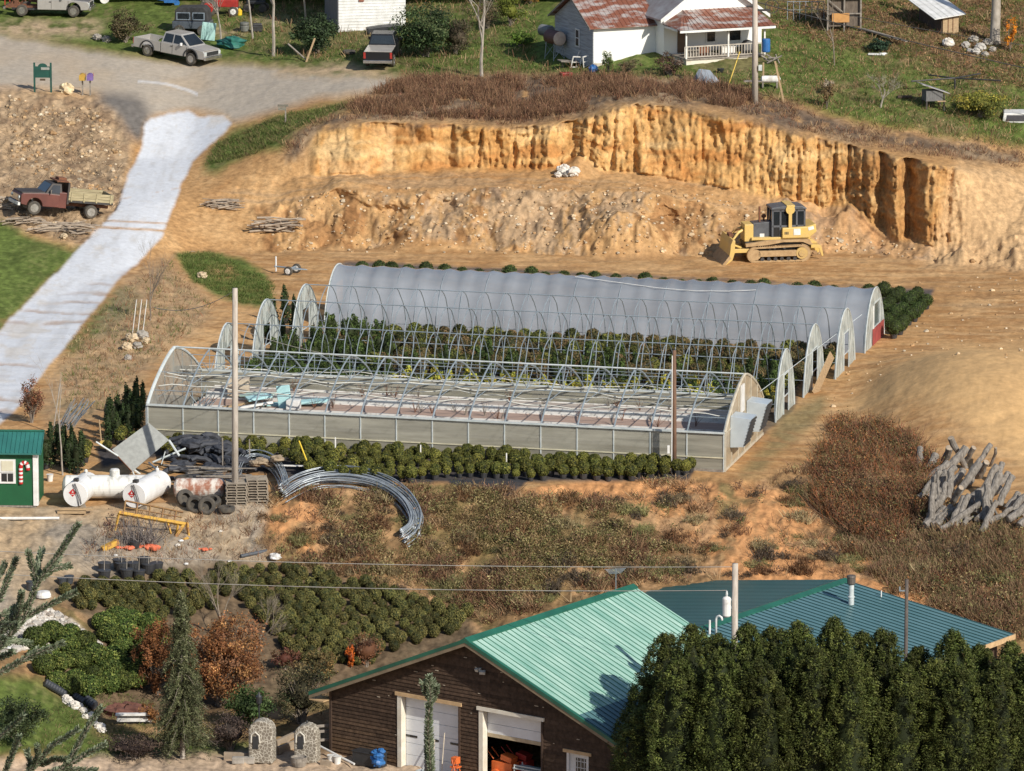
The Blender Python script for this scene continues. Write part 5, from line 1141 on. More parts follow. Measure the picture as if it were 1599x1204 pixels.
# dump truck
def dumptruck():
    rz=R(180+22); p=G(88,338); t=thing('dump_truck','old maroon dump truck with a black hood and wooden stake bed on the dirt bank','dump truck',p+Vector((0,0,.12)),rz,None,0,R(-7.5))
    maroon=solid('faded_maroon_paint',(.16,.055,.042),(.10,.034,.028),1.2,.45,p=(.3,.7)); blk=solid('dull_black_paint',(.035,.03,.028),(.06,.05,.045),2,.6)
    pr=[(.2,.55),(1.25,.55)]+arcpts(1.75,.55,.5)[1:-1]+[(2.25,.55),(2.62,.62),(2.66,1.15),(2.55,1.28),(1.1,1.36),(.2,1.32)]
    MB().prism(pr,-.95,.95).obj('body',maroon,t,bevel=.03)
    MB().box((1.85,0,1.33),(1.5,1.7,.10),ry=.06).obj('hood',blk,t,bevel=.03)
    c=MB(); c.add([(.05,-.93,1.3),(1.15,-.93,1.34),(.72,-.78,1.98),(.12,-.78,1.98),(.05,.93,1.3),(1.15,.93,1.34),(.72,.78,1.98),(.12,.78,1.98)],[(0,1,2,3),(7,6,5,4),(3,2,6,7),(0,3,7,4),(1,5,6,2)])
    c.obj('cab',blk,t,bevel=.03); 
    MB().box((.0,0,1.0),(.5,1.86,.95)).obj('cab_back',maroon,t,bevel=.03)
    g=MB()
    for s in (-1,1): g.add([(.22,s*.935,1.40),(.98,s*.935,1.42),(.66,s*.82,1.88),(.22,s*.82,1.88)],[(0,1,2,3)])
    g.add([(1.13,-.8,1.42),(1.13,.8,1.42),(.76,.7,1.92),(.76,-.7,1.92)],[(0,1,2,3)]); g.obj('windows',glass_dark,t)
    MB().box((2.68,0,.95),(.06,1.5,.36)).obj('grille',chrome,t); MB().box((2.75,0,.62),(.14,1.9,.18)).obj('front_bumper',oldwhite,t)
    for s in (-1,1): 
        MB().lathe([(.1,0),(.1,.05)],(2.7,s*.72,1.0),'X',12).obj('headlight',galvw,t)
        MB().box((.85,s*1.08,1.5),(.05,.14,.24)).obj('mirror',chrome,t)
    MB().box((-.3,0,1.45),(.12,2.0,1.3)).obj('headboard',blk,t); MB().box((.05,0,2.12),(.75,1.5,.07)).box((-.05,0,2.2),(.5,.7,.2)).obj('cab_guard',rust,t)
    b=MB(); b.box((-1.75,0,.98),(2.9,2.0,.12)); b.obj('bed_floor',steel,t)
    w_=solid('stake_wood',(.42,.36,.22),(.28,.24,.14),3,.9,stretch=(.5,3,3))
    for s in (-1,1):
        m=MB()
        for k in range(3): m.box((-1.75,s*1.0,1.13+k*.17),(2.85,.05,.15))
        for x in (-.5,-1.3,-2.1,-3.0): m.box((x,s*1.045,1.27),(.09,.05,.55))
        m.obj('stake_side',w_,t)
    MB().box((-3.17,0,1.27),(.06,1.9,.5)).obj('tailgate',w_,t)
    MB().box((-1.0,.35,.72),(4.2,.1,.18)).box((-1.0,-.35,.72),(4.2,.1,.18)).obj('frame_rail',rust,t)
    MB().box((-2.9,-.9,.6),(.04,.5,.5)).obj('mud_flap',black,t)
    rg=solid('dusty_rim',(.32,.31,.28),(.22,.2,.17),3,.7)
    for s in (-1,1): wheel(t,1.75,s*.85,.42,.42,.25,rg,s); wheel(t,-1.85,s*.82,.42,.42,.42,rg,s)
    return t
dumptruck()
# bulldozer
def dozer():
    p=G(1211,409); t=thing('bulldozer','yellow crawler bulldozer with a dark cab and mud caked tracks parked below the cut','bulldozer',p+Vector((0,1.1,0)),R(180+9))
    yel=solid('construction_yellow',(.66,.46,.12),(.54,.38,.15),1.5,.45,p=(.3,.7)); mud=solid('dried_mud',(.46,.32,.17),(.34,.22,.11),4,.95,bmp=.6); dk=solid('charcoal_panel',(.10,.11,.125),(.07,.075,.085),2,.5)
    for s in (-1,1):
        y0,y1=s*.78,s*1.22; pr=[]
        for k in range(13): a=math.pi/2+math.pi*k/12; pr.append((-1.42+.50*math.cos(a),.52+.50*math.sin(a)))
        for k in range(13): a=-math.pi/2+math.pi*k/12; pr.append((1.42+.46*math.cos(a),.47+.46*math.sin(a)))
        inn=[(x*.93,.5+(z-.5)*.80) for x,z in pr]; n=len(pr); tr_=MB()
        vs=[(x,y0,z) for x,z in pr]+[(x,y0,z) for x,z in inn]+[(x,y1,z) for x,z in pr]+[(x,y1,z) for x,z in inn]
        fs=[]
        for k in range(n):
            k2=(k+1)%n; fs+=[(k,k2,n+k2,n+k),(2*n+k,3*n+k,3*n+k2,2*n+k2),(k,2*n+k,2*n+k2,k2),(n+k,n+k2,3*n+k2,3*n+k)]
        tr_.add(vs,fs)
        L_=0
        for k in range(46):   # grousers round the loop
            s_=k/46*n; i=int(s_); f=s_-i; a=pr[i%n]; b=pr[(i+1)%n]; x=a[0]+(b[0]-a[0])*f; z=a[1]+(b[1]-a[1])*f
            tr_.box((x*1.015,(y0+y1)/2,.5+(z-.5)*1.04),(.05,.44,.06),ry=-math.atan2(z-.5,x) if abs(x)>1.4 else 0)
        xs_=[-1.3+k*.11 for k in range(24)]
        for x in xs_: tr_.box((x,(y0+y1)/2,.0),(.035,.44,.07)).box((x,(y0+y1)/2,.98),(.035,.44,.05))
        tk=tr_.obj('track',mud,t)
        MB().box((0,s*1.1,.52),(2.5,.20,.36)).obj('track_frame',mud,t,bevel=.02)
        m=MB(); m.lathe([(.36,-.1),(.36,.1)],(-1.42,s*1.12,.52),'Y',18); m.lathe([(.22,-.14),(.2,.14)],(-1.42,s*1.14,.52),'Y',14); m.obj('sprocket',solid('muddy_yellow',(.5,.34,.12),(.4,.27,.12),3,.7),t)
        MB().lathe([(.33,-.1),(.33,.1)],(1.42,s*1.1,.47),'Y',18).obj('idler',mud,t)
        r_=MB()
        for k in range(6): r_.lathe([(.12,-.1),(.12,.1)],(-1.0+k*.4,s*1.12,.2),'Y',10)
        for x in (-.35,.25,.55): r_.lathe([(.08,-.1),(.08,.1)],(x,s*1.1,.86),'Y',8)
        r_.obj('track_roller',steel,t)
        # fender shelf
        MB().prism([(2.0,.95),(2.0,1.12),(.6,1.32),(-1.9,1.32),(-2.1,1.0),(-1.9,1.0),(-1.5,1.18),(-.3,1.2),(.6,1.05)],s*.82,s*1.16).obj('fender',yel if s<0 else mud,t,bevel=.01)
        MB().box((2.25,s*1.0,.72),(1.5,.16,.24)).obj('push_arm',yel,t,bevel=.02)
    MB().box((0,0,.85),(3.9,1.5,.7)).obj('hull',steel,t)
    MB().box((1.72,0,1.72),(.55,1.25,1.05)).obj('radiator_guard',yel,t,bevel=.04)
    MB().prism([(1.45,1.4),(1.45,2.28),(.35,2.36),(.2,1.4)],-.52,.52).obj('hood',dk,t,bevel=.03)
    MB().box((.9,.53,1.55),(.28,.02,.2)).box((.9,-.53,1.55),(.28,.02,.2)).obj('label_plate',white,t)
    MB().box((-.2,0,1.38),(3.6,1.7,.16)).obj('deck',yel,t,bevel=.02)
    b=MB(); b.prism([(-.25,1.4),(-.25,2.02),(-1.75,2.08),(-2.3,2.25),(-2.35,1.75),(-1.9,1.4)],-1.0,1.0); bo=b.obj('rear_body',yel,t,bevel=.05)
    m=MB()
    for s in (-1,1): m.box((-1.15,s*1.01,1.78),(.42,.02,.38)).box((-2.0,s*1.01,1.98),(.35,.02,.2),ry=.25)
    m.obj('label_plate',white,t)
    m=MB()
    for s in (-1,1):
        for k in range(3): m.box((-.5+k*.09-.1,s*1.012,1.72),(.05,.02,.16))
    m.obj('marking',steel,t)
    c=MB(); c.prism([(.35,1.45),(.28,3.12),(-1.65,3.12),(-1.72,2.05),(-.3,2.0),(-.3,1.45)],-.72,.72); c.obj('cab_glass',glass_dark,t)
    f=MB()
    for s in (-1,1):
        for x in (.30,-.18,-1.18,-1.66): f.box((x,s*.73,2.55 if x<-.3 else 2.3),(.11,.05,1.15 if x<-.3 else 1.65))
        f.box((-.68,s*.73,2.1),(2.0,.05,.12)).box((-.68,s*.73,3.06),(2.05,.05,.14))
    for x in (.32,-1.69):
        for y in (-.68,0,.68): f.box((x,y,2.6),(.06,.08,1.05))
    f.obj('cab_frame',dk,t)
    MB().prism([(.42,3.12),(.38,3.24),(-.5,3.34),(-1.5,3.3),(-1.78,3.18),(-1.78,3.12)],-.82,.82).obj('cab_roof',dk,t,bevel=.03)
    m=MB(); m.box((-.78,0,3.33),(.5,1.75,.12))
    for s in (-1,1):
        m.box((-.75,s*.86,2.55),(.2,.12,1.3)); m.lathe([(.28,-.03),(.28,.03)],(-.75,s*.88,3.12),'Y',16)
    m.obj('rollover_frame',yel,t,bevel=.01)
    m=MB(); m.lathe([(.065,2.3),(.065,3.25)],(1.0,.2,0),n=10); m.obj('exhaust_stack',rust,t)
    m=MB(); m.lathe([(.06,2.3),(.06,2.5),(.15,2.55),(.15,2.68),(.05,2.74)],(.68,-.1,0),n=12); m.obj('air_cleaner',rust,t)
    pr=[(2.75,1.45),(2.9,1.5),(3.02,1.2),(3.05,.85),(3.12,.45),(3.42,.0),(3.3,-.02),(2.92,.25),(2.78,.7)]
    bl=MB().prism(pr,-1.65,1.65).obj('blade',yel,t,bevel=.015)
    MB().prism([(3.1,.55),(3.55,.0),(3.35,-.02),(3.0,.4)],-1.68,1.68).obj('cutting_edge',mud,t)
    m=MB()
    for s in (-1,1): m.tube([(2.0,s*.35,1.9),(2.35,s*.5,1.75),(2.85,s*.7,1.15)],[.09,.09,.05],8); m.tube([(1.9,s*.55,.7),(2.8,s*.9,1.1)],.07,8)
    m.obj('lift_cylinder',yel,t)
    m=MB(); m.box((2.75,0,1.55),(.25,.8,.2)).tube([(2.9,.2,1.6),(2.4,.2,1.95),(2.0,.2,1.8)],.03,5).obj('hose',rust,t)
    r=MB(); r.prism([(-1.95,.5),(-1.95,1.15),(-2.25,1.2),(-2.75,.75),(-2.8,.45),(-2.6,.45)],-.15,.15).box((-2.3,0,.85),(.5,1.7,.2)).prism([(-2.5,.9),(-2.7,.9),(-2.85,.25),(-2.75,.2)],.6,.7).prism([(-2.5,.9),(-2.7,.9),(-2.85,.25),(-2.75,.2)],-.7,-.6)
    r.obj('ripper',yel,t,bevel=.01)
    return t
dozer()
# ------------------------------------------------------------------ houses on the hill
rustroof=solid('rusty_tin_roof',(.42,.38,.36),(.23,.085,.05),1.1,.6,.2,stretch=(.8,1,3),p=(.46,.60))
def house():
    HR=R(22); p=G(927,106); t=thing('farmhouse','white farmhouse with a rusty tin roof, side wing and railed porch on the hill','house',(p.x,p.y,p.z-.12),HR)
    wall=solid('sunlit_white_plaster',(.80,.80,.78),(.74,.74,.72),.6,.7); grey=solid('peeling_clapboard_painted_shade',(.42,.45,.48),(.26,.27,.29),2.6,.85,stretch=(1,.3,5),p=(.35,.6))  # gable grey has its shade painted in; the white is the sunlit copy
    MB().box((2.2,3.2,1.4),(4.4,6.4,2.8)).prism([(0,2.8),(6.4,2.8),(3.2,4.35)],4.3,4.4,'YZ').obj('wing_wall',wall,t)
    m=MB(); m.box((-.03,3.2,1.4),(.05,6.44,2.8)).prism([(-.0,2.8),(6.4,2.8),(3.2,4.35)],-.05,-.0,'YZ')
    for k in range(14): m.box((-.065,3.2,.1+k*.2),(.02,6.4,.03))
    m.obj('gable_siding',grey,t)
    wn_=MB(); wn_.box((-.09,2.5,1.75),(.04,.5,1.0)); w1=wn_.obj('window',glass_dark,t)
    m=MB(); 
    for y in (2.2,2.8): m.box((-.1,y,1.75),(.05,.09,1.15))
    m.box((-.1,2.5,2.3),(.05,.7,.1)).box((-.1,2.5,1.2),(.06,.7,.08)).box((-.11,2.5,1.75),(.04,.5,.05)); m.obj('window_frame',white,w1)
    MB().box((2.2,-.03,.2),(4.45,.1,.42)).obj('foundation',solid('old_concrete',(.52,.48,.40),(.38,.34,.28),1.5,.9),t)
    def slope(y0,z0,y1,z1,x0,x1,nm='roof_slope'):
        m=MB(); m.add([(x0,y0,z0),(x1,y0,z0),(x1,y1,z1),(x0,y1,z1),(x0,y0,z0-.05),(x1,y0,z0-.05),(x1,y1,z1-.05),(x0,y1,z1-.05)],[(0,1,2,3),(7,6,5,4),(0,4,5,1),(1,5,6,2),(2,6,7,3),(3,7,4,0)])
        x=x0
        while x<x1: m.add([(x-.02,y0,z0+.002),(x+.02,y0,z0+.002),(x,y0,z0+.035),(x-.02,y1,z1+.002),(x+.02,y1,z1+.002),(x,y1,z1+.035)],[(0,2,5,3),(2,1,4,5)]); x+=.33
        return m.obj(nm,rustroof,t)
    slope(-.35,2.72,3.2,4.5,-.4,4.6); slope(6.75,2.72,3.2,4.5,-.4,4.6)
    MB().prism([(-.35,2.62),(3.2,4.4),(6.75,2.62),(6.75,2.74),(3.2,4.52),(-.35,2.74)],-.44,-.39,'YZ').obj('rake_board',greywood,t)
    # main block, gable to the front
    y0,x0,x1=-1.4,4.3,11.2
    m=MB(); m.box(((x0+x1)/2,1.8,1.75),(x1-x0,6.4,3.5)).prism([(x0,3.5),(x1,3.5),((x0+x1)/2,6.0)],y0,y0+6.4)
    m.obj('main_wall',wall,t)
    m=MB()
    for s,xa in ((1,x0-.4),(-1,x1+.4)):
        xm=(x0+x1)/2; m.add([(xa,y0-.4,3.25),(xm,y0-.4,6.05),(xm,y0+6.6,6.05),(xa,y0+6.6,3.25),(xa,y0-.4,3.13),(xm,y0-.4,5.93),(xm,y0+6.6,5.93),(xa,y0+6.6,3.13)],[(0,1,2,3),(7,6,5,4),(0,4,5,1),(3,2,6,7),(0,3,7,4)])
    m.obj('main_roof',solid('grey_tin_roof',(.40,.39,.38),(.25,.2,.18),1,.5,.2,stretch=(1,1,1)),t)
    m=MB()
    for s,xa in ((1,x0-.4),(-1,x1+.4)):
        xm=(x0+x1)/2; m.add([(xa,y0-.44,3.27),(xm,y0-.44,6.08),(xm,y0-.44,5.86),(xa,y0-.44,3.03),(xa,y0-.38,3.27),(xm,y0-.38,6.08),(xm,y0-.38,5.86),(xa,y0-.38,3.03)],[(0,1,2,3),(7,6,5,4),(0,4,5,1),(3,2,6,7)])
    m.obj('rake_board',white,t)
    # porch
    px0,px1,pf=4.7,10.4,-3.9
    MB().box(((px0+px1)/2+.1,(pf+y0)/2,.42),(px1-px0,y0-pf-.02,.84)).obj('porch_base',solid('painted_block',(.66,.62,.52),(.5,.42,.3),1.0,.85,p=(.3,.5)),t)
    MB().box(((px0+px1)/2+.1,(pf+y0)/2-.05,.90),(px1-px0+.1,y0-pf,.1)).obj('porch_floor',greywood,t)
    m=MB(); ez_,bz=2.85,3.75; a=(px0-.5,pf-.35,ez_); b=(px1+.5,pf-.35,ez_); c=(px1+.2,y0-.02,bz); d=(px0+.9,y0-.02,bz); e_=(px0-.5,y0-.02,ez_+.1)
    m.add([a,b,c,d,e_],[(0,1,2,3),(0,3,4)]); m.add([(v[0],v[1],v[2]-.05) for v in (a,b,c,d,e_)],[(3,2,1,0),(4,3,0)])
    k=px0-.2
    while k<px1+.3:
        f0=(k,pf-.35,ez_+.004); k2=min(max(k,px0+.9),px1+.2); m.add([(k-.02,pf-.35,ez_+.003),(k+.02,pf-.35,ez_+.003),(k,pf-.35,ez_+.04),(k2-.02,y0-.02,bz+.003),(k2+.02,y0-.02,bz+.003),(k2,y0-.02,bz+.04)],[(0,2,5,3),(2,1,4,5)]); k+=.33
    m.obj('porch_roof',rustroof,t)
    MB().box(((px0+px1)/2,pf-.33,ez_-.1),(px1-px0+1,.06,.14)).box((px0-.47,(pf+y0)/2,ez_-.06),(.06,2.2,.14)).obj('porch_fascia',white,t)
    for x in (px0+.1,(px0+px1)/2+.2,px1-.1): MB().box((x,pf+.05,1.85),(.1,.1,1.8)).obj('porch_post',oldwhite,t)
    m=MB(); m.box(((px0+px1)/2,pf+.05,1.72),(px1-px0,.06,.07)).box(((px0+px1)/2,pf+.05,1.05),(px1-px0,.05,.06))
    x=px0
    while x<px1: m.box((x,pf+.05,1.38),(.05,.04,.65)); x+=.2
    m.obj('porch_railing',solid('weathered_rail',(.5,.46,.4),(.34,.3,.25),2,.8),t)
    MB().box((5.6,y0-.03,1.75),(.7,.05,1.5)).obj('dark_door',solid('brown_door',(.16,.1,.06),(.1,.06,.04),2,.6),t)
    for x,w_ in ((7.6,.55),(9.3,.75)):
        f=MB().box((x,y0-.03,2.1),(w_+.2,.05,1.15)).obj('window',white,t); MB().box((x,y0-.065,2.1),(w_,.03,.95)).obj('window_pane',glass_dark,f)
    f=MB().box((10.85,y0-.03,2.6),(.3,.05,.6)).obj('window',white,t); MB().box((10.85,y0-.065,2.6),(.2,.03,.5)).obj('window_pane',glass_dark,f)
    m=MB()
    for k in range(4): m.box((px0-.35,pf+.6+.0*k,.2+.2*k),(.35*(4-k)/2,.9,.1))
    m.obj('porch_step',greywood,t)
    return t,HR,p
hs,HR,hp=house(); bpy.context.view_layer.update()
def hl(x,y,z=0): return hs.matrix_basis@Vector((x,y,z))
for nm,lb,ct,xyz,d,m in (('box','brown box on the porch behind the railing','box',(6.5,-2.6,1.2),(.7,.5,.6),rust),('chest','pale chest on the porch beside the middle post','chest',(8.3,-2.4,1.15),(.9,.6,.45),oldwhite),('grill','covered grey grill on the right end of the porch','grill',(9.7,-2.6,1.35),(.9,.6,.7),solid('grey_cover',(.16,.16,.16),(.1,.1,.1),2,.8)),('bench','dark bench near the porch steps','bench',(5.6,-3.0,1.15),(.8,.4,.4),greywood)):
    mb=MB(); 
    if nm=='grill': mb.prism([(-.45,-.35),(.45,-.35),(.4,.15),(.1,.4),(-.2,.35),(-.42,.1)],-.3,.3)
    else: mb.box((0,0,0),d).box((0,0,d[2]/2+.02),(d[0]+.06,d[1]+.06,.05))
    one(nm,lb,ct,mb,m,hl(*xyz),(0,0,HR),bevel=.02)
# oil tank on its stand
p=G(866,93); t=thing('oil_tank','rusty brown fuel tank with a pale round end standing on crossed legs','fuel tank',p,R(-62))
MB().lathe([(.15,-.82),(.42,-.76),(.47,-.7),(.47,.7)],(0,0,1.45),'X',20).obj('tank_shell',solid('brown_tank',(.13,.055,.045),(.09,.04,.035),3,.6),t,smooth=False)
MB().lathe([(.47,.70),(.42,.77),(.15,.82)],(0,0,1.45),'X',20).obj('tank_end',solid('pale_tank_end',(.62,.52,.44),(.5,.38,.3),3,.7),t)
m=MB()
for x in (-.6,.6):
    for y in (-.4,.4): m.cyl((x,y,0),(x*.9,y*.8,1.15),.03,6)
    m.cyl((x,-.4,.1),(x,.4,1.05),.018,5).cyl((x,.4,.1),(x,-.4,1.05),.018,5)
m.obj('stand',galv,t)
p=G(858,80); one('grey_barrel','grey drum lying behind the rusty fuel tank','barrel',MB().lathe([(.3,-.5),(.38,-.45),(.38,.45),(.3,.5)],(0,0,1.2),'X',16),solid('grey_drum',(.22,.23,.23),(.15,.15,.15),3,.5),p+Vector((-.2,1.2,0)),(0,0,R(-50)))
# white sided house, top
p=G(529,50); t=thing('white_house','tall white clapboard house cut by the top edge behind the black pickup','house',p-Vector((0,0,.1)),R(12))
m=MB(); m.box((2.3,2.5,3.2),(4.6,5,6.4))
for k in range(30): m.box((2.3,-.012,.2+k*.2),(4.6,.03,.02))
m.obj('wall',white,t); MB().box((-.03,2.5,3.2),(.05,5,6.4)).obj('side_wall',solid('grey_boards',(.24,.24,.25),(.16,.16,.17),2,.8,stretch=(1,4,.4)),t)
MB().box((1.55,-.05,2.3),(.35,.06,.35)).obj('brick_patch',solid('brick_patch',(.3,.12,.08),(.22,.09,.06),6,.9),t)
MB().prism([(-.4,6.3),(2.3,8.2),(5.0,6.3),(5.0,6.4),(2.3,8.35),(-.4,6.4)],-.4,5.4).obj('roof',greywood,t)
# ------------------------------------------------------------------ coops and yard things on the right
p=G(1484,52); t=thing('chicken_coop','brown plank shed with a white sheet metal roof at the top right','shed',p,R(24))
MB().box((0,0,.55),(1.15,.08,1.1)).obj('front_board',wood,t); MB().prism([(.05,0),(3.2,0),(3.2,1.85),(.05,1.06)],-.64,-.56,'YZ').prism([(.05,0),(3.2,0),(3.2,1.95),(.05,1.16)],.56,.64,'YZ').box((0,3.2,.9),(1.1,.08,1.8)).obj('side_wall',solid('dark_boards',(.09,.065,.05),(.06,.045,.035),3,.9),t)
m=MB(); m.add([(-1.35,-.35,1.05),(.95,-.35,1.28),(.95,3.6,2.18),(-1.35,3.6,1.95),(-1.35,-.35,1.0),(.95,-.35,1.23),(.95,3.6,2.13),(-1.35,3.6,1.90)],[(0,1,2,3),(7,6,5,4),(0,4,5,1),(1,5,6,2),(3,7,4,0)])
for k in range(6): 
    x=-1.2+k*.42; m.add([(x-.02,-.36,1.07+(x+1.35)*.1),(x+.02,-.36,1.07+(x+1.35)*.1),(x+.02,3.6,1.97+(x+1.35)*.1),(x-.02,3.6,1.97+(x+1.35)*.1)],[(0,1,2,3)])
m.obj('roof_sheet',white,t); m=MB(); 
for x in (-.2,.15): m.box((x,-.06,.55),(.03,.05,1.1))
m.obj('door_batten',rust,t)
p=G(1318,50); t=thing('chicken_coop','weathered grey coop patched with an orange plywood sheet at the top edge','shed',p,R(8))
m=MB()
for x in (-1.1,0,1.1): m.box((x,0,1.1),(.09,.09,2.2))
m.box((0,0,2.2),(2.3,.09,.1)).box((0,0,1.2),(2.3,.07,.08)).box((-.55,0,1.7),(1.2,.06,.07),ry=.7).box((0,1.2,2.25),(2.5,2.5,.08)); m.obj('frame',greywood,t)
MB().box((-.25,-.08,.95),(1.15,.04,.6)).obj('plywood_patch',solid('orange_plywood',(.52,.27,.09),(.4,.2,.07),3,.8),t)
MB().box((0,.2,1.3),(2.2,.04,1.9)).obj('back_boards',solid('dim_boards',(.16,.13,.10),(.09,.07,.055),3,.9,stretch=(5,1,1)),t)
p=G(1258,32); m=MB()
for k in range(7): m.cyl((-1.2+k*.4,0,0),(-1.2+k*.4,0,1.3),.025,5)
m.cyl((-1.2,0,1.25),(1.2,0,1.25),.02,5).cyl((-1.2,0,.7),(1.2,0,.7),.015,5); one('wire_pen','grey pipe pen with a pale blue tray left of the patched coop','pen',m,galv,p)
for k,(dx,dy) in enumerate(((0,0),(.25,.12),(.5,.1),(.8,.2),(1.05,.3))):
    p=G(1343+k*6,50+k*1.5); one('timber_board','long grey timber board on the ground among the stack beside the patched coop','board',MB().box((0,0,.06+.04*(k%2)),(3.6,.2,.06)),greywood,p+Vector((.9,-1.0,.02)),(0,R(3),R(-58)),'timber boards beside the patched coop')
p=G(1369,86); one('white_sheet','crumpled white sheet below the small evergreen bush','sheet',MB().box((0,0,.06),(1.1,.4,.1)).box((.4,.1,.1),(.5,.3,.1),.5),white,p,(0,0,-.2),bevel=.03)
def boulder(name,label,px,py,r,mat,seed,flat=.75,n=(10,14)):
    p=G(px,py); return one(name,label,'rock',MB().rock((0,0,r*.5),r,seed,flat,n=n),mat,p,smooth=False,bevel=0)
whr=solid('white_rock',(.75,.72,.66),(.52,.47,.4),3,.85,bmp=.5); tanr=solid('tan_rock',(.62,.50,.34),(.42,.32,.2),3,.9,bmp=.5); gryr=solid('grey_rock',(.38,.35,.31),(.24,.22,.19),3,.9,bmp=.5)
boulder('boulder','white boulder with a dark hollow below the white roofed shed',1481,72,.42,whr,1)
for i,(x,y,r) in enumerate(((1508,74,.3),(1520,66,.34),(1531,78,.36),(1542,70,.32),(1524,84,.3),(1538,88,.26),(1514,82,.22),(1550,80,.24))):
    o=boulder('rubble_rock','grey rock in the rubble heap at the foot of the thick trunk',x,y,r,gryr if i%2 else solid('light_grey_rock',(.5,.48,.44),(.34,.32,.29),3,.9),20+i); o['group']='rocks in the rubble heap by the thick trunk'
p=G(1461,173); t=thing('rabbit_hutch','small raised hutch of dark boards under a tilted grey tin roof','hutch',p,R(14))
MB().box((-.1,.4,.95),(1.1,.9,.65)).obj('box',solid('hutch_boards',(.17,.17,.17),(.1,.1,.1),4,.9,stretch=(6,1,1)),t)
for x in (-.6,.55):
    for y in (0,.8): MB().box((x,y,.5),(.09,.09,1.0)).obj('leg',solid('dark_leg',(.06,.055,.05),(.04,.035,.03),3,.8),t)
m=MB(); m.add([(-.95,-.2,1.75),(.85,-.2,1.12),(.85,1.1,1.12),(-.95,1.1,1.75),(-.95,-.2,1.70),(.85,-.2,1.07),(.85,1.1,1.07),(-.95,1.1,1.70)],[(0,1,2,3),(7,6,5,4),(0,4,5,1),(1,5,6,2),(2,6,7,3),(3,7,4,0)]); m.obj('roof_sheet',solid('tin_sheet',(.5,.5,.52),(.36,.36,.38),2,.4,.4),t)
MB().box((.3,-.15,.62),(.55,.3,.05)).obj('shelf',wood,t)
p=G(1412,154); m=MB()
for k in range(4): m.cyl((-.4,k*.13,.08),(.5,k*.13+.05,.08),.07,7)
one('log','short dark logs lying on the grass left of the raised hutch','log',m,solid('dark_log',(.09,.055,.04),(.06,.04,.03),3,.9),p)
p=G(1491,140); t=thing('clothesline','dark four armed rotary clothesline standing on a post behind the raised hutch','clothesline',p)
cz=Q(1491,122,p)-p; MB().cyl((0,0,0),cz,.06,8).obj('post',steel,t)
for (x,y) in ((1423,127),(1450,117),(1531,115),(1563,126)):
    e=on(x,y,p.z+cz.z)-p; MB().cyl(cz,e,.05,6).obj('arm',steel,t)
p=G(1590,192); t=thing('truck_cap','white pickup bed cap with a dark window sitting on the grass at the right edge','truck cap',p,R(-4))
MB().prism([(-1.0,.0),(-.92,.62),(1.2,.66),(1.3,.0)],-.1,1.6).obj('shell',white,t,bevel=.05); MB().prism([(-.78,.12),(-.72,.50),(1.1,.52),(1.2,.12)],-.115,-.10).obj('side_window',solid('grey_window',(.09,.09,.1),(.06,.06,.07),2,.3),t)
p=G(1196,92); m=MB(); m.lathe([(.24,0),(.27,.05),(.27,.8),(.24,.85),(.1,.85)],(0,0,.45),n=16); one('barrel','bright blue plastic barrel beside the right corner of the farmhouse','barrel',m,bluep,p)
p=G(1100,131); m=MB(); m.add([(-.9,0,0),(.2,-.4,0),(1.1,.1,0),(.3,.7,0),(-.35,.1,.95),(.35,.2,.85)],[(0,1,4),(1,5,4),(1,2,5),(2,3,5),(3,4,5),(3,0,4)]); one('tarp','grey blue tarp draped over a heap below the porch','tarp',m,solid('grey_tarp',(.24,.28,.33),(.17,.2,.24),3,.7),p)
p=G(926,113); m=MB().rock((0,0,.22),.30,5,.9); one('ball','blue plastic jug on the grass below the wing of the farmhouse','jug',m,bluep,p)
p=G(884,124); one('crate','red crate in the weeds below the fuel tank','crate',MB().box((0,0,.2),(.7,.5,.4)).box((0,0,.42),(.76,.56,.05)),redp,p,(0,0,.4),bevel=.02)
p=G(888,104); m=MB().box((0,0,.35),(1.3,.9,.06),.3,.1).box((-.4,.3,.15),(.08,.08,.5)).box((.5,-.2,.15),(.08,.08,.5)); one('plank_table','grey plank table leaning under the gable window','table',m,greywood,p)
for k,(x,y,a) in enumerate(((905,98,.25),(918,104,-.2),(898,106,.1))): one('window_sash','old wooden sash frame leaning on the wing gable below the fuel tank','window sash',MB().box((-.3,0,.4),(.06,.05,.8)).box((.3,0,.4),(.06,.05,.8)).box((0,0,.78),(.6,.05,.06)).box((0,0,.05),(.6,.05,.06)).box((0,0,.4),(.6,.04,.04)),oldwhite,G(x,y),(.3,a,R(22)),'old window sashes leaning by the wing')
bush(950,112,.55,.75,[(.10,.14,.04),(.13,.17,.05)],340,'garden_shrub','upright green shrub against the white wing wall',lumps=12,n=700,leaf=.07,corek=.3)
bush(1045,118,1.3,.75,[(.16,.09,.06),(.12,.07,.05),(.2,.13,.09)],341,'garden_shrub','tangled reddish brown shrub between the wing and the porch',lumps=20,n=1800,leaf=.06,corek=.3)
bush(982,112,.9,.45,[(.24,.19,.10),(.18,.15,.08)],342,'garden_shrub','low tan weeds at the foot of the white wing wall',lumps=12,n=800,leaf=.06,corek=.2)
p=G(1186,137); m=MB().lathe([(.05,-.62),(.2,-.55),(.22,-.4),(.22,.4),(.2,.55),(.05,.62)],(0,0,.55),'X',14); t=thing('gas_cylinder','small white gas cylinder lying on a wooden rack by the pole','gas cylinder',p+Vector((.7,0,0))); m.obj('cylinder_shell',oldwhite,t)
MB().box((-.5,0,.2),(.1,.5,.4)).box((.4,0,.2),(.1,.5,.4)).box((-.9,0,.42),(1.6,.5,.06)).obj('rack',greywood,t)
one('ladder','yellow board leaning against the porch wall','board',MB().cyl((0,0,0),(.75,.8,2.1),.04,5),solid('yellow_stick',(.7,.5,.05),(.55,.38,.05),3,.6),G(1137,135))
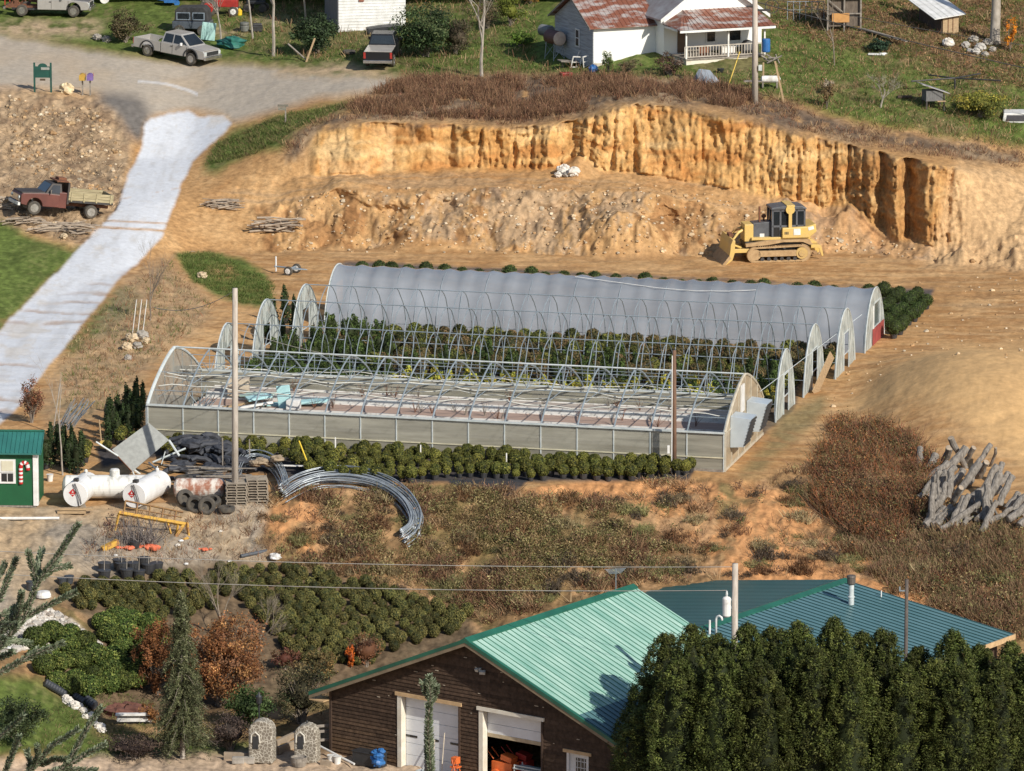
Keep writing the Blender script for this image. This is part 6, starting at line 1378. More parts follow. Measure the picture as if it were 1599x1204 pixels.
one('plank','long tan plank propped on the weeds right of the utility pole','plank',MB().box((0,0,1.3),(.12,.06,2.7),0,-.22),wood,G(1217,160)); one('fence_post','short tan post right of the utility pole','post',MB().box((0,0,.5),(.1,.1,1.0)),wood,G(1192,122))
p=G(1200,100); m=MB(); 
for k in range(12): m.cyl((rnd.uniform(-.5,.8),rnd.uniform(-.3,.3),rnd.uniform(0,.5)),(rnd.uniform(-.5,.9),rnd.uniform(-.3,.3),rnd.uniform(.1,.7)),.05,5)
one('firewood_heap','small heap of firewood under the blue barrel','firewood',m,greywood,p)
p=G(1120,112); one('basket','black tub on the ground by the porch wall','tub',MB().lathe([(.16,0),(.24,.25),(.2,.25)],n=12),black,p+Vector((.2,-.3,0)))
p=G(600,52); m=MB().prism([(-1.2,0),(-1.2,.42),(-.2,.55),(1.0,.62),(1.25,.4),(1.2,0)],-.4,.4); one('covered_mattress','long black wrapped bundle lying before the white house','bundle',m,black,p,(0,0,.15),bevel=.08)
p=G(545,84); one('tyre','loose tyre lying flat by the ragged evergreen shrub','tyre',MB().lathe([(.25,0),(.4,0),(.45,.08),(.45,.16),(.4,.24),(.25,.24)],n=18),rubber,p)
one('plank','tan plank leaning in the weeds before the ragged evergreen shrub','plank',MB().box((0,0,.75),(.12,.06,1.7),0,.35),wood,G(485,96)); one('plank','grey pole lying against the ragged evergreen shrub','pole',MB().cyl((0,0,0),(-1.3,.3,1.1),.06,6),greywood,G(480,95))
p=G(300,58); t=thing('camper_shell','dark canvas topped jeep body parked behind the silver pickup','jeep',p+Vector((0,1.2,0)),R(-8))
MB().box((0,0,.75),(2.6,1.5,.5)).obj('body',carpaint('slate_paint',(.12,.14,.17)),t,bevel=.04); MB().prism([(-1.15,1.0),(-1.1,1.75),(-.9,1.95),(.85,2.0),(1.1,1.75),(1.2,1.0)],-.7,.7).obj('canvas_top',solid('black_canvas',(.05,.05,.052),(.03,.03,.03),3,.85),t,bevel=.06)
f=MB(); 
for x0_,x1_ in ((-1.0,-.05),(.1,.95)): f.prism([(x0_,1.1),(x1_,1.1),(x1_,1.62),(x0_,1.62)],-.715,-.70)
f.obj('side_frame',solid('blue_grey_frame',(.24,.29,.34),(.18,.22,.26),2,.5),t); f=MB()
for x0_,x1_ in ((-.93,-.12),(.17,.88)): f.prism([(x0_,1.16),(x1_,1.16),(x1_,1.56),(x0_,1.56)],-.72,-.716)
f.obj('side_window',glass_dark,t)
for x in (-.8,.8):
    for s in (-1,1): wheel(t,x,s*.7,.38,.38,.22,chrome,s)
p=G(330,66); one('glass_panel','pale turquoise panel standing behind the silver pickup hood','panel',MB().box((0,0,.6),(.95,.08,1.2),0,.12),solid('turquoise_glass',(.45,.68,.64),(.36,.58,.55),2,.25),p+Vector((-.2,.3,.1)),bevel=.02)
p=G(362,72); m=MB(); m.rock((0,0,.2),1.0,9,.45,n=(8,12)); one('tarp','dark green tarp heaped on the grass right of the turquoise panel','tarp',m,solid('green_tarp',(.03,.17,.13),(.02,.11,.09),3,.6),p)
p=G(382,49); one('drum','dark metal drum on the bank above the green tarp','drum',MB().lathe([(.3,0),(.34,.05),(.34,.35),(.30,.42),(.34,.5),(.3,.62),(.1,.66)],n=14),solid('drum_grey',(.16,.17,.15),(.10,.1,.09),3,.6),p)
p=G(402,50); one('engine_block','dark engine part lying beside the metal drum','engine part',MB().box((0,0,.25),(.7,.5,.4)).cyl((-.3,0,.5),(.3,0,.5),.12,8),steel,p,bevel=.03)
p=G(345,24); t=thing('tractor','old red tractor parked at the top edge behind the jeep','tractor',p,R(-6))
MB().box((.2,0,.85),(2.0,.55,.5)).obj('hood',redp,t,bevel=.05); MB().box((-.8,0,.95),(.6,.7,.2)).box((-1.0,0,1.2),(.15,.6,.5)).obj('seat',redp,t,bevel=.03)
for s in (-1,1): wheel(t,-.75,s*.75,.62,.62,.32,redp,s); wheel(t,.95,s*.55,.34,.34,.2,oldwhite,s)
MB().tube([(-.2,0,1.1),(-.45,0,1.45)],.025,6).lathe([(.2,1.45),(.2,1.48)],(-.48,0,0),n=12).obj('steering_wheel',black,t)
p=G(374,24); one('yellow_jug','yellow plastic can at the back wheel of the red tractor','can',MB().lathe([(.16,0),(.18,.05),(.18,.35),(.06,.45),(.06,.5)],n=12),solid('yellow_plastic',(.8,.55,.03),(.65,.42,.03),3,.5),p)
p=G(400,18); t=thing('quad_bike','dark quad bike partly under the top edge right of the tractor','quad bike',p,R(-10)); MB().box((0,0,.65),(1.3,.5,.25)).box((-.1,0,.85),(.7,.35,.15)).obj('body',black,t,bevel=.06)
for x in (-.55,.55):
    for s in (-1,1): wheel(t,x,s*.42,.28,.28,.22,steel,s)
p=G(265,9); one('wheelbarrow','blue wheelbarrow tub at the top edge behind the brown shrub','wheelbarrow',MB().prism([(-.5,.7),(-.35,.25),(.35,.25),(.6,.75)],-.35,.35).cyl((-.9,-.3,.5),(.3,-.3,.25),.03,5).cyl((-.9,.3,.5),(.3,.3,.25),.03,5).lathe([(.2,-.05),(.2,.05)],(.5,0,.2),'Y',12),bluep,p)
p=G(163,6); one('wheel_rim','pale wheel rim leaning in the weeds at the top edge','wheel rim',MB().lathe([(.12,-.05),(.3,-.09),(.34,0),(.3,.09),(.12,.05)],(0,0,.33),'Y',16),oldwhite,p)
for i,(x,y) in enumerate(((152,62),(166,65))): o=boulder('grey_stone','grey stone in the grass below the brown shrub left of the silver pickup',x,y,.32,gryr,60+i); o['group']='grey stones below the brown shrub'
# ------------------------------------------------------------------ signs by the road
dgreen=solid('sign_green',(.015,.085,.065),(.012,.06,.05),2,.5)
p=G(67,144); t=thing('park_sign','dark green arched notice board on two posts beside the road','sign board',p,R(-6)); m=MB()
m.prism([(-.48,.95),(.48,.95),(.48,1.68)]+[(.30*math.cos(a),1.68+.20*math.sin(a)) for a in [k*math.pi/8 for k in range(9)]]+[(-.48,1.68)],-.03,.03); m.obj('board',dgreen,t)
for x in (-.54,.54): MB().box((x,0,.95),(.11,.11,1.95)).obj('post',dgreen,t)
MB().box((.18,-.05,1.55),(.55,.03,.16)).obj('notice_plate',solid('notice_paper',(.4,.4,.36),(.25,.27,.25),6,.6),t); MB().box((0,-.02,.82),(.36,.03,.13)).obj('small_plate',solid('brown_plate',(.10,.07,.045),(.07,.05,.03),3,.6),t)
boulder('boulder','cream boulder beside the green notice board',104,146,.48,solid('cream_rock',(.70,.58,.38),(.5,.38,.22),3,.9,bmp=.5),3,.9)
for x,c,lb in ((129,solid('mustard_paint',(.52,.33,.06),(.4,.25,.05),3,.5),'mustard yellow mailbox on a wooden post by the road'),(141,solid('violet_paint',(.20,.13,.36),(.14,.09,.26),3,.5),'violet mailbox on a wooden post by the road')):
    p=G(x,149); t=thing('mailbox',lb,'mailbox',p); MB().box((0,0,.5),(.1,.1,1.0)).obj('post',greywood,t)
    MB().prism([(-.2,1.0),(.2,1.0),(.2,1.28)]+[(.2*math.cos(a),1.28+.16*math.sin(a)) for a in [k*math.pi/6 for k in range(7)]]+[(-.2,1.28)],-.28,.28).obj('box',c,t); MB().box((.23,-.1,1.38),(.02,.03,.22)).obj('flag',redp,t)
p=G(446,192); t=thing('road_sign','small brown board sign on a single post in the grass verge','sign',p); MB().box((0,0,.55),(.09,.09,1.15)).obj('post',greywood,t)
MB().box((-.16,-.06,1.12),(.68,.04,.14)).obj('board',solid('sign_board',(.17,.16,.13),(.11,.1,.08),5,.7),t); MB().box((-.22,-.06,.92),(.5,.04,.18)).obj('lower_board',solid('sign_board2',(.22,.21,.17),(.14,.13,.1),5,.7),t)
# ------------------------------------------------------------------ poles and wires
def pole(px,py,top,r,label,mat,base=None,lean=0):
    b=base or G(px,py); z=Q(px,top,b)-b; t=thing('utility_pole',label,'utility pole',b); MB().tube([(0,0,-.3),(z.x*.5+lean,0,z.z*.5),z],[r,r*.9,r*.75],12).obj('post',mat,t,smooth=True); return t,b,z
t1,b1,z1=pole(367,786,450,.17,'tall pale wooden utility pole standing beside the pallet stacks',polewood)
t2,b2,z2=pole(1053,739,547,.12,'short reddish brown wooden pole at the right front of the greenhouse',brownpole); MB().cyl((-.14,-.1,0),(-.14,-.1,z2.z*.96),.03,6).obj('conduit',white,t2); MB().box((-.3,-.1,1.25),(.12,.1,.4)).obj('meter_box',white,t2)
t3,b3,z3=pole(1179,162,-28,.2,'pale wooden utility pole with a meter box in front of the farmhouse',polewood)
m=MB(); m.box((-.35,0,z3.z*.8),(.5,.12,.1)).box((.4,0,z3.z*.77),(1.0,.12,.12)).tube([(1.0+.42*math.cos(a),-.05,z3.z*.8+.42*math.sin(a)) for a in [k*math.pi/8 for k in range(17)]],.03,5); m.obj('cable_coil',steel,t3)
MB().box((.3,-.2,z3.z*.30),(.22,.16,.35)).obj('meter_box',galvw,t3)
t4,b4,z4=pole(1148,0,880,.17,'weathered utility pole with a white transformer behind the hedge',polewood,base=(lambda q:Vector((q.x,q.y,gz(q.x,q.y))))(atY(1148,880,252)))
zt=z4.z-2.35; tr4=MB().lathe([(.15,0),(.19,.05),(.19,.8),(.15,.86),(.05,.9)],(-.36,-.05,zt),n=16).obj('transformer',oldwhite,t4); MB().lathe([(.04,.9),(.06,1.0),(.03,1.15)],(-.36,-.05,zt),n=8).obj('bushing',galvw,tr4)
MB().box((-.12,0,zt+.4),(.3,.1,.1)).box((-.1,0,zt+.75),(.3,.1,.06)).obj('bracket',galv,t4)
t5,b5,z5=pole(1416,0,905,.10,'dark thin pole with a small bracket rising behind the hedge at the right',solid('dark_pole_wood',(.12,.10,.09),(.07,.06,.05),3,.9),base=(lambda q:Vector((q.x,q.y,gz(q.x,q.y))))(atY(1416,905,253)))
MB().box((-.2,0,z5.z-.5),(.25,.05,.05)).box((-.3,0,z5.z-.42),(.06,.06,.2)).obj('bracket',galv,t5)
def wire(a,b,sag,r,mat,label):
    pts=[]
    for i in range(25): t=i/24; p=a.lerp(b,t); p.z-=sag*4*t*(1-t); pts.append(p)
    return tag(MB().tube(pts,r,4).obj('power_line',mat),label,'cable')
wire(b4+z4+Vector((0,0,-.15)),atY(-60,858,262),.25,.016,wirem,'upper thin pale overhead wire crossing above the weedy bank')
wire(b4+Vector((-.36,0,zt+1.15)),atY(-60,893,262),.3,.016,wirem,'lower thin pale overhead wire crossing above the globe shrub field')
wire(atY(1181,3,b3.y),atY(1700,128,b3.y-3),.15,.03,darkwire,'dark overhead cable running right from the farmhouse pole'); wire(atY(1181,-8,b3.y),atY(1700,84,b3.y+6),.3,.018,darkwire,'thin upper overhead wire above the chicken coops')
wire(b1+z1+Vector((0,0,-.1)),atY(240,480,b1.y+22),.5,.018,wirem,'thin guy wire running left from the tall pale pole')
wire(atY(375,515,b1.y),atY(560,560,b1.y+14),.2,.012,wirem,'thin wire running from the tall pole into the hoop houses'); wire(b2+z2,atY(900,600,b2.y+6),.3,.012,wirem,'thin wire from the brown pole over the greenhouse')
p=shw(7.85,11.0,PKs+.2); m=MB().cyl((0,0,0),(0,0,1.0),.02,5)
for k in range(5): m.cyl((-.5+.05*k,0,.95-.1*k*.5),(.45-.05*k,0,1.0-.1*k*.5),.012,4)
one('tv_antenna','thin television antenna on the ridge of the mint roof','antenna',m,galv,p)
# ------------------------------------------------------------------ left yard
def atbase(px,py,lift=0): return G(px,py,lift)
shedg=solid('shed_green',(.008,.10,.036),(.006,.08,.03),1,.6)
p=G(58,793); t=thing('garden_shed','dark green shed with a teal metal roof, white trim and a candy cane decoration','shed',p+Vector((0,0,.12)),R(-3))
MB().box((-1.9,1.3,1.32),(3.8,2.6,2.64)).obj('wall',shedg,t)
MB().box((-.07,-.03,1.3),(.20,.08,2.6)).box((.03,.12,1.3),(.08,.3,2.6)).obj('corner_board',white,t)
MB().box((-1.85,-.12,2.66),(4.1,.10,.12)).obj('eave_trim',white,t)
m=MB(); m.add([(-4,-.3,2.70),(.28,-.3,2.70),(.28,.95,3.55),(-4,.95,3.55),(-4,-.3,2.62),(.28,-.3,2.62),(.28,.95,3.47),(-4,.95,3.47)],[(0,1,2,3),(7,6,5,4),(0,4,5,1),(1,5,6,2),(2,6,7,3)])
m.add([(-4,.95,3.55),(.28,.95,3.55),(.28,2.9,2.75),(-4,2.9,2.75)],[(0,1,2,3)]); x=-3.9
while x<.3: m.add([(x-.02,-.31,2.705),(x+.02,-.31,2.705),(x,-.31,2.75),(x-.02,.95,3.555),(x+.02,.95,3.555),(x,.95,3.6)],[(0,2,5,3),(2,1,4,5)]); x+=.22
m.obj('roof_sheet',solid('shed_teal_metal',(.035,.17,.15),(.028,.13,.12),1,.4),t)
MB().cyl((-4,.95,3.58),(.3,.95,3.58),.06,8).obj('ridge_cap',greentrim,t); MB().prism([(-.2,2.66),(.95,3.5),(2.6,2.66)],.0,.02,'YZ').obj('gable_panel',shedg,t)
f=MB().box((-1.45,-.03,1.72),(.82,.07,1.22)).obj('window',white,t); MB().box((-1.45,-.075,2.0),(.58,.03,.50)).obj('window_shade',solid('cream_shade',(.62,.60,.46),(.55,.52,.4),2,.7),f); MB().box((-1.45,-.075,1.42),(.58,.03,.40)).obj('window_pane',glass_dark,f); MB().box((-1.45,-.09,1.70),(.62,.04,.05)).box((-1.45,-.092,1.42),(.03,.03,.4)).obj('sash_bar',white,f)
cc=MB(); cr=MB(); path=[(-.78,1.10+.1*k) for k in range(9)]+[(-.60+.18*-math.cos(a),1.98+.20*math.sin(a)) for a in [k*math.pi/6 for k in range(1,6)]]+[(-.42,1.92),(-.42,1.80)]
for i in range(len(path)-1):
    (xa,za),(xb,zb_)=path[i],path[i+1]; (cc if i%2 else cr).tube([(xa,-.05,za),(xb,-.05,zb_)],.10,8)
k_=cc.obj('candy_cane',white,t); cr.obj('red_stripe',solid('candy_red',(.5,.02,.02),(.4,.015,.015),2,.5),k_)
MB().box((-1.9,1.2,-.06),(3.7,2.4,.10)).obj('skid',greywood,t)
p=G(62,775); one('jug','white plastic jug by the right corner of the green shed','jug',MB().lathe([(.12,0),(.14,.03),(.14,.25),(.04,.34),(.04,.38)],n=12),white,p); p=G(77,755); one('bucket','cream bucket on the ground behind the green shed corner','bucket',MB().lathe([(.13,0),(.17,.36),(.19,.37),(.15,.37)],n=14),oldwhite,p+Vector((0,.5,0)))
p=G(45,812); one('white_pipe','long white plastic pipe lying on the gravel before the green shed','pipe',MB().cyl((-2.2,.0,.08),(1.5,.05,.08),.07,8),white,p)
# tanks
tankw=solid('white_tank_paint',(.76,.76,.75),(.58,.57,.54),1.3,.45,p=(.25,.55)); 
def tank(label,px,py,r,L_,rz,ends=True,mat=tankw,dome=False,rust_=False,cat_='gas tank'):
    p=G(px,py); t=thing('storage_tank',label,cat_,p,rz)
    MB().lathe([(r*.35,-L_/2-r*.28),(r*.75,-L_/2-r*.18),(r*.97,-L_/2),(r,-L_/2+.05),(r,L_/2-.05),(r*.97,L_/2),(r*.75,L_/2+r*.18),(r*.35,L_/2+r*.28)] if not ends else [(r*.96,-L_/2-.03),(r,-L_/2+.04),(r,L_/2-.04),(r*.96,L_/2+.03)],(0,0,r+.18),'X',28).obj('tank_shell',mat,t,smooth=False)
    for x in (-L_*.33,L_*.33): MB().prism([(-r*.7,0),(r*.7,0),(r*.5,.45),(-r*.5,.45)],x-.06,x+.06,'YZ').obj('saddle',greywood,t)
    if dome: MB().lathe([(.25,0),(.25,.3),(.2,.36),(.05,.38)],(0.15,0,2*r+.14),n=16).obj('dome_lid',mat,t)
    return t
tank('long weathered white gas tank lying crosswise behind the two round ended ones',175,783,.58,4.6,R(1),False,solid('streaked_tank_white',(.70,.70,.67),(.36,.36,.33),1.6,.6,stretch=(2,1,.6),p=(.3,.5)),True)
redm=solid('placard_red',(.55,.02,.02),(.5,.02,.02),2,.5)
for lb,px,py,L_,a in (('white fuel tank end on to the viewer, left of the pair',118,797,2.5,R(80)),('white fuel tank end on to the viewer, longer one on the right of the pair',210,799,3.3,R(71))):
    t=tank(lb,px,py,.63,L_,a); d=Vector((math.cos(a),math.sin(a),0)); t.location=t.location+d*(L_/2)-Vector((0,0,.0))
    x=-L_/2-.04; m=MB(); m.tube([(x-.03,.1,1.35),(x-.05,.0,1.1),(x-.05,-.14,.7),(x-.03,-.2,.25)],.018,5).tube([(x-.03,.0,1.38),(x-.05,-.12,1.1),(x-.05,-.26,.7),(x-.03,-.32,.35)],.018,5).box((x+.25,0,1.5),(.3,.22,.16)); m.obj('hose',steel,t)
    m=MB(); m.add([(x-.006,.12,1.10),(x-.006,-.08,.90),(x-.006,.12,.70),(x-.006,.32,.90)],[(0,1,2,3)]); dd=m.obj('placard',redm,t)
    m=MB(); m.add([(x-.012,.12,1.02),(x-.012,.07,.90),(x-.012,.17,.90)],[(0,1,2)]).box((x-.012,.12,.82),(.006,.16,.03)); m.obj('placard_mark',white,dd)
    MB().lathe([(.05,0),(.09,.06),(.09,.14),(.04,.18)],(L_/2-.3,0,1.44),n=10).obj('vent_cap',oldwhite,t)
p=G(112,803); one('timber_skid','stack of tan timbers under the left round ended tank','timber',MB().box((0,0,.12),(1.4,.35,.12)).box((.2,.05,.26),(1.7,.25,.1)),wood,p)
tank('rusty white tank lying behind the heap of old tyres',312,783,.50,2.3,R(0),False,solid('rust_streaked_tank',(.62,.58,.52),(.30,.13,.08),1.7,.7,stretch=(1.5,1,1),p=(.42,.58)))
# tyres
ty=thing('tyre','x','tyre'); MB().lathe([(.24,-.12),(.24,.12),(.36,.14),(.44,.10),(.45,0),(.44,-.10),(.36,-.14)],(0,0,0),'Z',24).obj('tread',rubber,ty)
TY=[(288,770,.75,0,0,'black tyre topping the pile in front of the rusty tank'),(288,772,.45,0,0,'mud coloured tyre second in the pile before the rusty tank'),(289,790,.40,R(70),R(30),'tyre standing on edge below the pile, leaning left'),(318,782,.35,R(10),0,'dark tyre lying on the heap right of the pile'),(312,790,.15,R(6),R(10),'pale muddy tyre lying flat under the heap'),(305,800,.42,R(82),R(-8),'tyre standing upright at the left of the front pair'),(323,803,.44,R(84),R(10),'grey muddy tyre standing upright at the right of the front pair'),(353,799,.14,0,0,'single tyre lying flat near the pale utility pole'),(340,775,.5,R(60),R(80),'tyre leaning against the rusty tank'),(332,790,.25,R(25),0,'tyre tilted on the heap behind the upright pair')]
for i,(x,y,z,a,b,lb) in enumerate(TY):
    o=ty if i==0 else copy_tree(ty); o.location=G(x,y,z); o.rotation_euler=(a,0,b); o['label']=lb; o['group']='old tyres heaped before the rusty tank'
# black rolled plastic
rolls=[]; rm=solid('black_shade_cloth',(.028,.03,.038),(.05,.055,.068),2.5,.7,bmp=.4); k=0
for layer,(n,y0,zz,xa,xb) in enumerate(((9,748,.15,262,392),(9,738,.35,262,392),(8,730,.52,262,388),(8,722,.72,268,384),(6,716,.9,275,352),(4,712,1.05,285,340))):
    for i in range(n):
        px=xa+(xb-xa)*(i+.5)/n+rnd.uniform(-5,5); r=rnd.uniform(.09,.17); L_=rnd.uniform(.7,1.8); m=MB()
        c=[(-L_/2+L_*j/5,rnd.uniform(-.05,.05),rnd.uniform(-.05,.05)-.08*abs(j-2.5)) for j in range(6)]; m.tube(c,[r*rnd.uniform(.85,1.1) for _ in c],9); m.tube([c[0],Vector(c[0])+Vector((-.02,0,0))],r*.45,8)
        b=G(px,y0+rnd.uniform(-3,3),zz); one('plastic_roll','black roll of shade cloth in the big heap behind the tanks','plastic roll',m,rm,b,(0,rnd.uniform(-.3,.3),rnd.uniform(-.9,.9)),'black rolls in the heap behind the tanks')
for i,(x,y,zz) in enumerate(((285,738,.35),(330,742,.3),(372,735,.5),(300,722,.95),(345,724,.8))):
    m=MB().rock((0,0,0),rnd.uniform(.45,.7),400+i,.42,n=(8,12)); one('plastic_sheeting','crumpled black sheeting bunched among the black rolls behind the tanks','plastic sheeting',m,rm,G(x,y,zz),(0,0,i),'crumpled sheeting among the black rolls')
# pallets
pal=MB()
for y in (-.5,-.3,-.1,.1,.3,.5): pal.box((0,y,.12),(1.05,.13,.025))
for x in (-.48,0,.48): pal.box((x,0,.06),(.05,1.15,.09))
for y in (-.5,0,.5): pal.box((0,y,.012),(1.05,.13,.02))
pm=pal.mesh('pallet',solid('pallet_wood',(.36,.31,.24),(.22,.18,.14),4,.9))
for (px,py,n,lb) in ((401,787,9,'grey wooden pallet in the tidy stack right of the pale pole'),(368,789,8,'grey wooden pallet in the stack behind the pale pole')):
    b=G(px,py)
    for k in range(n):
        o=bpy.data.objects.new('pallet',pm); COL.objects.link(o); o.location=b+Vector((rnd.uniform(-.03,.03),.6+rnd.uniform(-.03,.03),.135*k)); o.rotation_euler=(0,0,R(4)+rnd.uniform(-.04,.04)); tag(o,lb,'pallet','pallets '+('right of' if px>390 else 'behind')+' the pale pole')
for k in range(16):
    b=G(rnd.uniform(285,360),770,.15+.06*k); one('lath_bundle','long grey lath lying in the stack behind the rusty tank','lath',MB().box((0,0,0),(rnd.uniform(2,3),.06,.05)),greywood,b+Vector((0,rnd.uniform(1,1.6),0)),(0,rnd.uniform(-.05,.05),rnd.uniform(-.12,.12)),'laths stacked behind the rusty tank')
# burlap and boards
m=MB(); bl=solid('tan_burlap',(.36,.28,.19),(.24,.18,.12),4,.95)
for k in range(7): m.rock((rnd.uniform(-.7,.7),rnd.uniform(-.3,.3),.25+.12*k*rnd.random()),rnd.uniform(.25,.4),70+k,.45)
one('burlap_heap','heap of tan burlap between the black rolls and the bent pipes','burlap',m,bl,G(412,745)+Vector((0,.5,.3)))
one('white_board','white board laid across the shrubs right of the burlap heap','board',MB().box((0,0,.35),(2.3,.15,.05)),oldwhite,G(466,738),(0,.03,0))
# bent pipes
def pathpipe(path,jit,seed,r,mat,lift=.25):
    q=random.Random(seed); o1,o2=q.uniform(-1,1),q.uniform(0,1); n=len(path); pts=[]
    i0=q.choice((0,0,0,1,2)) ; i1=n-q.choice((0,0,0,1))
    for i in range(i0,i1):
        x,y=path[i]; nx,ny=path[min(i+1,n-1)][0]-path[max(i-1,0)][0],path[min(i+1,n-1)][1]-path[max(i-1,0)][1]; l=math.hypot(nx,ny)
        pts.append(G(x-ny/l*jit*o1+q.uniform(-1.2,1.2),y+nx/l*jit*o1+q.uniform(-1.2,1.2),.04+lift*o2+(.10*math.sin(math.pi*i/(n-1)) if lift>.2 else 0)*o2))
    c=[pts[0]]
    for i in range(len(pts)-1): # smooth
        a,b=pts[i],pts[i+1]; p0=pts[max(i-1,0)]; p3=pts[min(i+2,len(pts)-1)]
        for t_ in (.25,.5,.75,1): c.append(.5*((2*a)+(b-p0)*t_+(2*p0-5*a+4*b-p3)*t_**2+(3*a-p0-3*b+p3)*t_**3))
    return MB().tube(c,r,6)
galvb=solid('blue_grey_pipe',(.48,.52,.55),(.28,.32,.35),2,.4,.5)
pathA=[(440,780),(466,764),(500,754),(540,753),(580,760),(612,774),(636,794),(650,818),(646,838),(630,850)]
for k in range(44): o=pathpipe(pathA,11,500+k,.028,galvb,.5).obj('bent_pipe',galvb,smooth=True); tag(o,'grey bent hoop pipe in the long curved bundle running down the weedy bank','pipe','bent hoop pipes in the long curved bundle')
pathB=[(372,748),(378,736),(388,728),(402,726),(420,732),(432,742),(440,756),(444,768)]
for k in range(22): o=pathpipe(pathB,8,600+k,.025,galvb,.5).obj('bent_pipe',galvb,smooth=True); tag(o,'grey bent hoop pipe in the short bundle between the black rolls and the burlap','pipe','bent hoop pipes in the short bundle')
one('drain_pipe','dark grey corrugated pipe lying at the top of the weedy bank','pipe',MB().cyl((-.8,-.5,.1),(.7,.7,.15),.09,8),solid('slate_pipe',(.10,.11,.13),(.06,.07,.08),3,.5),G(402,868)); one('white_sack','crumpled pale sack beside the dark pipe on the bank','sack',MB().rock((0,0,.15),.3,88,.6),oldwhite,G(430,874))
one('yellow_stake','bright yellow stake leaning over the rows of potted shrubs','stake',MB().cyl((.35,0,-.1),(-.35,.1,1.75),.04,6),solid('bright_yellow',(.80,.58,.03),(.7,.5,.03),2,.5),G(478,742))
for x,y,h in ((390,728,1.4),(524,722,1.3),(657,728,1.1),(791,738,1.0),(348,735,1.7)): o=one('wooden_stake','thin wooden stake standing among the potted shrubs before the greenhouse','stake',MB().box((0,0,h/2),(.06,.06,h)),greywood if x<400 else oldwhite,G(x,y)); o['group']='stakes among the potted shrubs'
p=G(159,700); t=thing('marker_post','thin wooden post with a yellow block at its foot left of the dark conifers','post',p); MB().cyl((0,0,0),(-.12,0,1.5),.04,6).obj('post',wood,t); MB().box((.1,0,.2),(.35,.25,.38)).obj('yellow_block',solid('yellow_block',(.7,.52,.16),(.58,.42,.12),2,.6),t)
# tipped trailer
t=thing('tipped_trailer','tipped up flat trailer showing its pale grey deck beside the black rolls','trailer',G(215,745)); b=t.location
def L3(px,py,dy): return atY(px,py,b.y+dy)-b
A,B_,C_,D=L3(175,702,.2),L3(232,660,.9),L3(264,687,.6),L3(207,736,-.1)
n_=(B_-A).cross(D-A).normalized(); n_=n_ if n_.y<0 else -n_
deckm=solid('pale_grey_deck',(.33,.345,.33),(.26,.27,.26),5,.8); m=MB(); e=[v-n_*.09 for v in (A,B_,C_,D)]; m.add([A,B_,C_,D]+e,[(0,1,2,3),(7,6,5,4),(0,4,5,1),(1,5,6,2),(2,6,7,3),(3,7,4,0)]); m.obj('deck',deckm,t)
MB().cyl(A-n_*.05,D-n_*.05,.055,6).obj('edge_rail',rust,t); m=MB(); m.cyl(L3(238,722,.6),L3(290,700,.9),.05,6).cyl(C_-n_*.1,L3(280,712,.3),.06,6).cyl(L3(232,722,.5),L3(262,748,.0),.05,6).cyl(L3(252,725,.5),L3(258,705,.6),.03,5).cyl(L3(240,742,0),L3(246,728,.3),.03,5).cyl(A+(D-A)*.3,L3(150,690,.3),.05,6).cyl((D+A)/2-n_*.1,(0.1,.6,0),.06,6).cyl(D,L3(213,752,0),.05,6); m.obj('frame',galvw,t)
m=MB(); a_=L3(232,748,.0); m.box(a_,(1.4,.3,.5),0,-.5); m.obj('fender',solid('sage_fender',(.26,.31,.27),(.2,.24,.21),2,.6),t,bevel=.04)
# yellow implement frame
imp=thing('implement_frame','rusty yellow steel implement frame standing in front of the tyres','farm implement',G(245,835)); b=imp.location; yb=solid('rusty_yellow_steel',(.55,.32,.05),(.26,.12,.05),3.5,.7,p=(.38,.5))
def L4(px,py,dy=0): return atY(px,py,b.y+dy)-b
MB().tube([L4(186,801),L4(290,819)],.11,4).obj('main_beam',yb,imp); m=MB(); m.tube([L4(292,815),L4(296,850)],.07,4).tube([L4(288,818),L4(262,858,-.6)],.09,4).tube([L4(186,801),L4(180,828)],.06,4).tube([L4(278,815),L4(275,846)],.06,4).tube([L4(262,816),L4(270,845)],.05,4); m.obj('leg',yb,imp)
MB().tube([L4(294,840,-.4),L4(240,866,-1.2)],.09,4).obj('lower_arm',yb,imp); m=MB(); m.tube([L4(196,782,.8),L4(286,800,.8)],.05,4)
for x in (196,215,235,255,275): m.tube([L4(x,782+(x-196)*.2,.8),L4(x-4,806+(x-196)*.16,.1)],.045,4)
m.tube([L4(194,792,.5),L4(284,808,.5)],.03,4); m.obj('grid',solid('rust_brown_steel',(.20,.10,.05),(.3,.18,.06),4,.8),imp)
one('yellow_beam_end','yellow steel box lying in front of the leafless brush','steel box',MB().box((0,0,.2),(.9,.25,.25),.5,-.35),yb,G(172,858))
p=G(215,852); t=thing('dead_shrub','heap of leafless grey nursery plants with a dark pot','shrub',p); m=MB()
for k in range(150):
    a=rnd.uniform(0,6.28); r=rnd.uniform(.2,1.3); z0=rnd.uniform(0,.3); s=(rnd.uniform(-.9,.9),rnd.uniform(-.4,.4),z0); m.tube([s,(s[0]+math.cos(a)*r*.4,s[1]+math.sin(a)*r*.3,z0+rnd.uniform(.2,.6)),(s[0]+math.cos(a)*r*.7,s[1]+math.sin(a)*r*.5,z0+rnd.uniform(.5,1.35))],[.018,.013,.006],3,cap=False)
m.obj('twigs',solid('grey_twigs',(.20,.18,.17),(.12,.10,.095),4,.9),t); MB().lathe([(.2,0),(.27,.3),(.22,.3)],(-.1,-.4,0),n=14).obj('pot',potm,t)
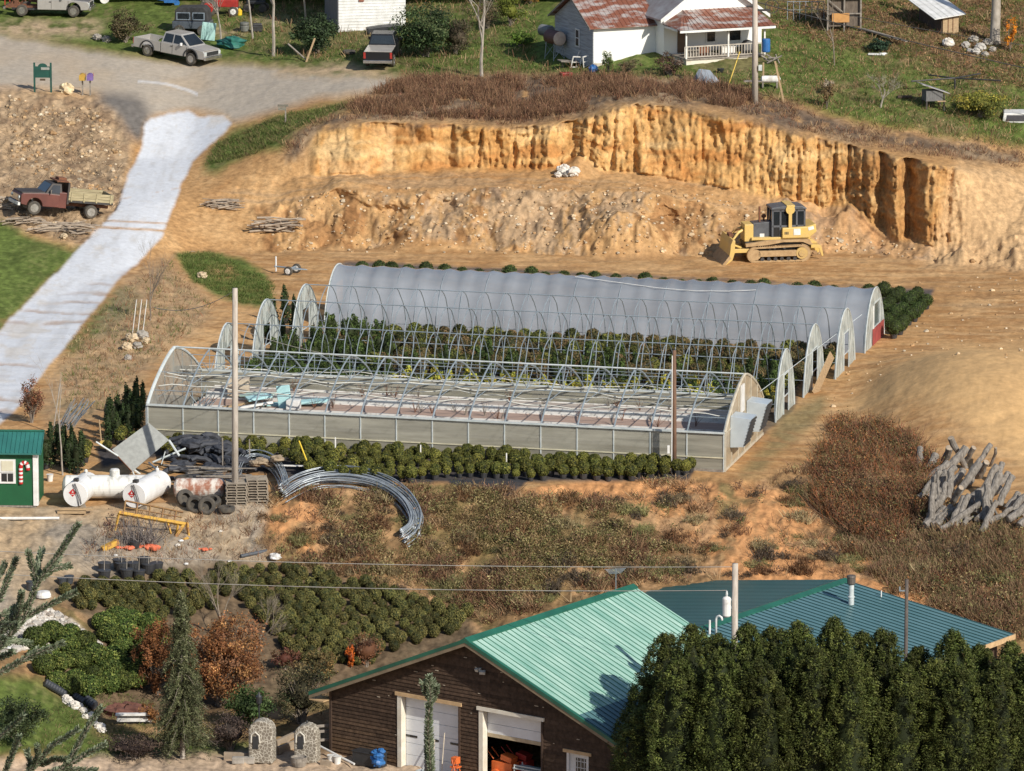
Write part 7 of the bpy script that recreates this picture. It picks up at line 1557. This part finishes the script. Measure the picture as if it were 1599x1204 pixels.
p=G(163,855); tree(163,856,1.9,.03,77,'sapling','small sapling with dark red leaves beside the leafless brush',bark,spread=.5,depth=3,start=.4,n0=3,leaves=(60,2,.05,[(.12,.05,.05),(.09,.04,.04)]),cat_='sapling')
om=solid('orange_netting',(.75,.20,.10),(.6,.14,.07),6,.8)
for (x,y,r,s,lb) in ((228,856,.55,1,'crumpled orange netting in front of the leafless brush'),(195,857,.40,2,'flat strip of orange netting left of the crumpled heap'),(320,860,.3,3,'small scrap of orange netting on the bare yard')):
    m=MB(); 
    for k in range(6): m.rock((rnd.uniform(-r,r),rnd.uniform(-.2,.2),.08),r*rnd.uniform(.3,.5),s*10+k,.5,n=(5,7))
    one('orange_netting',lb,'netting',m,om,G(x,y))
for i,(x,y,h) in enumerate(((163,893,1.9),(163,905,2.3),(186,888,1.5),(190,893,1.8),(198,903,1.6),(207,893,1.0),(217,905,1.4),(225,885,1.2),(232,895,1.3),(245,893,1.2))):
    t=thing('potted_sapling','thin leafless sapling in a large black pot in the yard row','sapling',G(x,y),0,'potted saplings in the yard'); MB().lathe([(.24,0),(.31,.42),(.33,.43),(.33,.47),(.28,.47)],n=16).obj('pot',potm,t); MB().tube([(0,0,.4),(.02,0,h*.6),(.04,.02,h)],[.018,.014,.006],5).obj('stem',palebark,t)
for (x,y,h,lb) in ((48,921,.38,'grey nursery pot standing left of the white bowl'),(97,913,.3,'grey nursery pot before the globe shrubs'),(108,911,.34,'taller grey nursery pot before the globe shrubs')): one('nursery_pot',lb,'pot',MB().lathe([(.17,0),(.22,h),(.24,h),(.24,h+.04),(.18,h+.04)],n=14),solid('slate_pot',(.06,.065,.075),(.04,.045,.05),3,.5),G(x,y))
one('white_bowl','upturned white basin at the left end of the globe shrubs','basin',MB().lathe([(.36,0),(.36,.12),(.30,.26),(.05,.30)],n=18),oldwhite,G(68,932))
for k in range(8):
    one('white_debris','pale scrap of rubbish scattered on the bare yard','scrap',MB().rock((0,0,.06),rnd.uniform(.08,.18),k,.5,n=(4,6)),whr if k%2 else oldwhite,G(rnd.uniform(60,400),rnd.uniform(808,885)),group='scraps scattered on the yard')
# metal stakes, stones by the drive
p=G(110,672); 
for k in range(26):
    m=MB().cyl((-.15,0,0),(rnd.uniform(.3,.9),rnd.uniform(-.2,.3),rnd.uniform(.9,1.3)),.022,5); one('metal_stake','grey metal stake in the leaning pile beside the reddish bush','stake',m,galvb,p+Vector((rnd.uniform(-.5,.4),rnd.uniform(-.2,.2),rnd.uniform(0,.5))),(0,rnd.uniform(-.15,.15),rnd.uniform(-.3,.3)),'metal stakes in the leaning pile')
one('pole','long thin pole standing in the pile of metal stakes','pole',MB().cyl((-.3,0,0),(.1,0,2.6),.035,6),palebark,G(92,675))
for i,(x,y) in enumerate(((206,533),(222,528),(198,546),(214,544),(228,536),(200,562))): o=boulder('rock','tan grey rock in the small group beside the feathery sapling',x,y,.38-.03*i,gryr if i%2 else tanr,120+i); o['group']='rocks beside the feathery sapling'
for k in range(3): one('stake','thin pale stake standing beside the rocks by the drive','stake',MB().cyl((0,0,0),(.25,0,1.9),.025,5),oldwhite,G(207+k*8,520),group='thin stakes beside the rocks')
boulder('boulder','round tan boulder in the middle of the small grass patch',316,434,.3,tanr,131)
for i,(x,y,r,m_) in enumerate(((880,270,.42,whr),(896,273,.40,whr),(872,276,.25,whr),(884,275,.24,gryr))): boulder('boulder',('largest white boulder on the bench below the cut','white boulder right of the largest one on the bench','small white boulder left of the others on the bench','brownish boulder in front of the white ones on the bench')[i],x,y,r,m_,140+i)
p=G(452,428); t=thing('boat_trailer','small two wheeled trailer frame with a white jack behind the left hoop houses','trailer',p,R(-25)); MB().cyl((-1.0,0,.4),(1.1,0,.35),.05,6).cyl((.2,-.5,.4),(.2,.5,.4),.05,6).cyl((.2,-.5,.4),(1.2,0,.35),.03,5).obj('frame',galv,t); MB().cyl((-.9,0,.1),(-.9,0,1.0),.05,6).obj('jack',white,t)
for s in (-1,1): wheel(t,.2,s*.55,.28,.28,.16,oldwhite,s)
# brushwood piles
def sticks(label,px,py,n,L_,spread,r,mat,seed,h=.5):
    q=random.Random(seed); m=MB()
    for k in range(n):
        a=q.uniform(-.6,.6)+(math.pi if q.random()<.5 else 0); c=Vector((q.uniform(-spread,spread),q.uniform(-spread*.5,spread*.5),q.uniform(.05,h))); d=Vector((math.cos(a),math.sin(a)*.7,q.uniform(-.12,.18)))*q.uniform(.4,1)*L_; m.tube([c-d/2,c+Vector((0,0,q.uniform(-.05,.1))),c+d/2],[r,r*.8,r*.4],5)
    return one('brushwood',label,'stick pile',m,mat,G(px,py))
sb=solid('bleached_sticks',(.42,.35,.27),(.26,.2,.15),4,.9); sticks('pile of bleached sticks at the left end of the bench',345,325,40,1.9,.7,.05,sb,1); sticks('larger pile of bleached sticks at the foot of the lower cut',432,362,34,2.4,.8,.07,sb,2,.8)
sticks('roots and sticks tumbled below the dump truck',100,362,46,1.8,1.6,.06,sb,3,.5); sticks('pale split branches in front of the dump truck nose',8,328,22,1.6,.5,.07,sb,4,.8); sticks('dead sticks low on the left of the truck bank',40,350,24,1.5,1.0,.05,sb,5,.4); sticks('grey brushwood half way up the earth bank left of the drive',300,395,1,.6,.1,.03,sb,6)
for i,(x,y,r) in enumerate(((84,358,.34),(62,348,.2),(120,352,.25),(100,372,.22),(45,338,.2))): o=boulder('tan_stone','tan stone in the rubble below the dump truck',x,y,r,tanr,150+i); o['group']='tan stones below the dump truck'
# log pile at right
logm=solid('bleached_log',(.27,.245,.215),(.12,.105,.09),3.5,.95,stretch=(3,3,.6),bmp=.6); q=random.Random(99)
ends=solid('log_end',(.40,.33,.25),(.28,.22,.16),4,.9)
LG=[((1436,725),(1437,700),.2,0),((1447,735),(1462,710),.24,.2),((1443,752),(1482,722),.26,.4),((1470,745),(1508,700),.27,.8),((1480,765),(1505,735),.25,.6),((1492,775),(1530,722),.24,.8),((1510,760),(1522,730),.25,.9),((1484,684),(1512,740),.20,1.3),((1482,700),(1470,730),.24,1.0),((1515,738),(1548,694),.17,1.3),((1530,775),(1556,728),.24,.7),((1538,790),(1562,740),.26,.5),((1500,792),(1535,765),.3,.3),((1470,826),(1535,785),.20,.35),((1495,816),(1548,800),.18,.25),((1546,770),(1552,738),.22,.7),((1560,790),(1580,742),.22,.5),((1572,795),(1590,770),.22,.5),((1580,800),(1610,765),.26,.6),((1452,800),(1456,745),.1,.1),((1465,800),(1466,735),.09,.2),((1548,780),(1560,812),.08,.1),((1500,760),(1486,790),.2,.2),((1525,812),(1545,790),.2,.1),((1575,812),(1620,780),.25,.3),((1590,820),(1630,800),.25,.2),((1505,820),(1512,800),.16,.0),((1520,700),(1500,735),.18,.9),((1540,722),(1526,752),.22,.8),((1556,700),(1546,735),.1,1.0),((1462,760),(1490,730),.22,.1),((1545,815),(1580,795),.18,.1)]
q2=random.Random(12)
for k in range(24):
    x=q2.uniform(1450,1610); y=q2.uniform(735,815); L_=q2.uniform(28,62); a_=q2.uniform(.6,1.5); LG.append(((x-L_*math.cos(a_)/2,y+L_*math.sin(a_)/2),(x+L_*math.cos(a_)/2,y-L_*math.sin(a_)/2),q2.uniform(.15,.27),q2.uniform(.1,.7)))
for i,((x0,y0),(x1,y1),r,lift) in enumerate(LG):
    b=G((x0+x1)/2,max(y0,y1)+4); Yb=b.y+lift*.9; a=atY(x0,y0,Yb-.4); c=atY(x1,y1,Yb+.5); n=6; pts=[]; 
    for j in range(n): t_=j/(n-1); pts.append(a.lerp(c,t_)+Vector((q.uniform(-.05,.05),0,q.uniform(-.05,.05))))
    rs=[r*.80*q.uniform(.88,1.1) for _ in pts]; o=MB().tube([p_-a for p_ in pts],rs,10).obj('log',logm,smooth=False); o.location=a
    MB().cyl(pts[0]-a-(pts[1]-pts[0])*.01,pts[0]-a-(pts[1]-pts[0])*.03,rs[0]*.9,10).obj('cut_end',ends,o)
    lbs={19:'thin upright stake at the left front of the log pile',20:'second thin upright stake in front of the log pile',7:'log leaning up at the top left of the pile',9:'smooth grey log sticking up highest at the top of the pile',13:'long split log lying lowest across the front of the pile'}
    tag(o,lbs.get(i,'bleached grey log lying in the jumbled pile at the edge of the graded ground'),'log' if i not in(19,20) else 'stake',None if i in lbs else 'grey logs in the jumbled pile')
# ------------------------------------------------------------------ lower left corner
m_=solid('red_brown_mulch',(.15,.065,.045),(.10,.04,.03),6,.95,bmp=.6); p=G(200,1118); m=MB(); m.rock((0,0,0),1.25,200,.45,n=(10,18)); o=one('mulch_heap','red brown mulch heap beside the spruce','mulch',m,m_,p); o.scale=(1,.8,1)
one('board','white topped board laid over the mulch heap','board',MB().box((0,0,.5),(1.6,.25,.10)).box((0,.1,.3),(1.5,.06,.35)),oldwhite,G(208,1132),(0,.0,.02),bevel=.01)
dpm=solid('black_corrugated_pipe',(.035,.04,.048),(.055,.06,.07),2,.45)
def drain(label,x0,y0,x1,y1,r):
    a=G(x0,y0,r); b=G(x1,y1,r); L_=(b-a).length; n=int(L_/.07); pr=[]; d=(b-a).normalized(); m=MB(); m.tube([a+d*(L_*k/n)-a for k in range(n+1)],[r*(1 if k%2 else .88) for k in range(n+1)],16); o=one('drain_pipe',label,'pipe',m,dpm,a); return o
drain('long black corrugated drain pipe lying on the grass bank',70,1072,102,1090,.2); drain('shorter black drain pipe right of the long one',116,1092,132,1102,.18); drain('black pipe section at the lower end of the drain line',134,1100,148,1110,.24)
for i in range(15):
    f=i/14; x,y=100+62*f+rnd.uniform(-3,3),1088+56*f+rnd.uniform(-4,4); o=boulder('white_stone','white stone in the line running down beside the drain pipes',x,y,rnd.uniform(.14,.26),whr,210+i); o['group']='white stones beside the drain pipes'
one('white_sheet','white sheet lying on the gravel pile at the left edge','sheet',MB().box((0,0,.05),(.9,.5,.05),.3,.2),white,G(14,1012))
# pillars, beds, lamp
st,nt_,b_=newmat('mortared_stone'); v=coords(nt_); vo=nt_.nodes.new('ShaderNodeTexVoronoi'); vo.feature='DISTANCE_TO_EDGE'; vo.inputs['Scale'].default_value=6.2; nt_.links.new(v,vo.inputs['Vector'])
nt_.links.new(ramp(nt_,vo.outputs['Distance'],[(.035,(.50,.47,.40)),(.085,(.19,.165,.13))]),b_.inputs['Base Color']); b_.inputs['Roughness'].default_value=.9
for px,h,w_,lb in ((410,1.95,1.1,'taller rounded stone pillar with white mortar and a small dark niche'),(480,1.75,1.05,'shorter rounded stone pillar with white mortar beside the workshop corner')):
    p=G(px,1189); t=thing('stone_pillar',lb,'pillar',p,R(-12)); n=12
    def prof(k): return [(-w_/2*k,0),(w_/2*k,0),(w_/2*k,h-.5)]+[(w_/2*k*math.cos(a),h-.5+.5*math.sin(a)) for a in [j*math.pi/10 for j in range(1,10)]]+[(-w_/2*k,h-.5)]
    MB().prism(prof(1),-.38,.38).obj('column',st,t,bevel=.06); MB().box((-.22,-.40,.95),(.26,.05,.58)).obj('niche',black,t,bevel=.02); MB().prism(prof(.0+.5),-.38,.38)
    m=MB().tube([(-.42,-.40,.95),(-.40,-.42,1.3),(-.22,-.44,1.45),(-.05,-.42,1.3),(-.02,-.40,.95)],.04,6); m.obj('niche_arch',solid('pale_mortar',(.6,.58,.52),(.5,.48,.42),3,.9),t)
    if px==480: MB().lathe([(.02,h),(.05,h+.05),(.02,h+.15)],n=8).obj('finial',black,t)
p=G(405,1172); t=thing('lamp_post','slim black lamp post in front of the holly bush','lamp post',p); MB().lathe([(.08,0),(.05,.2),(.035,.4),(.035,2.1)],n=10).obj('post',black,t); MB().lathe([(.05,2.1),(.12,2.2),(.15,2.5),(.05,2.62),(.02,2.72)],n=8).obj('lamp_head',black,t)
for lb,x0,y0,x1,y1,h in (('long weathered timber edging between the two stone pillars',432,1166,466,1150,.3),('lower timber edging behind the stone pillars',434,1178,470,1164,.35),('timber edging of the raised bed left of the taller pillar',350,1186,392,1188,.35),('low timber edging in front of the shorter pillar',500,1194,516,1198,.25)):
    a=G(x0,y0); b=G(x1,y1); c=(a+b)/2; d=b-a; one('timber_edging',lb,'timber edging',MB().box((0,0,h/2),(d.length,.14,h)),solid('edging_wood',(.36,.29,.21),(.24,.19,.14),3,.9),c,(0,-math.atan2(d.z,math.hypot(d.x,d.y)),math.atan2(d.y,d.x)))
p=G(505,1170); t=thing('rail_fence','short grey rail fence against the left corner of the workshop','fence',p,R(20)); 
for x in (-.5,.6): MB().box((x,0,.6),(.12,.12,1.2)).obj('post',greywood,t)
for z in (.45,.85,1.1): MB().box((.05,-.04,z),(1.5,.05,.12)).obj('rail',greywood,t)
one('half_barrel','grey wooden half barrel planter by the shorter pillar','planter',MB().lathe([(.30,0),(.36,.2),(.37,.42),(.33,.42),(.30,.34)],n=18),greywood,G(467,1196)); 
for x,lb in ((372,'grey stone block at the end of the raised bed'),(388,'second grey stone block beside the raised bed')): one('stone_block',lb,'stone block',MB().box((0,0,.15),(.55,.3,.3)),gryr,G(x,1192),bevel=.03)
# things along the shop front
one('pvc_pipe','white plastic pipe leaning on the ground before the workshop corner','pipe',MB().cyl(shw(-.2,-.6,.45),shw(2.2,-1.2,.12),.05,8),white)
for u,lb in ((.9,'white bucket under the plastic pipe, left of the two'),(1.25,'white bucket under the plastic pipe, right of the two')): one('bucket',lb,'bucket',MB().lathe([(.14,0),(.18,.38),(.2,.39),(.16,.39)],n=14),white,shw(u,-1.2,-.05))
one('black_bin','long black bin against the workshop wall','bin',MB().box((0,0,.3),(1.5,.6,.6)).box((0,0,.62),(1.56,.66,.06)),black,shw(2.6,-.6,0),(0,0,SA),bevel=.02)
m=MB(); 
for k in range(6): m.rock((rnd.uniform(-.2,.2),rnd.uniform(-.15,.15),.15+.1*k),.28-.02*k,300+k,.7)
one('blue_tarp','bright blue tarp bundled on the end of the black bin','tarp',m,bluep,shw(3.25,-.75,.15))
for u,v,lb,mt,d in ((7.3,-.5,'orange folding stand between the two garage doors','o',0),(9.0,.9,'orange machine just inside the open garage door','o',1),(9.3,1.6,'red machine behind the orange one in the open garage','r',1)):
    m=MB()
    if d==0:
        for s in (-1,1): m.cyl((-.25,s*.2,0),(.1,s*.15,.95),.03,5).cyl((.25,s*.2,0),(-.1,s*.15,.95),.03,5)
        m.box((0,0,.6),(.4,.35,.06)).box((0,0,.9),(.3,.3,.3))
    else: m.box((0,0,.6),(1.1,.6,.45)).box((.2,0,1.0),(.6,.5,.25),0,.2).cyl((-.5,-.2,.9),(-.9,-.2,1.3),.03,5).cyl((-.5,.2,.9),(-.9,.2,1.3),.03,5).lathe([(.25,-.06),(.25,.06)],(-.3,-.35,.25),'Y',14).lathe([(.25,-.06),(.25,.06)],(.4,-.35,.25),'Y',14)
    one('machine' if d else 'folding_stand',lb,'machine' if d else 'stand',m,orange if mt=='o' else redp,shw(u,v,.04),(0,0,SA),bevel=.015)
m=MB(); m.box((0,0,.75),(1.6,.7,.05))
for x in (-.75,.75):
    for y in (-.3,.3): m.cyl((x,y,0),(x,y,.9),.03,6)
m.cyl((-.75,-.3,.88),(.75,-.3,.88),.03,6); one('metal_rack','grey metal rack inside the open garage door','rack',m,galvw,shw(10.6,.7,.04),(0,0,SA))
one('hand_tools','shovel and rake handles leaning on the closed garage door','tools',MB().cyl(shw(6.0,-.5,0),shw(5.7,.1,1.5),.025,5).cyl(shw(6.5,-.5,0),shw(6.25,.1,1.9),.025,5).box(shw(6.4,-.5,.12),(.25,.2,.25)),solid('tool_handle',(.55,.48,.38),(.4,.35,.28),3,.7))
one('small_crate','pale crate of odds and ends at the foot of the closed garage door','crate',MB().box((0,0,.15),(.7,.4,.3)).box((.1,0,.34),(.3,.25,.12),.3),galvw,shw(5.8,-.8,0),(0,0,SA),bevel=.01)
